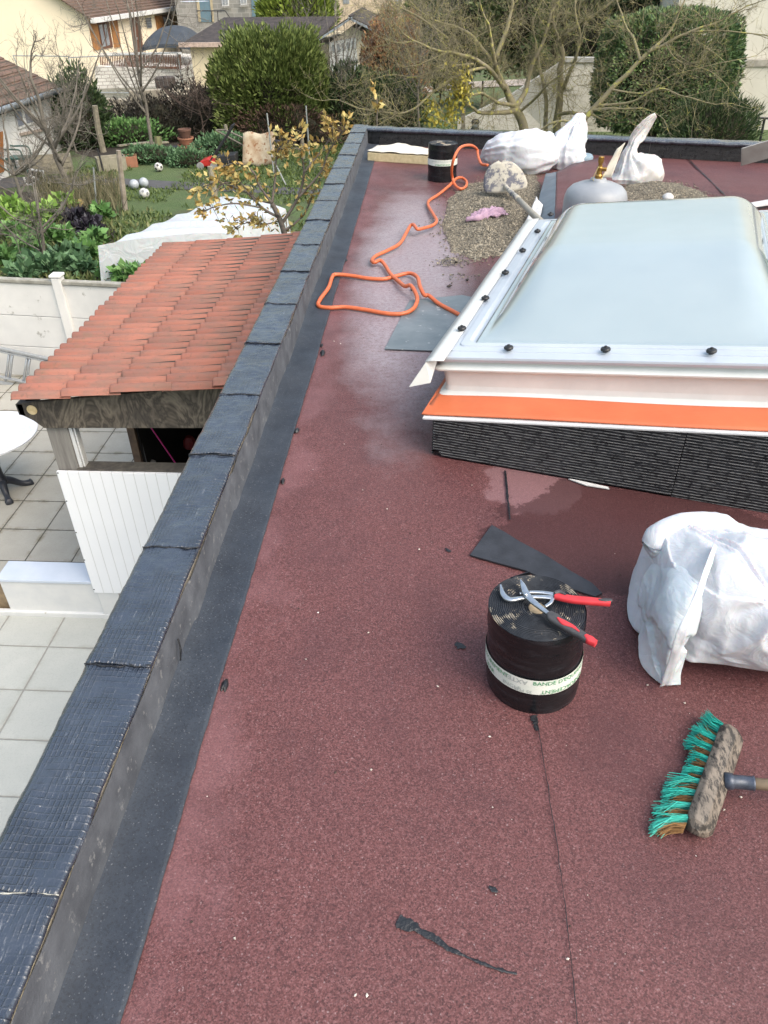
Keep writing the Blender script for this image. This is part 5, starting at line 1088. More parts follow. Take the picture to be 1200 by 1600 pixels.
where = ['beyond the left end of the garden wall', 'in the leftmost bed', 'in the middle of the bed', 'in front of the bare sapling', 'beside the yellow ball', 'in the centre of the bed', 'above the wall near the left edge', 'at the left edge above the wall', 'at the back left of the bed', 'left of the row cover', 'touching the row cover corner', 'between the lime plant and the row cover', 'close to the back corner of the row cover', 'just above the wall left of the post', 'above the wall post', 'right of the wall post', 'close to the front corner of the row cover', 'second row above the wall post', 'second row nearer the row cover', 'beside the front left corner of the row cover', 'at the foot of the row cover front', 'at the middle of the row cover front', 'between the row cover and the tiled roof', 'next to the left side of the row cover', 'in the centre behind the blue green row', 'against the wall top at far left', 'at the back beside the row cover']
for (x, y, m_, cn), wh in zip(spots_, where): rosette(x, y, .42 if m_ is not PUR else .34, .5 if m_ is LIME else .36, m_, '%s leafy plant %s' % (cn, wh), n=120)
wd = MB(); p = np.array([GP(RNG.uniform(-40, 240), RNG.uniform(330, 445)) for _ in range(2600)]); leaves(wd, p, np.tile([0, 0, 1.], (len(p), 1)), .16, .05, .8); tag(wd.build('ground_cover', foliage_mat('weed_leaf', (0.039, 0.065, 0.019), (0.098, 0.130, 0.046), (0.221, 0.221, 0.104))), 'mixed weeds and stalks covering the kitchen garden soil', 'ground cover', kind='stuff')
wd = MB(); p = np.array([GP(RNG.uniform(60, 190), RNG.uniform(290, 345)) for _ in range(1800)]); leaves(wd, p, np.tile([0, 0, 1.], (len(p), 1)), .55, .014, .25); tag(wd.build('dry_stalks', foliage_mat('dry_stalk', (0.055, 0.055, 0.033), (0.132, 0.121, 0.066), (0.286, 0.253, 0.165))), 'thin upright dry stalks behind the vegetable bed', 'stalks', kind='stuff')
# ---- row cover
FLC = Mt('row_cover_fleece'); FLC.col(FLC.mix(FLC.noise(3, 4), (.56, .59, .62), (.48, .51, .54))); FLC.rough(.6); FLC.set(Transmission_Weight=.15, Subsurface_Weight=.2, Subsurface_Scale=.05); FLC.bump(FLC.noise(4, 4, .5, dist=1.2), .5, .06); FLCM = FLC.m
rc = thing('row_cover', GP(300, 360), 'long boxy white fleece row cover standing on the vegetable bed', 'row cover')
fl = at(151, 442, GZ); hgt = aty(152, 381, fl[1])[2]
Bz = [at(152, 380, hgt), at(345, 360, hgt), at(446, 322, hgt), at(344, 303, hgt)]
gzc = GZ
n1, n2 = 60, 80; Pt = np.zeros((n2, n1, 3))
a0, a1, b1, b0 = [np.array(p) for p in Bz]
for i, v in enumerate(np.linspace(0, 1, n2)):
    for j, u in enumerate(np.linspace(0, 1, n1)): Pt[i, j] = (a0 * (1 - u) + a1 * u) * (1 - v) + (b0 * (1 - u) + b1 * u) * v
hoop = np.abs(np.sin(np.linspace(0, 1, n2) * math.pi * 5))[:, None] * .05
Pt[..., 2] += -hoop - .05 * np.abs(np.linspace(-1, 1, n1))[None, :] ** 3 + .008 * fbm(Pt, 1.6, 2)
mb = MB(); mb.grid(Pt)
def skirtg(edge):
    k = 14; G_ = np.zeros((k, len(edge), 3)); ctr = Pt.reshape(-1, 3).mean(0)
    for i, t in enumerate(np.linspace(0, 1, k)):
        G_[i] = edge; G_[i, :, 2] = edge[:, 2] * (1 - t) + (gzc + .01 + .03 * np.abs(vnoise(edge, 3))) * t; o_ = (edge - ctr) * [1, 1, 0]; o_ /= np.linalg.norm(o_, axis=1)[:, None]
        G_[i] += o_ * ((.10 * t * (.35 + vnoise(edge * [1, 1, 0] + 5, 4.0) ** 2 * 1.4) + .05 * t) [:, None] if hasattr(t, 'shape') and False else (.10 * t * (.35 + 1.4 * vnoise(edge * [1, 1, 0] + 5, 4.0) ** 2) + .05 * t)[:, None])
    return G_
for e in (Pt[0], Pt[:, -1], Pt[-1][::-1], Pt[:, 0][::-1]): mb.grid(skirtg(e), flip=True)
mb.build('fleece', FLCM, rc, smooth=True)
for v in (.02, .2, .4, .6, .8, .98):
    i = int(v * (n2 - 1)); m2 = MB(); L0, R0 = Pt[i, 1], Pt[i, -2]; m2.tube(spline([L0 * [1, 1, 0] + [0, 0, gzc], L0 - [0, 0, .06], Pt[i, n1 // 2] - [0, 0, .03], R0 - [0, 0, .06], R0 * [1, 1, 0] + [0, 0, gzc]], 4), .012, 5); m2.build('hoop', GBARK, rc)
# ---- balls
def ball(x, y, r, mat, label, mat2=None):
    c = GP(x, y) + [0, 0, r]; t = thing('ball', c - [0, 0, r], label, 'ball'); mb = MB(); mb.lathe([(r * math.sin(a), -r * math.cos(a)) for a in np.linspace(0.01, math.pi - .01, 16)], c, 22); mb.build('shell', mat, t, smooth=True)
    if mat2:
        for k in range(12):
            ga = math.pi * (3 - 5 ** .5) * k; z = 1 - 2 * (k + .5) / 12; rr_ = math.sqrt(1 - z * z); d = np.array([rr_ * math.cos(ga), rr_ * math.sin(ga), z]); m2 = MB(); m2.lathe([(r * .34, .0), (r * .3, r * .055), (0, r * .075)], c + d * r * .94, 5, ax=d); m2.build('patch', mat2, t)
WB = simple('ball_white', (.62, .62, .60), (.5, .5, .47), 9, .5); GLB = simple('ball_glass', (.42, .46, .50), (.30, .33, .36), 9, .25); BP = simple('ball_black', (.05, .05, .05), None, 9, .5)
ball(249, 268, .115, WB, 'white football with dark patches on the lawn below the pots', BP); ball(211, 296, .12, GLB, 'left of two glassy grey balls lying on the garden path'); ball(226, 293, .12, GLB, 'right of two glassy grey balls lying on the garden path'); ball(227, 310, .12, WB, 'white ball with grey patches on the grass below the path', simple('ball_grey', (.25, .26, .27), None, 9, .5)); ball(129, 328, .12, simple('ball_yellow', (.55, .45, .10), (.3, .2, .06), 9, .5), 'yellow ball at the foot of the bare sapling beside the lime plants', simple('ball_brown', (.2, .12, .05), None, 9, .5))
# ---- pots, troughs, mower, barrow, posts
TC = simple('terracotta', (.34, .15, .09), (.26, .12, .075), 6, .8, .3, 40, spots=(12, (.30, .25, .2), .66)); SOILM = SOIL
def pot(x, y, r, h, label, z0=0., mat=TC):
    c = GP(x, y) + [0, 0, z0]; t = thing('flower_pot', c, label, 'flower pot', 'terracotta pots by the soil heap'); mb = MB(); mb.lathe([(r * .7, 0), (r * .93, h * .78), (r, h * .78), (r, h), (r * .88, h), (r * .8, h * .75)], c, 22); mb.build('pot', mat, t, smooth=False); m2 = MB(); m2.lathe([(r * .82, h * .8), (0, h * .84)], c, 18); m2.build('soil', SOILM, t)
pot(295, 250, .26, .42, 'large terracotta pot at the bottom of a stack of three'); pot(295, 250, .23, .18, 'wide terracotta pot stacked on the large pot', .42); pot(295, 250, .19, .22, 'darker brown pot at the top of the stack', .60, simple('brown_pot', (.14, .07, .05), None, 6, .8)); pot(313, 247, .19, .30, 'pale orange terracotta pot right of the pot stack', mat=simple('pale_pot', (.42, .24, .15), (.36, .2, .12), 6, .8))
def trough(x, y, w_, d, h, mat, label, rot=0.):
    c = GP(x, y); t = thing('plant_trough', c, label, 'trough'); R = rotz(rot); mb = MB()
    for (lo, hi) in (((-w_, -d, 0), (w_, d, .03)), ((-w_, -d, .03), (w_, -d + .03, h)), ((-w_, d - .03, .03), (w_, d, h)), ((-w_, -d + .03, .03), (-w_ + .03, d - .03, h)), ((w_ - .03, -d + .03, .03), (w_, d - .03, h))): mb.box(lo, hi, R=R, c=c)
    mb.build('box', mat, t, bevel=.006); m2 = MB(); m2.box((-w_ + .03, -d + .03, h * .6), (w_ - .03, d - .03, h * .8), R=R, c=c); m2.build('soil', SOILM, t)
trough(176, 266, .38, .2, .36, simple('stone_trough', (.30, .28, .22), (.2, .19, .14), 6, .9, .4, 30), 'pale stone trough left of the terracotta trough', .5); trough(198, 260, .32, .2, .28, TC, 'reddish terracotta trough with a broken rim beside the stone trough', .3)
mw = thing('lawn_mower', GP(335, 262), 'red lawn mower with a black grass box and folding handle', 'lawn mower'); c = GP(327, 263); REDM = simple('mower_red', (.45, .03, .025), (.3, .02, .02), 8, .4); BLK = simple('black_plastic', (.015, .016, .02), (.03, .03, .035), 9, .5)
mb = MB(); mb.prism([c + [-.24, -.2, .08], c + [.22, -.2, .08], c + [.25, -.2, .20], c + [.05, -.2, .30], c + [-.18, -.2, .22]], (0, .42, 0)); mb.build('deck', REDM, mw, bevel=.03); mb = MB(); mb.prism([c + [.24, -.2, .12], c + [.80, -.18, .16], c + [.82, -.18, .40], c + [.28, -.2, .36]], (0, .42, 0)); mb.build('grass_box', BLK, mw, bevel=.03)
for dx in (-.18, .2):
    for dy in (-.24, .24): mb = MB(); mb.lathe([(.05, -.02), (.1, -.02), (.1, .02), (.05, .02)], c + [dx, dy, .1], 16, ax=(0, 1, 0)); mb.build('wheel', simple('wheel_grey', (.3, .3, .3), None, 8, .6), mw)
for dy in (-.2, .2): mb = MB(); mb.tube([c + [.1, dy, .22], c + [.75, dy, 1.0], c + [.8, dy, 1.08]], .02, 6); mb.build('handle', BLK, mw)
mb = MB(); mb.tube([c + [.8, -.2, 1.08], c + [.8, .2, 1.08]], .025, 6); mb.build('grip', BLK, mw)
wbr = thing('wheelbarrow', GP(402, 258), 'rusty pale wheelbarrow tipped upright beside the thin metal poles', 'wheelbarrow'); c = GP(404, 262)
mb = MB(); mb.grid(np.array([[c + [-.45 + .9 * u + .05 * v, .12 * math.sin(math.pi * u) * (1) + .3 * v, .04 + .78 * v + .04 * math.sin(9 * u)] for u in np.linspace(0, 1, 9)] for v in np.linspace(0, 1, 8)])); mb.build('tray', simple('rusty_tray', (.42, .37, .28), (.25, .16, .09), 3, .8, .4, 30, spots=(8, (.2, .09, .04), .56)), wbr, smooth=True, solid=.01)
for s_ in (0, 1): mb = MB(); mb.tube([c + [-.4, .3, .5 + .2 * s_], c + [-.9, .35, .75 + .15 * s_], c + [-1.15, .3, .9]], .025, 6); mb.build('handle', GBARK, wbr)
mb = MB(); mb.lathe([(.06, -.03), (.16, -.04), (.18, 0), (.16, .04), (.06, .03)], c + [.55, .2, .5], 18, ax=(0.3, 1, 0)); mb.build('wheel', BLK, wbr, smooth=True)
def stick(x0, y0, x1, y1, r, mat, label, name='garden_post', cat='post', grp=None, lean=0.):
    b = GP(x0, y0); t_ = aty(x1, y1, b[1] + lean); mb = MB(); mb.tube([b, (b + t_) / 2 + RNG.normal(0, r * .3, 3), t_], [r * 1.05, r, r * .9], 8); return tag(mb.build(name, mat, smooth=False, org=b), label, cat, grp)
WP = simple('old_post', (.30, .27, .21), (.18, .165, .12), 9, .9, .5, 40); MP = simple('thin_metal', (.40, .43, .44), (.3, .32, .33), 20, .5, metallic=.4)
stick(335, 306, 328, 260, .075, WP, 'stubby weathered wooden post beside the path above the row cover'); stick(162, 238, 148, 165, .09, WP, 'pale wooden post in front of the dark shrub right of the white cottage'); stick(428, 272, 417, 177, .02, MP, 'tall thin metal pole leaning in front of the thuja', 'metal_pole', 'pole'); stick(447, 290, 424, 243, .02, MP, 'short thin metal pole leaning below the wheelbarrow', 'metal_pole', 'pole'); stick(485, 262, 478, 165, .02, MP, 'thin metal pole behind the yellow leaved tree', 'metal_pole', 'pole'); stick(359, 246, 352, 195, .055, WP, 'narrow wooden post behind the lawn mower'); stick(474, 250, 472, 215, .055, WP, 'wooden post behind the yellow leaved tree'); stick(152, 330, 146, 262, .02, MP, 'thin pale stake among the dry stalks', 'stake', 'stake'); stick(162, 270, 152, 232, .025, BLK, 'thin black stake beside the stone trough', 'stake', 'stake'); stick(250, 243, 246, 213, .12, simple('mossy_stump', (.16, .17, .08), (.1, .09, .06), 8, .95), 'thick mossy stump behind the football', 'tree_stump', 'stump')
stick(196, 330, 185, 235, .06, simple('ivy_post', (.20, .17, .13), (.32, .28, .24), 7, .95), 'ragged grey post overgrown with stalks beside the glassy balls')
for (a_, b_, lb) in (((102, 229), (153, 237), 'white painted bar lying from the cottage to the black stake'), ((110, 292), (147, 283), 'upper of two pale bars lying beside the path'), ((112, 295), (153, 297), 'lower of two pale bars lying beside the path')):
    p0, p1 = GP(*a_, .25 if a_[0] == 102 else .06), GP(*b_, .25 if a_[0] == 102 else .06); p1[1] = p0[1] + (p1[1] - p0[1]) * .3; mb = MB(); mb.tube([p0, aty(*b_, p0[1])], .03, 6); tag(mb.build('pale_bar', WHT), lb, 'bar')
for (a_, b_, lb) in (((188, 245), (232, 222), 'upper long weathered plank behind the troughs'), ((203, 243), (262, 222), 'lower long weathered plank behind the troughs')):
    mb = MB(); p0 = GP(*a_, .3); mb.bar(p0, aty(*b_, p0[1] + 1.0), .12, .04); tag(mb.build('plank', WP), lb, 'plank')
# small lantern
ln = thing('lantern', GP(275, 250), 'small black and white lantern left of the pot stack', 'lantern'); c = GP(275, 250); mb = MB(); mb.box((-.12, -.1, 0), (.12, .1, .04), c=c); mb.box((-.14, -.12, .30), (.14, .12, .36), c=c)
for sx in (-.11, .11): mb.box((sx - .012, -.1, .04), (sx + .012, -.08, .30), c=c)
mb.build('frame', BLK, ln); mb = MB(); mb.box((-.09, -.06, .04), (.09, .08, .28), c=c); mb.build('white_panel', WB, ln, bevel=.01)
# plastic chair, crates and a white frame by the cottage
GCH = simple('green_plastic', (.03, .10, .09), (.02, .075, .07), 6, .4); ch = thing('garden_chair', GP(33, 278), 'dark green plastic garden chair beside the white cottage', 'chair'); c = GP(35, 272)
mb = MB(); mb.box((-.26, -.22, .40), (.26, .24, .44), c=c); mb.build('seat', GCH, ch, bevel=.01)
for k in range(6): mb = MB(); z = .50 + k * .075; mb.tube([c + [-.34 - .1 * (z - .4), -.2, z], c + [-.40 - .14 * (z - .4), .02, z + .02], c + [-.34 - .1 * (z - .4), .24, z]], .02, 5); mb.build('back_slat', GCH, ch)
for sx, sy in ((-.24, -.2), (.24, -.2), (-.24, .22), (.24, .22)): mb = MB(); mb.tube([c + [sx * 1.15, sy * 1.1, 0], c + [sx, sy, .42]], [.03, .025], 6); mb.build('leg', GCH, ch)
for sy in (-.24, .26): mb = MB(); mb.tube(spline([c + [-.36, sy, .95], c + [-.28, sy, .68], c + [.1, sy, .66], c + [.24, sy, .62], c + [.26, sy, .42]], 3), .022, 5); mb.build('armrest', GCH, ch)
for (x, y, s_, lb) in ((54, 262, .34, 'upper grey wooden crate leaning beside the green chair'), (85, 268, .5, 'low mossy planter box right of the green chair')):
    c = GP(x, y); t = thing('crate', c, lb, 'crate'); R = rotz(.35)
    for k in range(3):
        mb = MB(); z = k * s_ * .28
        for q_ in (-1, 1): mb.box((-s_, q_ * s_ * .6 - .02, z), (s_, q_ * s_ * .6 + .02, z + s_ * .22), R=R, c=c); 
        mb.build('slat_pair', WP, t)
    mb = MB(); mb.box((-s_, -s_ * .58, 0.01), (-s_ + .03, s_ * .58, s_ * .8), R=R, c=c); mb.box((s_ - .03, -s_ * .58, .01), (s_, s_ * .58, s_ * .8), R=R, c=c); mb.build('end_boards', WP, t)
fr = thing('folding_frame', GP(50, 290), 'white tubular frame with dark cloth lying by the path', 'frame'); g0 = GP(50, 290)[1]
for (a_, b_) in (((37, 277), (43, 291)), ((43, 291), (60, 284)), ((43, 264), (68, 268)), ((66, 266), (69, 280)), ((43, 273), (92, 294))): mb = MB(); mb.tube([aty(*a_, g0), aty(*b_, g0)], .028, 6); mb.build('tube', WHT, fr)
mb = MB(); mb.add([aty(44, 265, g0 + .1), aty(66, 269, g0 + .1), aty(62, 282, g0 + .05), aty(45, 288, g0 + .05)], [(0, 1, 2, 3)]); mb.build('cloth', simple('dark_cloth', (.04, .035, .04), None, 9, .9), fr, solid=.01)
for (x, y, lb) in ((8, 300, 'dark grey compost sack at the left edge by the path'), (32, 300, 'second dark grey compost sack beside the white frame')):
    c = GP(x, y); sack('compost_sack', [(c, .3, .3, 0, .1), (c + [0, 0, .3], .36, .33, 0, .12), (c + [0, 0, .65], .33, .3, 0, .15), (c + [0, 0, .8], .22, .2, 0, .2)], lb, simple('grey_sack%d' % x, (.09, .095, .10), (.06, .06, .065), 6, .6), seed=x, nu=40)
# ---- cottage at the left edge: facade faces right
RT = Mt('brown_roof_tiles'); X, Y, Z = RT.sep(); cst = RT.math('PINGPONG', RT.math('DIVIDE', Z, .14), .5); c = RT.mix(RT.ramp(RT.noise(2.2, 5, .7), [(.35, 0), (.65, 1)]), (.17, .10, .075), (.10, .065, .052)); c = RT.mix(RT.ramp(cst, [(0, 1), (.14, 0)]), c, (.035, .025, .02)); c = RT.mix(RT.math('MULTIPLY', RT.ramp(RT.noise(11, 4, .8), [(.5, 0), (.7, 1)]), .5), c, (.14, .14, .07)); RT.col(c); RT.rough(.9); RT.bump(RT.math('PINGPONG', RT.math('DIVIDE', Y, .22), .5), .6, .04, RT.bump(cst, .8, .05)); RTM = RT.m
XC = -11.35; cot = thing('cottage', (-13, 22, GZ), 'small white cottage with a brown tiled roof and zinc gutter at the left edge', 'cottage'); e1 = atx(103, 134, XC + .25); e0z = e1[2]
mb = MB(); mb.box((-17, 16, GZ - .1), (XC, 25.0, e0z - .12)); mb.build('wall', WHT, cot)
mb = MB(); mb.box((XC - .02, 16, e0z - .22), (XC + .06, 25.05, e0z - .02)); mb.build('eaves_board', simple('dark_eaves', (.035, .032, .03), None, 9, .8), cot)
rise = math.tan(math.radians(26)); P = np.array([[(XC + .28 - d, y, e0z + .02 + d * rise + .03 * (k % 2)) for y in np.linspace(15.8, 25.3, 60)] for k, d in enumerate(np.repeat(np.arange(0, 3.3, .3), 2))]); P[..., 2] += .025 * vnoise(P, 3); mb = MB(); mb.grid(P); mb.build('roof', RTM, cot, smooth=False, solid=-.05)
mb = MB(); mb.prism([(XC + .28 - 3.0, 15.8, e0z + 3.0 * rise), (XC + .28 - 3.0, 25.3, e0z + 3.0 * rise), (-17.5, 25.3, e0z + .2), (-17.5, 15.8, e0z + .2)], (0, 0, .05)); mb.build('roof', RTM, cot)
mb = MB(); mb.tube([(XC + .34, 15.8, e0z - .04), (XC + .34, 25.4, e0z - .04)], .075, 10); mb.build('gutter', simple('zinc', (.32, .35, .38), (.24, .27, .30), 9, .45, metallic=.4), cot, smooth=True)
mb = MB(); mb.tube([(XC + .3, 25.1, e0z - .1), (XC + .1, 25.05, e0z - .5), (XC + .1, 25.05, GZ)], .05, 8); mb.build('downpipe', WP, cot)
def wx(x, y, d=0.0): return atx(x, y, XC + d)
win = MB(); win.prism([wx(22, 172, .02), wx(50, 165, .02), wx(55, 192, .02), wx(28, 202, .02)], (.03, 0, 0)); wn_ = win.build('window', WHT, cot)
for q in (((23.5, 174), (32, 172), (37, 195), (29, 198)), ((37.5, 171), (47, 169), (52, 190), (42, 193))): mb = MB(); mb.prism([wx(*p, .055) for p in q], (.01, 0, 0)); mb.build('pane', simple('curtained_glass', (.16, .18, .23), (.25, .27, .32), 9, .25), wn_)
mb = MB(); mb.prism([wx(30, 208, .0), wx(69, 200, .0), wx(70, 204, .0), wx(31, 212, .0)], (.06, 0, 0)); mb.build('ledge', simple('stone_ledge', (.40, .33, .28), None, 9, .9), cot)
mb = MB(); mb.prism([wx(-30, 215, .02), wx(3, 205, .02), wx(5, 268, .02), wx(-30, 280, .02)], (.03, 0, 0)); mb.build('door', simple('orange_door', (.38, .15, .04), None, 9, .6), cot)
# ================================================================== HOUSES AND TREES FARTHER OUT
def onp(x, y, p0, n):                       # photo position -> vertical plane through p0 with normal n
    r = ray(x, y); o = np.array([0, 0, H]); n = np.array([n[0], n[1], 0.]); t = ((np.array(p0) - o) @ n) / (r @ n); return o + r * t
CRM = simple('cream_render2', (.86, .75, .58), (.80, .70, .54), .8, .9, .15, 12); WOODR = simple('orange_wood', (.36, .17, .055), (.27, .12, .04), 3, .6); BRN = simple('brown_wood', (.15, .065, .035), (.10, .045, .03), 4, .6); GLS = simple('window_glass', (.20, .22, .25), (.34, .36, .38), 1.5, .15)
ch_ = aty(135, 26, 56.0); ez = ch_[2]; er = at(290, 5, ez)
fd = nrm((er - ch_) * [1, 1, 0]); fn = np.array([fd[1], -fd[0], 0.]); gd = np.array([-fd[1], fd[0], 0]) * 1.0; gz_ = tz(56.) - .05
# gable runs leftwards nearly square to the picture
gx_ = nrm(np.array([-1, -.06, 0.])); house = thing('cream_house', (ch_[0] - 4, 58, gz_), 'large cream rendered house with orange shutters and a brown tiled roof at the top left', 'house')
fl_ = np.linalg.norm((er - ch_)[:2]); dep = 14.
c0_ = np.array([ch_[0], ch_[1], 0.]); c1_ = c0_ + fd * (fl_ - .3); c2_ = c1_ + gx_ * dep; c3_ = c0_ + gx_ * dep
rz = 4.6
mb = MB()
def V3(p, z): return np.array([p[0], p[1], z])
mb.add([V3(c0_, gz_), V3(c1_, gz_), V3(c1_, ez), V3(c0_, ez)], [(0, 1, 2, 3)]); mid = c0_ + gx_ * dep / 2; mid1 = c1_ + gx_ * dep / 2
mb.add([V3(c3_, gz_), V3(c0_, gz_), V3(c0_, ez), V3(mid, ez + rz), V3(c3_, ez)], [(0, 1, 2, 3, 4)]); mb.add([V3(c1_, gz_), V3(c2_, gz_), V3(c2_, ez), V3(mid1, ez + rz), V3(c1_, ez)], [(0, 1, 2, 3, 4)]); mb.add([V3(c3_, gz_), V3(c2_, gz_), V3(c2_, ez), V3(c3_, ez)], [(3, 2, 1, 0)])
mb.build('wall', CRM, house)
o_ = -fd * .45; ov = fn * .5
P = [];
for t in np.linspace(0, 1, 34):
    for s_ in (0, 1): P.append([V3(c0_ + o_ + ov * (1 - t) + gx_ * dep / 2 * t + fd * u, ez - .15 + (rz + .3) * t + .05 * s_) for u in np.linspace(0, fl_ + .6, 40)])
mb = MB(); mb.grid(np.array(P)); mb.build('roof', RTM, house, solid=-.08)
mb = MB(); mb.prism([V3(mid + o_, ez + rz + .15), V3(mid1 - o_, ez + rz + .15), V3(c2_ - o_ + gx_ * .5, ez - .2), V3(c3_ + o_ + gx_ * .5, ez - .2)], (0, 0, .1)); mb.build('roof', RTM, house)
mb = MB(); mb.bar(V3(c0_ + o_ + ov * 1.05, ez - .20), V3(c1_ - o_ + ov * 1.05, ez - .20), .26, .26); mb.build('gutter', WHT, house)
def fq(pts, d=.04): return [onp(x, y, c0_ + fn * d, fn) for x, y in pts]
S2 = [(0, 0), (0, 0)]
def quadpart(name, mat, pts, parent, d0=.03, th_=.06): mb = MB(); mb.prism(fq(pts, d0), fn * th_); return mb.build(name, mat, parent)
quadpart('shutter', WOODR, [(138.5, 36), (150.5, 35), (157.5, 77), (146.5, 79)], house); quadpart('shutter', WOODR, [(172, 32), (182, 31), (188, 73), (178.5, 74.5)], house); quadpart('shutter', WOODR, [(242, 25), (252, 23.5), (257, 54), (247, 56)], house); quadpart('shutter', WOODR, [(269, 22), (276, 20.5), (279, 42), (271.5, 44)], house)
for pts_, pn in (([(151, 34.5), (168.5, 32.5), (176, 74), (159, 77)], [[(154, 39), (159, 38), (165.5, 72), (161, 73)], [(161.5, 38), (166, 37.5), (172, 70), (167.5, 71.5)]]), ([(253, 23.5), (266, 21.5), (269.5, 44), (257.5, 50)], [[(255, 27), (258.5, 26.5), (262, 46), (259, 47)], [(260.5, 26), (264, 25.5), (267, 43), (263.5, 44.5)]])):
    w_ = quadpart('window', BRN, pts_, house, .03, .05)
    for q in pn: quadpart('pane', GLS, q, w_, .09, .02)
d_ = quadpart('door', BRN, [(203, 27), (216, 26), (223.5, 80), (211, 82)], house); quadpart('handle', AL, [(213, 58), (214.2, 58), (214.6, 62), (213.4, 62)], d_, .1, .04)
w_ = quadpart('small_window', GLS, [(227.5, 28), (234.5, 27), (236.5, 43), (230, 44)], house)
for k in range(4): quadpart('bar', simple('grille', (.05, .055, .08), None, 9, .5), [(226, 29 + 4 * k), (236, 28 + 4 * k), (236.3, 28.8 + 4 * k), (226.3, 29.8 + 4 * k)], w_, .12, .03)
# raised terrace with white block wall, wooden railing, gazebo
ter = thing('terrace', GP(215, 138), 'raised terrace of whitewashed blocks with a brown wooden railing before the cream house', 'terrace'); T0 = GP(150, 140); T1 = GP(280, 136)
mb = MB(); a_, b_ = aty(148, 104, T0[1]), aty(282, 108, T1[1]); mb.prism([[T0[0], T0[1], T0[2] - .1], [T1[0], T1[1], T1[2] - .1], b_, a_], (0, 10, 0))
blk = Mt('white_blocks'); X, Y, Z = blk.sep(); br_ = blk.N('TexBrick'); cb = blk.N('CombineXYZ'); blk.L(X, cb.inputs[0]); blk.L(Z, cb.inputs[1]); blk.L(cb.outputs[0], br_.inputs[0]); br_.inputs['Color1'].default_value = (.62, .61, .58, 1); br_.inputs['Color2'].default_value = (.52, .50, .47, 1); br_.inputs['Mortar'].default_value = (.30, .28, .26, 1); br_.inputs['Scale'].default_value = 1.0; br_.inputs['Mortar Size'].default_value = .02; br_.inputs['Brick Width'].default_value = .5; br_.inputs['Row Height'].default_value = .2; blk.col(br_.outputs[0]); blk.rough(.9)
mb.build('wall', blk.m, ter)
YR = T0[1] + 1.
for (xa, xb, ya, yb) in ((155, 284, 84, 83), (157, 283, 104, 106)): mb = MB(); mb.bar(aty(xa, ya, YR), aty(xb, yb, YR), .07, .12); mb.build('rail', WHT if ya < 90 else BRN, ter)
for k in range(48): x = 157 + k * 2.65; mb = MB(); mb.bar(aty(x, 86, YR + .02), aty(x + .8, 104.5, YR + .02), .09 if k > 14 and k < 25 else .055, .03, up=(0, 1, 0)); mb.build('baluster', BRN, ter)
gzb = thing('gazebo', GP(262, 120), 'dark navy canopy gazebo standing on the terrace by the cream house', 'gazebo'); NAV = simple('navy_fabric', (.05, .062, .08), (.035, .045, .06), 2, .8, .3, 6); Yg = T0[1] + 4
ap = aty(272, 42, Yg + 1.5); cs = [aty(222, 74, Yg - .6), aty(303, 73, Yg - .6), aty(312, 55, Yg + 4), aty(240, 56, Yg + 4)]; mb = MB(); rim = []
for k in range(4):
    for t in np.linspace(0, 1, 10, endpoint=False): p = cs[k] * (1 - t) + cs[(k + 1) % 4] * t; p[2] += .18 * math.sin(math.pi * t); rim.append(p)
rings = [[np.array(p) * (1 - q) + ap * q + [0, 0, .25 * math.sin(math.pi * q)] for p in rim] for q in np.linspace(0, .98, 9)]; mb.grid(np.array(rings), cu=True); mb.grid(np.array([[p - [0, 0, .22] for p in rim], rim]), cu=True); mb.build('canopy', NAV, gzb, smooth=True)
for p in cs: mb = MB(); mb.tube([p, [p[0], p[1], p[2] - 2.2]], .05, 6); mb.build('pole', BLK, gzb)
stick(284, 130, 278, 72, .14, simple('lattice_dark', (.10, .08, .06), (.05, .04, .03), 7, .9), 'dark lattice screen post between gazebo and garage', 'screen_post', 'post')
fence = thing('mesh_fence_panel', GP(190, 148), 'galvanised temporary fence panel before the terrace', 'fence'); Yf = GP(110, 150)[1] - 3
for pts_ in ([(107, 90), (277, 82)], [(107, 90), (124, 160)], [(277, 82), (288, 150)], [(100, 144), (282, 146)], [(20, 87), (107, 88)], [(20, 86), (28, 104)]):
    mb = MB(); q = [aty(x, y, Yf) for x, y in pts_]; mb.tube(q, .028, 6); mb.build('tube', MP, fence)
for k in range(1, 26):
    x = 108 + k * 6.6; mb = MB(); mb.tube([aty(x, 89.5 - k * .3, Yf), aty(x + 15 - k * .15, 146, Yf)], .0045, 3, cap=False); mb.build('wire', MP, fence)
rt_ = thing('retaining_wall', GP(170, 190), 'low buff concrete retaining wall stepping down behind the bare sapling', 'wall'); BUF = simple('buff_concrete', (.34, .30, .235), (.27, .24, .19), 1.5, .9, .3, 12)
for pts_, nm in (([(98, 152), (245, 158), (252, 186), (180, 192), (105, 178)], 'wall'), ([(200, 142), (252, 140), (254, 160), (203, 160)], 'block')):
    Yw = GP(180, 192)[1]; mb = MB(); mb.prism([aty(x, y, Yw - (nm == 'block') * .4) for x, y in pts_], (0, .35, 0)); mb.build(nm, BUF, rt_, bevel=.03)
patch('gravel_yard', [(100, 140), (330, 136), (330, 165), (250, 190), (100, 190)], simple('yard_gravel', (.20, .19, .15), (.12, .12, .08), .8, .95, .5, 6), .03)
for (x, y, w_, h_, lb, mt_, nm) in ((266, 134, .7, 1.0, 'white cabinet with a dark screen below the gazebo', WHT, 'cabinet'), ):
    c = GP(x, y); t = thing(nm, c, lb, nm); mb = MB(); mb.box((-w_, -.4, 0), (w_, .4, h_), c=c); mb.build('body', mt_, t, bevel=.04); mb = MB(); mb.box((-w_ * .7, -.43, h_ * .3), (w_ * .7, -.41, h_ * .85), c=c); mb.build('door', BLK, t)
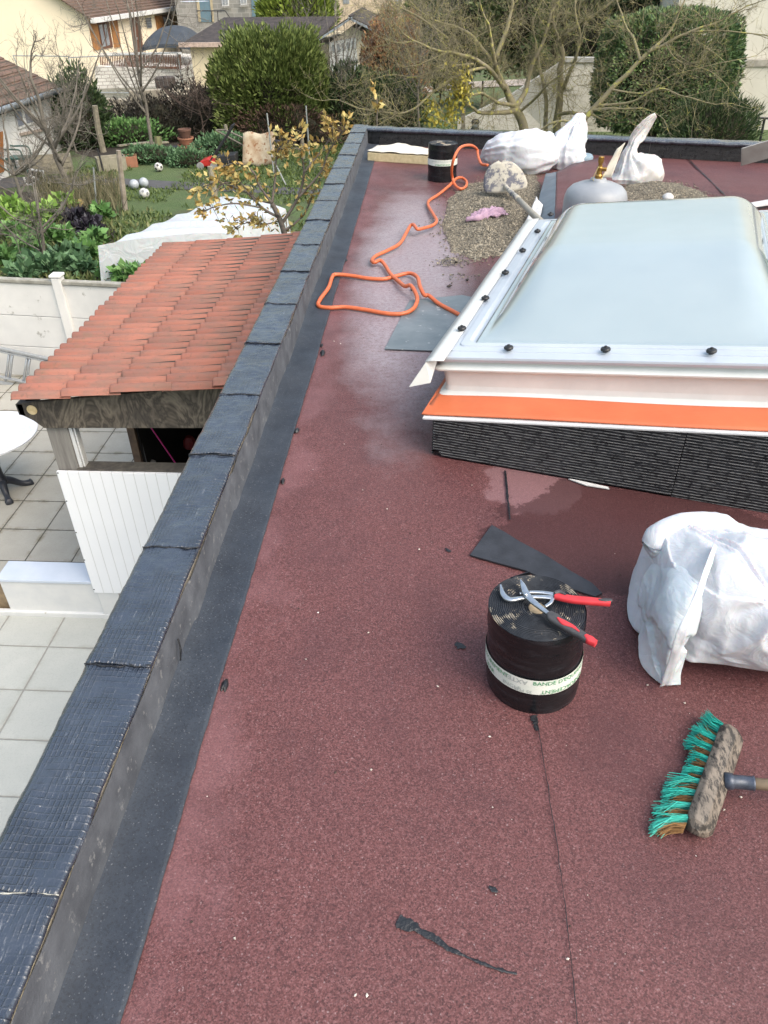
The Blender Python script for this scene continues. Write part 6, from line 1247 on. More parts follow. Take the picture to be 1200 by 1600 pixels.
c = GP(261, 145); mb = MB(); mb.lathe([(.5, 0), (.62, .4), (.6, .8), (.52, .85), (0, .9)], c, 14); tag(mb.build('barrel', simple('dark_barrel', (.07, .055, .05), None, 4, .8)), 'dark round barrel below the white cabinet', 'barrel')
# rubble ramp and bag
RUBB = simple('limestone_rubble', (.42, .37, .29), (.30, .26, .20), 5, .95, .7, 12, isl=.5); mb = MB()
for k in range(2600):
    t = RNG.random(); x = 195 + 150 * t + RNG.normal(0, 5); y = 205 - 72 * t + RNG.normal(0, 5 + 5 * t); p = GP(x, y); pebble(mb, p + [0, 0, RNG.uniform(0, .35) + .2 * t], RNG.uniform(.08, .20))
tag(mb.build('rubble', RUBB, org=GP(270, 165)), 'pale limestone rubble spilling down behind the dark shrubs', 'rubble', kind='stuff')
c = GP(322, 142); c[2] += .1
sack('builders_bag', [(c, .75, .7, 0, .04), (c + [0, 0, .45], .85, .8, 0, .06), (c + [0, 0, .9], .8, .75, 0, .08), (c + [-.1, 0, 1.1], .5, .5, 0, .25), (c + [-.15, 0, 1.2], .15, .15, 0, .3)], 'big white builders bag of rubble in front of the cream garage wall', SACK, seed=2.2, cat='bag')
# garage-like bungalow behind the thuja
gar = thing('bungalow', GP(430, 95), 'cream bungalow with a mottled dark roof and white garage door behind the thuja', 'house'); Ya = 44.
DRF = simple('mottled_dark_roof', (.028, .024, .024), (.065, .052, .05), 3.5, .9, .5, 12, spots=(9, (.018, .016, .017), .56))
Lf, Rt = aty(283, 68, Ya), aty(500, 68, Ya); ez2 = Lf[2]; gb_ = tz(44.) - .1
pk = aty(350, 27, Ya + 5.0); pk2 = aty(548, 30, Ya + 3.4); ez3 = aty(500, 66, Ya)[2]
mb = MB(); mb.box((Lf[0] + .35, Ya + .3, gb_), (Rt[0] + .5, Ya + 10, ez2 - .1)); mb.build('wall', simple('beige_render', (.72, .62, .44), (.66, .57, .40), 1, .9), gar)
mb = MB(); mb.grid(np.array([[Lf * (1 - u) + np.array([Rt[0] - .2, Ya, ez2]) * u for u in np.linspace(0, 1, 20)], [pk * (1 - u) + np.array([pk2[0] - .8, pk[1], pk[2]]) * u for u in np.linspace(0, 1, 20)]])); mb.add([Lf, pk, Lf + [0, 10, 0]], [(0, 1, 2)]); mb.build('roof', DRF, gar, solid=-.12)
mb = MB(); mb.bar(Lf + [-.1, -.1, -.05], [Rt[0], Ya - .1, ez2 - .05], .14, .2); mb.build('gutter', simple('pinkish_gutter', (.55, .42, .36), None, 8, .6), gar)
# gable end facing us on the right
Yg2 = Ya - 1.0; gl, gp, gr_ = aty(500, 62, Yg2), aty(549, 30, Yg2), aty(598, 54, Yg2)
mb = MB(); mb.prism([[gl[0] + .5, Yg2, gb_], [gr_[0] - .4, Yg2, gb_], gr_ - [.4, 0, .1], gp - [0, 0, .3], gl + [.5, 0, -.1]], (0, 8, 0)); mb.build('gable_wall', simple('gable_cream', (.74, .65, .50), (.68, .60, .46), 1, .9), gar)
for a_, b_ in ((gl, gp), (gp, gr_)):
    mb = MB(); off = nrm(b_ - a_) * .1; mb.prism([a_ - off + [0, -.5, 0], b_ + off + [0, -.5, 0], b_ + off + [0, 8.2, 0], a_ - off + [0, 8.2, 0]], (0, 0, .14)); mb.build('gable_roof', DRF, gar)
    mb = MB(); mb.bar(a_ - off + [0, -.52, .04], b_ + off + [0, -.52, .04], .08, .30, up=(0, 1, 0)); mb.build('barge_board', simple('zinc_edge', (.30, .35, .40), None, 8, .5), gar)
gdp = [aty(x, y, Yg2 - .03) for x, y in ((514, 66), (556, 58), (563, 150), (520, 150))]; mb = MB(); mb.prism(gdp, (0, -.06, 0)); gd_ = mb.build('garage_door', WHT, gar)
for k in range(5): mb = MB(); x = 519 + k * 7.6; mb.prism([aty(*p, Yg2 - .1) for p in ((x, 70 - k * 1.3), (x + 3.6, 69.4 - k * 1.3), (x + 5, 82 - k * 1.3), (x + 1.2, 82.6 - k * 1.3))], (0, -.02, 0)); mb.build('pane', GLS, gd_)
# grey rendered house at the top, beige houses at the top centre
gh_ = thing('grey_house', aty(360, 60, 68.) * [1, 1, 0] + [0, 0, tz(68)], 'grey block house with blue doors behind the bungalow roof', 'house'); GRB = Mt('grey_blocks'); X, Y, Z = GRB.sep(); br_ = GRB.N('TexBrick'); cb = GRB.N('CombineXYZ'); GRB.L(X, cb.inputs[0]); GRB.L(Z, cb.inputs[1]); GRB.L(cb.outputs[0], br_.inputs[0]); br_.inputs['Color1'].default_value = (.30, .29, .27, 1); br_.inputs['Color2'].default_value = (.22, .215, .20, 1); br_.inputs['Mortar'].default_value = (.34, .33, .31, 1); br_.inputs['Scale'].default_value = 1.; br_.inputs['Brick Width'].default_value = .6; br_.inputs['Row Height'].default_value = .3; GRB.col(br_.outputs[0]); GRB.rough(.95)
Yh = 68.; a_, b_ = aty(280, 50, Yh), aty(432, 50, Yh); mb = MB(); mb.box((a_[0], Yh, tz(68) - 2), (b_[0], Yh + 8, 4.5)); mb.build('wall', GRB.m, gh_)
BLU = simple('blue_door', (.13, .21, .26), (.11, .18, .23), 3, .6); TRM = simple('cream_trim', (.50, .42, .28), None, 4, .8)
def hq(nm, mat, pts, par_, d): mb = MB(); mb.prism([aty(x, y, Yh - d) for x, y in pts], (0, .05, 0)); return mb.build(nm, mat, par_)
for pts_ in ([(309, -20), (326, -20), (331, 34), (314, 34)], [(391.5, -20), (403, -20), (405, 26), (394, 26)]): hq('door', BLU, pts_, gh_, .06)
for pts_ in ([(305, -20), (309, -20), (314, 34), (310, 34)], [(326, -20), (329.5, -20), (334.5, 34), (331, 34)]): hq('door_trim', TRM, pts_, gh_, .1)
for pts_ in ([(345, -12), (357, -12), (358, 9), (347, 10)], [(374, -12), (385, -12), (386, 7), (376, 8)]): w_ = hq('window', WHT, pts_, gh_, .08); (x0, y0), (x1, y1) = pts_[0], pts_[2]; hq('pane', GLS, [(x0 + 2, y0), (x0 + 5.4, y0), (x0 + 6.4, y1 - 2), (x0 + 3, y1 - 2)], w_, .12); hq('pane', GLS, [(x0 + 6.8, y0), (x0 + 10, y0), (x0 + 11, y1 - 2.6), (x0 + 7.8, y1 - 2.4)], w_, .12); hq('sill', GRB.m, [(x0 + 0, y1 + 1), (x1 + 3, y1), (x1 + 3, y1 + 3), (x0, y1 + 4)], w_, .2)
for (p, q, r_) in (((307, 17), (352, 17), 1), ((352, 17), (362, 32), 1), ((395, 10), (424, 10), 1), ((331, 18), (331, 34), 0), ((340, 17), (341, 36), 0), ((404, 10), (404, 27), 0), ((414, 10), (414, 27), 0)): mb = MB(); mb.tube([aty(*p, Yh - 1.5), aty(*q, Yh - 1.5)], .035, 5); mb.build('stair_rail', BLK, gh_)
for k, (x0, x1, Yq, m_, lb) in enumerate(((432, 522, 75., simple('pale_wall', (.46, .44, .42), (.38, .36, .35), .7, .9), 'pale grey house with a violet post behind the lime green shrub'), (522, 640, 70., simple('peach_wall', (.62, .50, .37), (.56, .45, .34), .6, .9), 'peach house wall half hidden by grey twigs at the top centre'), (640, 830, 78., simple('grey_far_wall', (.36, .35, .33), (.30, .29, .27), .6, .9), 'grey far house behind the lichen covered tree crowns'))):
    a_, b_ = aty(x0, 60, Yq), aty(x1, 60, Yq); t = thing('distant_house', (a_[0], Yq, tz(70)), lb, 'house'); mb = MB(); mb.box((a_[0], Yq, -7), (b_[0], Yq + 8, 5)); mb.build('wall', m_, t); mb = MB(); mb.prism([(a_[0] - .5, Yq - .6, 5), (b_[0] + .5, Yq - .6, 5), (b_[0] + .5, Yq + 4, 7.6), (a_[0] - .5, Yq + 4, 7.6)], (0, 0, .15)); mb.build('roof', RTM, t)
    for xx in np.linspace(x0 + 18, x1 - 18, 2):
        mb = MB(); mb.prism([aty(x, y, Yq - .04) for x, y in ((xx - 5, -12), (xx + 5, -12), (xx + 6, 6), (xx - 4, 6))], (0, .03, 0)); mb.build('window', GLS, t)
# far tree line and hills close the view
TL = foliage_mat('far_wood_leaf', (0.045, 0.060, 0.030), (0.090, 0.112, 0.053), (0.150, 0.165, 0.090), sc=.2); mb = MB(); n = 9000; a_ = RNG.uniform(-1.1, 1.1, n); rr_ = RNG.uniform(115, 150, n); p = np.stack([np.sin(a_) * rr_, np.cos(a_) * rr_, -6 + RNG.random(n) ** .7 * (11 + 4 * vnoise(np.stack([a_ * 10, a_ * 0, a_ * 0], -1)))], -1); leaves(mb, p, RNG.normal(0, 1, (n, 3)), 2.6, 1.8, .5); tag(mb.build('distant_wood', TL), 'far off line of trees closing the view beyond the houses', 'wood', kind='stuff')
# ---- shrubs and hedges
THU = foliage_mat('thuja_leaf', (.045, .068, .018), (.115, .160, .042), (.235, .285, .09), sc=.9); DGR = foliage_mat('dark_evergreen', (0.019, 0.038, 0.019), (0.050, 0.084, 0.033), (0.112, 0.159, 0.066), sc=1.3); RBR = foliage_mat('red_brown_leaf', (0.135, 0.068, 0.045), (0.292, 0.147, 0.080), (0.495, 0.292, 0.135), sc=1.2); LAU = foliage_mat('laurel_leaf', (0.037, 0.070, 0.037), (0.102, 0.167, 0.076), (0.270, 0.383, 0.143), sc=1.1, rough=.4); LIM2 = foliage_mat('lime_shrub_leaf', (0.075, 0.112, 0.019), (0.175, 0.250, 0.037), (0.325, 0.400, 0.088), sc=1.4); OLV = foliage_mat('olive_hedge', (0.038, 0.055, 0.022), (0.093, 0.132, 0.046), (0.188, 0.225, 0.093), sc=1.0)
g26 = tz(26.)
c = aty(425, 144, 27.); bush('thuja', c, (1.5, 1.4, 1.55), 42000, .17, .05, THU, 'big bushy green thuja hedge in the middle of the gardens', 'shrub', up=.9, trunk=(.14, .8), lump=.30, shell=.55, ground=g26, sc=1.5, flat=.8)
c = aty(368, 138, 26.4); bush('thuja', c, (.72, .9, .95), 12000, .17, .05, THU, 'left hand dark green thuja lobe beside the builders bag', 'shrub', up=1.1, trunk=(.1, .8), lump=.25, shell=.55, ground=g26)
c = aty(486, 145, 27.5); bush('thuja', c, (.62, .9, 1.1), 13000, .17, .045, THU, 'right hand thuja lobe next to the bare grey twigs', 'shrub', up=1.3, trunk=(.1, .8), lump=.22, shell=.55, ground=g26)
c = aty(440, 205, 26.); bush('dry_shrub', c, (1.9, .8, .85), 9000, .16, .04, simple('dead_leaf', (.085, .05, .035), (.05, .032, .025), 3, .9, isl=.5), 'dead reddish brown underside of shrubs below the thuja', 'shrub', lump=.3, ground=g26)
c = aty(612, 120, 30.); bush('beech_hedge', c, (1.1, 1.0, 2.0), 13000, .13, .06, RBR, 'tall rust brown beech shrub right of the bungalow gable', 'shrub', up=.8, trunk=(.1, .8), lump=.25, ground=tz(30.))
c = aty(545, 165, 28.); bush('dark_shrub', c, (1.3, 1., 1.05), 8000, .2, .05, DGR, 'dark green low shrub between the thuja and the beech', 'shrub', up=.8, lump=.3, ground=tz(28.))
c = aty(610, 175, 28.5); bush('dark_shrub', c, (1.2, .9, 1.0), 7000, .2, .05, DGR, 'dark green low shrub in front of the rust brown beech', 'shrub', up=.8, lump=.3, ground=tz(28.5))
c = aty(462, 14, 52.); bush('lime_shrub', c, (2.3, 2., 1.8), 9000, .36, .12, LIM2, 'bright lime green rounded shrub above the bungalow roof', 'shrub', up=1., lump=.2, ground=c[2] - 2.0)
c = aty(172, 200, 24.6); c = aty(130, 195, 25.5); bush('dark_shrub', c, (.95, .8, 1.35), 8000, .16, .06, DGR, 'dark green shrub between the white cottage and the pale post', 'shrub', up=.5, lump=.35, ground=g26)
for (x, y, Y, r, lb) in ((245, 205, 27., (1.9, 1.2, .95), 'left of two blackish bramble mounds behind the pots'), (318, 195, 27.5, (1.7, 1.2, 1.25), 'right of two blackish bramble mounds behind the pots')):
    bush('bramble', aty(x, y, Y), r, 8000, .14, .05, foliage_mat('bramble%d' % x, (.012, .010, .010), (.035, .030, .028), (.075, .07, .05)), lb, 'shrub', lump=.3, ground=tz(Y))
bush('small_shrub', GP(350, 255) + [0, .4, .3], (.9, .5, .4), 2500, .12, .06, BLG, 'low blue green plant cushion around the lawn mower', 'plant'); bush('small_shrub', GP(232, 258) + [0, .3, .2], (.9, .4, .26), 2500, .10, .05, BLG, 'low blue green plant cushion beside the terracotta trough', 'plant'); bush('small_shrub', GP(292, 262) + [0, .2, .15], (.6, .3, .28), 1500, .10, .05, BLG, 'low blue green plant cushion in front of the pots', 'plant')
bush('small_shrub', GP(175, 235) + [0, 1, .3], (1.4, .7, .4), 3500, .14, .06, CAB, 'low leafy green plants left of the mossy stump', 'plant')
# clipped round laurel, conifer, evergreen hedge at the right
c = aty(1036, 112, 24.); bush('clipped_laurel', c, (1.8, 1.5, 1.42), 38000, .125, .05, LAU, 'large clipped round evergreen on a short trunk beside the white building', 'tree', up=.25, trunk=(.13, 1.2), lump=.07, shell=.78, sc=1.4, ground=c[2] - 2.3, flat=.95, barkm=simple('dark_bark', (.03, .026, .022), None, 12, .9))
c = aty(1115, 205, 20.); bush('conifer', c, (1.05, .9, .75), 9000, .17, .022, DGR, 'low dark spiky conifer below the clipped round evergreen', 'conifer', up=.9, lump=.16, shell=.5, ground=c[2] - .9)
for (x, y, Y, r, m_, lb) in ((930, 60, 33., (2.6, 1.6, 1.9), OLV, 'olive green hedge behind the forked lichen covered tree'), (1020, 0, 32., (1.5, 1.2, .9), DGR, 'dark tall evergreen above the clipped round evergreen'), (840, 20, 36., (2.6, 1.6, 2.2), OLV, 'olive hedge left of the dark tall evergreen'), (760, 30, 38., (2.8, 1.6, 2.0), DGR, 'dark evergreen mass behind the yellow leaved twigs'), (690, 60, 40., (2.2, 1.6, 2.0), OLV, 'olive evergreen between far grey house and tree crowns')):
    bush('hedge_shrub', aty(x, y, Y), r, 9000, .22, .10, m_, lb, 'hedge', up=.5, lump=.22, ground=tz(Y))
# ---- white boundary wall, lawn, gravel path, white building at the right
WW = simple('off_white_wall', (.56, .54, .48), (.48, .46, .41), .9, .85, .2, 8)
bw = thing('boundary_wall', aty(900, 160, 27) * [1, 1, 0] + [0, 0, tz(27)], 'long off white boundary wall behind the lichen covered trees', 'wall')
w1, w2, w3 = aty(716, 168, 28.5), aty(880, 95, 28.), aty(1165, 97, 28.)
mb = MB(); mb.prism([[w1[0], 28.5, tz(28.) - .2], [w2[0], 28., tz(28.) - .2], [w2[0], 28., w2[2]], [w1[0] + 1.7, 28.5, w1[2] + .35], [w1[0], 28.5, w1[2] - .4]], (0, .25, 0)); mb.build('wall', WW, bw)
mb = MB(); mb.prism([[w2[0] + .003, 28., tz(28.) - .2], [w3[0], 28., tz(28.) - .2], w3, w2 + [.003, 0, 0]], (0, .25, 0)); mb.build('wall', WW, bw)
mb = MB(); mb.prism([[w2[0], 27.93, w2[2] - .03], [w3[0], 27.93, w3[2] - .03], w3 + [0, -.07, .09], w2 + [0, -.07, .09]], (0, .4, 0)); mb.build('coping', simple('grey_coping', (.40, .40, .38), None, 5, .9), bw)
wb_ = thing('white_building', aty(1180, 100, 27.) * [1, 1, 0] + [0, 0, tz(27)], 'off white rendered building with a ledge at the right edge', 'building')
q0 = aty(1118, 97, 28.6); mb = MB(); mb.box((q0[0] - 1.5, 28.6, tz(28.) - .3), (q0[0] + 9, 38, 6)); mb.build('wall', simple('off_white_render', (.60, .58, .51), (.53, .51, .45), .9, .85, .2, 8), wb_)
mb = MB(); q1 = aty(1160, 97, 27.9); mb.box((q1[0] - .3, 28.25, q1[2] - .16), (q1[0] + 8, 28.59, q1[2] + .02)); mb.build('ledge', simple('stone_grey', (.36, .34, .30), None, 5, .9), wb_)
mb = MB(); mb.box((q1[0] - .3, 28.3, tz(28.) - .3), (q1[0] + 8, 28.59, q1[2] - .17)); mb.build('base_wall', WW, wb_)
rl = thing('railing', GP(1190, 225) * [1, 1, 1], 'black metal railing by the white building at the right edge', 'railing'); Yr = 21.
for a_, b_ in (((1168, 183), (1290, 190)), ((1195, 184), (1186, 228)), ((1288, 190), (1275, 240))): mb = MB(); mb.tube([aty(*a_, Yr), aty(*b_, Yr)], .03, 6); mb.build('bar', BLK, rl)
patch('lawn', [(640, 205), (650, 150), (735, 150), (725, 210)], GR.m, .02); patch('gravel_path', [(640, 148), (740, 138), (860, 132), (860, 122), (740, 128), (640, 138)], simple('pale_gravel', (.36, .31, .27), (.27, .24, .21), 2, .95, .5, 20), .035)
bl = thing('bollard_lamp', aty(742, 204, 26.), 'small black bollard lamp standing in front of the boundary wall', 'lamp'); b0_ = aty(742, 205, 26.); hh_ = aty(742, 186, 26.)[2] - b0_[2]
mb = MB(); mb.lathe([(.13, -.5), (.13, hh_ * .25)], b0_, 16); mb.build('post', BLK, bl, smooth=True); mb = MB(); mb.lathe([(.11, hh_ * .25), (.11, hh_ * .68)], b0_, 16); mb.build('lens', simple('lamp_lens', (.25, .27, .28), None, 5, .2), bl, smooth=True); mb = MB(); mb.lathe([(.13, hh_ * .68), (.13, hh_ * .78), (.11, hh_ * .92), (.06, hh_), (0, hh_ * 1.02)], b0_, 16); mb.build('cap', BLK, bl, smooth=True)
mb = MB(); p = aty(725, 205, 26.5); mb.bar(p - [0, 0, .6], aty(724, 170, 26.5), .12, .12); tag(mb.build('garden_post', WP), 'pale square post at the left end of the boundary wall', 'post')
# ---- lichen covered fruit trees
def A(x, y, Y): return aty(x, y, Y)
YT = 23.
limb_tree('fruit_tree', [
    ([A(826, 260, YT), A(820, 205, YT), A(806, 165, YT), A(790, 140, YT), A(780, 110, YT - .3), A(770, 70, YT - .6)], .19, .055, 6),
    ([A(808, 172, YT), A(785, 176, YT - .4), A(755, 175, YT - .8), A(738, 168, YT - 1.)], .09, .04, 6), ([A(806, 165, YT), A(780, 160, YT - .6), A(755, 150, YT - 1.), A(735, 152, YT - 1.2)], .07, .03, 6),
    ([A(806, 168, YT), A(822, 140, YT + .3), A(828, 110, YT + .5), A(850, 60, YT + .6), A(870, 10, YT + 1)], .10, .04, 9), ([A(812, 175, YT), A(840, 150, YT - .5), A(860, 130, YT - .9), A(885, 110, YT - 1.2)], .05, .02, 6),
    ([A(790, 140, YT), A(760, 105, YT - .8), A(720, 85, YT - 1.2), A(680, 78, YT - 1.6), A(640, 60, YT - 2)], .08, .025, 12), ([A(780, 110, YT), A(740, 60, YT), A(710, 40, YT + .4), A(660, 20, YT + .5)], .07, .02, 12),
    ([A(775, 90, YT), A(790, 50, YT + .4), A(800, 10, YT + .8), A(800, -40, YT + 1)], .08, .03, 10), ([A(760, 105, YT - .8), A(720, 115, YT - 1.3), A(680, 140, YT - 1.7), A(640, 175, YT - 1.9), A(600, 178, YT - 2.0), A(540, 165, YT - 2.2)], .05, .015, 14),
    ([A(740, 100, YT - .5), A(690, 105, YT - 1), A(650, 120, YT - 1.2), A(600, 115, YT - 1.6)], .04, .012, 12), ([A(700, 60, YT), A(660, 30, YT), A(620, 10, YT), A(590, -20, YT)], .04, .015, 10)],
    'left lichen covered fruit tree with low spreading bare limbs behind the far parapet', 'tree', LICH, twl=1.35, depth=3, r_tw=.009, tw=1.8, fine=.36, fl=1.3, seed=5, base=A(826, 262, YT))
limb_tree('fruit_tree', [
    ([A(868, 270, YT + 1), A(870, 215, YT + 1), A(874, 150, YT + 1), A(878, 100, YT + 1), A(872, 60, YT + 1)], .17, .08, 5), ([A(856, 270, YT + 1.2), A(855, 215, YT + 1.2), A(854, 160, YT + 1.2), A(848, 100, YT + 1.2)], .10, .06, 4),
    ([A(874, 150, YT + 1), A(890, 115, YT + .5), A(905, 60, YT), A(900, 0, YT)], .08, .03, 8), ([A(873, 70, YT + 1), A(900, 40, YT + .5), A(940, 15, YT), A(980, -10, YT)], .06, .03, 8), ([A(870, 180, YT + .8), A(895, 175, YT + .2), A(925, 178, YT)], .07, .04, 3)],
    'middle lichen covered tree with two upright trunks behind the wide sack', 'tree', LICH, twl=1.2, depth=3, r_tw=.009, tw=1.8, fine=.36, fl=1.3, seed=9, base=A(868, 272, YT + 1))
limb_tree('fruit_tree', [
    ([A(870, 240, 20.), A(895, 205, 20.), A(925, 172, 20.), A(955, 140, 20.), A(985, 110, 20.), A(1012, 82, 20.), A(1040, 68, 20.), A(1080, 50, 20.), A(1120, 35, 20.), A(1160, 5, 20.)], .095, .018, 14),
    ([A(1012, 82, 20.), A(1040, 58, 20.2), A(1055, 30, 20.3), A(1075, -10, 20.5)], .05, .018, 8), ([A(935, 165, 20.), A(985, 160, 19.7), A(1030, 140, 19.4), A(1070, 150, 19.2), A(1120, 160, 19.)], .04, .012, 9), ([A(955, 140, 20.), A(1010, 145, 19.8), A(1050, 118, 19.6), A(1100, 105, 19.4), A(1180, 85, 19.2)], .03, .01, 9),
    ([A(1000, 95, 20.), A(990, 60, 20.3), A(975, 40, 20.5), A(960, -10, 20.6)], .05, .02, 7), ([A(925, 172, 20.), A(960, 170, 19.7), A(1000, 168, 19.4)], .05, .02, 6), ([A(1080, 50, 20.), A(1130, 48, 19.8), A(1200, 55, 19.6), A(1240, 50, 19.5)], .025, .008, 8), ([A(1040, 68, 20), A(1060, 95, 19.7), A(1110, 112, 19.5), A(1150, 150, 19.3)], .025, .008, 8), ([A(905, 195, 20.), A(880, 190, 20.), A(862, 196, 20.)], .05, .03, 3)],
    'leaning lichen covered tree whose long limb crosses in front of the clipped evergreen', 'tree', LICH, twl=1.0, depth=3, r_tw=.007, tw=1.7, fine=.15, seed=13, base=A(870, 242, 20.))
YEL = foliage_mat('yellow_leaf', (.25, .20, .03), (.42, .36, .06), (.55, .50, .12), sc=3)
yt = MB(); 
for (x, y, r, n) in ((716, 135, .30, 260), (722, 118, .18, 90), (726, 145, .2, 110), (680, 178, .3, 110), (700, 170, .25, 60), (705, 185, .25, 60), (668, 165, .2, 40)): p = A(x, y, 21.7) + RNG.normal(0, 1, (n, 3)) * [r * .45, r * .5, r * .7]; leaves(yt, p, np.tile([0, 0, -1.], (n, 1)), .11, .075, .8)
for (x, y) in ((716, 135), (722, 118), (680, 178), (700, 170), (705, 185)): yt.tube([A(x, y - 22, 21.7), A(x + 3, y, 21.7), A(x - 1, y + 14, 21.7)], .009, 4)
tag(yt.build('hanging_foliage', YEL, org=A(716, 160, 21.7)), 'last hanging tuft of yellow leaves in front of the left lichen covered tree', 'foliage')
# bare grey shrubs
def wildtree(base, hgt_, spread, seed, lb, r0=.05, mat=GBARK, nl=7, twl=.7, name='bare_tree', cat='tree', lean=(0, 0)):
    rg = np.random.default_rng(seed); b = np.array(base, float); top = b + [lean[0], lean[1], hgt_ * .45]; L = [([b, (b + top) / 2 + rg.normal(0, .03, 3), top, top + [lean[0] * .5, 0, hgt_ * .3]], r0, r0 * .4, 4)]
    for k in range(nl):
        a = 2 * math.pi * k / nl + rg.uniform(-.4, .4); f_ = rg.uniform(.35, 1.); s_ = b * (1 - f_) + top * f_; e_ = s_ + np.array([math.cos(a) * spread * rg.uniform(.6, 1.1), math.sin(a) * spread * .8, hgt_ * rg.uniform(.35, .62)]); m_ = (s_ + e_) / 2 + [0, 0, -.06 * hgt_]; L.append(([s_, m_, e_], r0 * .5, r0 * .15, 7))
    return limb_tree(name, L, lb, cat, mat, twl=twl, depth=3, r_tw=.008, seed=seed)
wildtree(GP(240, 247), 5.0, 1.5, 21, 'bare grey sapling behind the football reaching up to the cream house door', r0=.06, nl=8, twl=.9)
wildtree(GP(112, 300), 3.6, 1.5, 22, 'bare twiggy fruit tree in front of the white cottage wall', r0=.075, nl=9, twl=.75, lean=(-.25, 0))
wildtree(GP(40, 335), 2.4, 1.5, 23, 'low bare shrub at the left edge over the vegetable bed', r0=.045, nl=8, twl=.7, name='bare_shrub', cat='shrub')
wildtree(GP(66, 420), 1.9, 1.1, 24, 'forked bare branch shrub standing among the blue green plants', r0=.04, nl=6, twl=.5, name='bare_shrub', cat='shrub', lean=(.2, 0))
wildtree(aty(530, 205, 28.), 4.6, 1.4, 25, 'bare grey shrub in front of the white garage door', r0=.04, nl=12, twl=.9, name='bare_shrub', cat='shrub')
wildtree(aty(655, 205, 27.), 4.8, 1.6, 26, 'bare grey shrub right of the rust brown beech', r0=.04, nl=12, twl=.9, name='bare_shrub', cat='shrub')
wildtree(GP(300, 240) + [0, 1.5, 0], 2.4, 1.4, 27, 'bare brown shrub growing through the right bramble mound', r0=.03, nl=9, twl=.6, name='bare_shrub', cat='shrub', mat=simple('brown_twigs', (.12, .085, .07), (.08, .06, .05), 5, .9))
wildtree(aty(120, 240, 24.), 2.8, .8, 28, 'bare stems against the cottage corner', r0=.03, nl=8, twl=.5, name='bare_shrub', cat='shrub')
# ---- yellow leaved tree right beside the flat roof
YL = foliage_mat('autumn_leaf', (.28, .17, .05), (.45, .34, .12), (.50, .45, .20), sc=6); YB = simple('leafy_tree_bark', (.16, .13, .11), (.09, .08, .07), 20, .8)
YY = 9.7
br_l = [([A(452, 420, YY), A(446, 372, YY), A(436, 340, YY), A(425, 318, YY)], .045, .03, []),
    ([A(436, 340, YY), A(410, 325, YY), A(385, 300, YY + .1), A(355, 285, YY), A(335, 300, YY - .1)], .02, .006, 1), ([A(425, 318, YY), A(405, 290, YY), A(395, 268, YY), A(370, 255, YY), A(345, 262, YY)], .018, .005, 1), ([A(410, 325, YY), A(370, 318, YY - .2), A(340, 322, YY - .2), A(318, 330, YY - .2)], .012, .005, 1), ([A(385, 300, YY), A(345, 285, YY), A(322, 290, YY), A(302, 300, YY)], .010, .004, 1),
    ([A(425, 318, YY), A(430, 280, YY + .1), A(432, 245, YY + .1), A(440, 212, YY + .1)], .018, .005, 1), ([A(440, 350, YY), A(465, 310, YY + .1), A(475, 270, YY + .1), A(470, 235, YY + .1), A(474, 200, YY + .1)], .022, .005, 1), ([A(465, 310, YY), A(500, 270, YY + .1), A(515, 235, YY + .1), A(540, 200, YY)], .016, .005, 1), ([A(475, 270, YY), A(510, 225, YY + .1), A(520, 205, YY + .1), A(512, 190, YY)], .012, .004, 1),
    ([A(446, 360, YY), A(475, 335, YY + .3), A(490, 300, YY + .3), A(508, 262, YY + .3)], .016, .005, 1), ([A(470, 235, YY), A(450, 222, YY), A(442, 235, YY)], .007, .003, 1), ([A(400, 345, YY), A(380, 350, YY), A(362, 358, YY)], .008, .003, 1), ([A(436, 345, YY), A(415, 350, YY), A(400, 345, YY)], .01, .006, 1), ([A(425, 318, YY), A(400, 310, YY), A(372, 282, YY), A(350, 270, YY)], .012, .004, 1)]
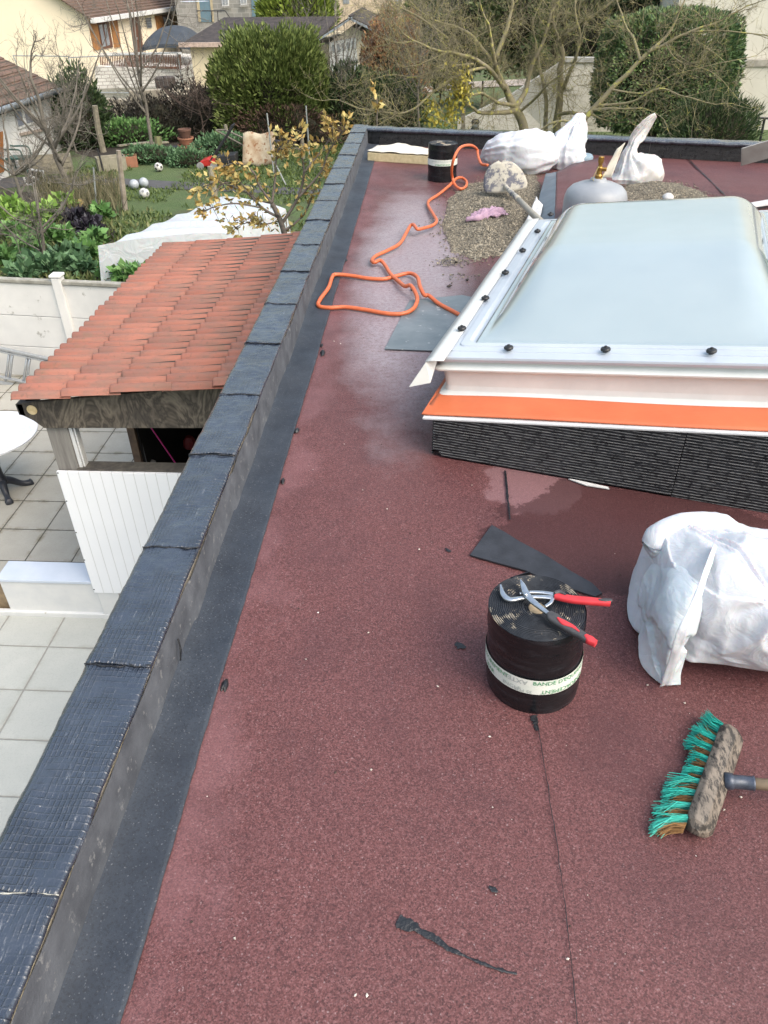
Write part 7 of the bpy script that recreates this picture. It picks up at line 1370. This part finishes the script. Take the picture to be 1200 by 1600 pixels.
yt_ = thing('yellow_leaved_tree', A(452, 430, YY) * [1, 1, 0] + [0, 0, GZ], 'young tree with sparse yellow leaves between the row cover and the parapet', 'tree'); m1 = MB(); m2 = MB(); m3 = MB()
m1.tube([[A(452, 420, YY)[0] + .05, YY, GZ], A(454, 440, YY), A(452, 420, YY)], [.06, .05, .046], 8)
rg = np.random.default_rng(4)
for k, (pts, r0, r1, lf) in enumerate(br_l):
    C = spline(pts, 7); (m1 if k == 0 else m2).tube(C, np.linspace(r0, r1, len(C)), 6)
    if not k: continue
    for q in range(34):
        f_ = rg.random() ** .6; i = int(f_ * (len(C) - 1)); tg = nrm(C[min(i + 1, len(C) - 1)] - C[max(i - 1, 0)]); d_ = nrm(tg * .6 + rg.normal(0, .7, 3) + [0, 0, .3]); L_ = rg.uniform(.03, .22) if q % 3 == 0 else .02; e_ = C[i] + d_ * L_
        if q % 3 == 0: m2.tube([C[i], e_], [.004, .002], 4, cap=False)
        n = rg.integers(2, 7) if q % 3 == 0 else 1
        leaves(m3, e_ + rg.normal(0, .02, (n, 3)), np.tile(d_ * .8 + [0, 0, -.15], (n, 1)), .085, .045, .7)
    leaves(m3, C[-1] + rg.normal(0, .025, (9, 3)), np.tile(nrm(C[-1] - C[-4]), (9, 1)), .095, .045, .6)
m1.build('trunk', YB, yt_, smooth=True); m2.build('branches', YB, yt_, smooth=True); m3.build('crown', YL, yt_)
sh_ = thing('leafy_shoot', A(590, 235, 11.), 'single leafy shoot with pale yellow leaves rising behind the far parapet', 'shoot'); m2 = MB(); m3 = MB(); C = spline([[A(590, 235, 11.)[0], 11., -1.6], A(589, 200, 11.), A(590, 165, 11.), A(583, 135, 11.)], 6); m2.tube(C, np.linspace(.012, .005, len(C)), 6)
for i in range(8, len(C)):
    if 13 < i < 16: continue
    leaves(m3, C[i] + rg.normal(0, .01, (3, 3)), rg.normal(0, 1, (3, 3)) + [0, 0, .6], .11, .055, .3)
m2.build('stem', YB, sh_, smooth=True); m3.build('leaves', YL, sh_)
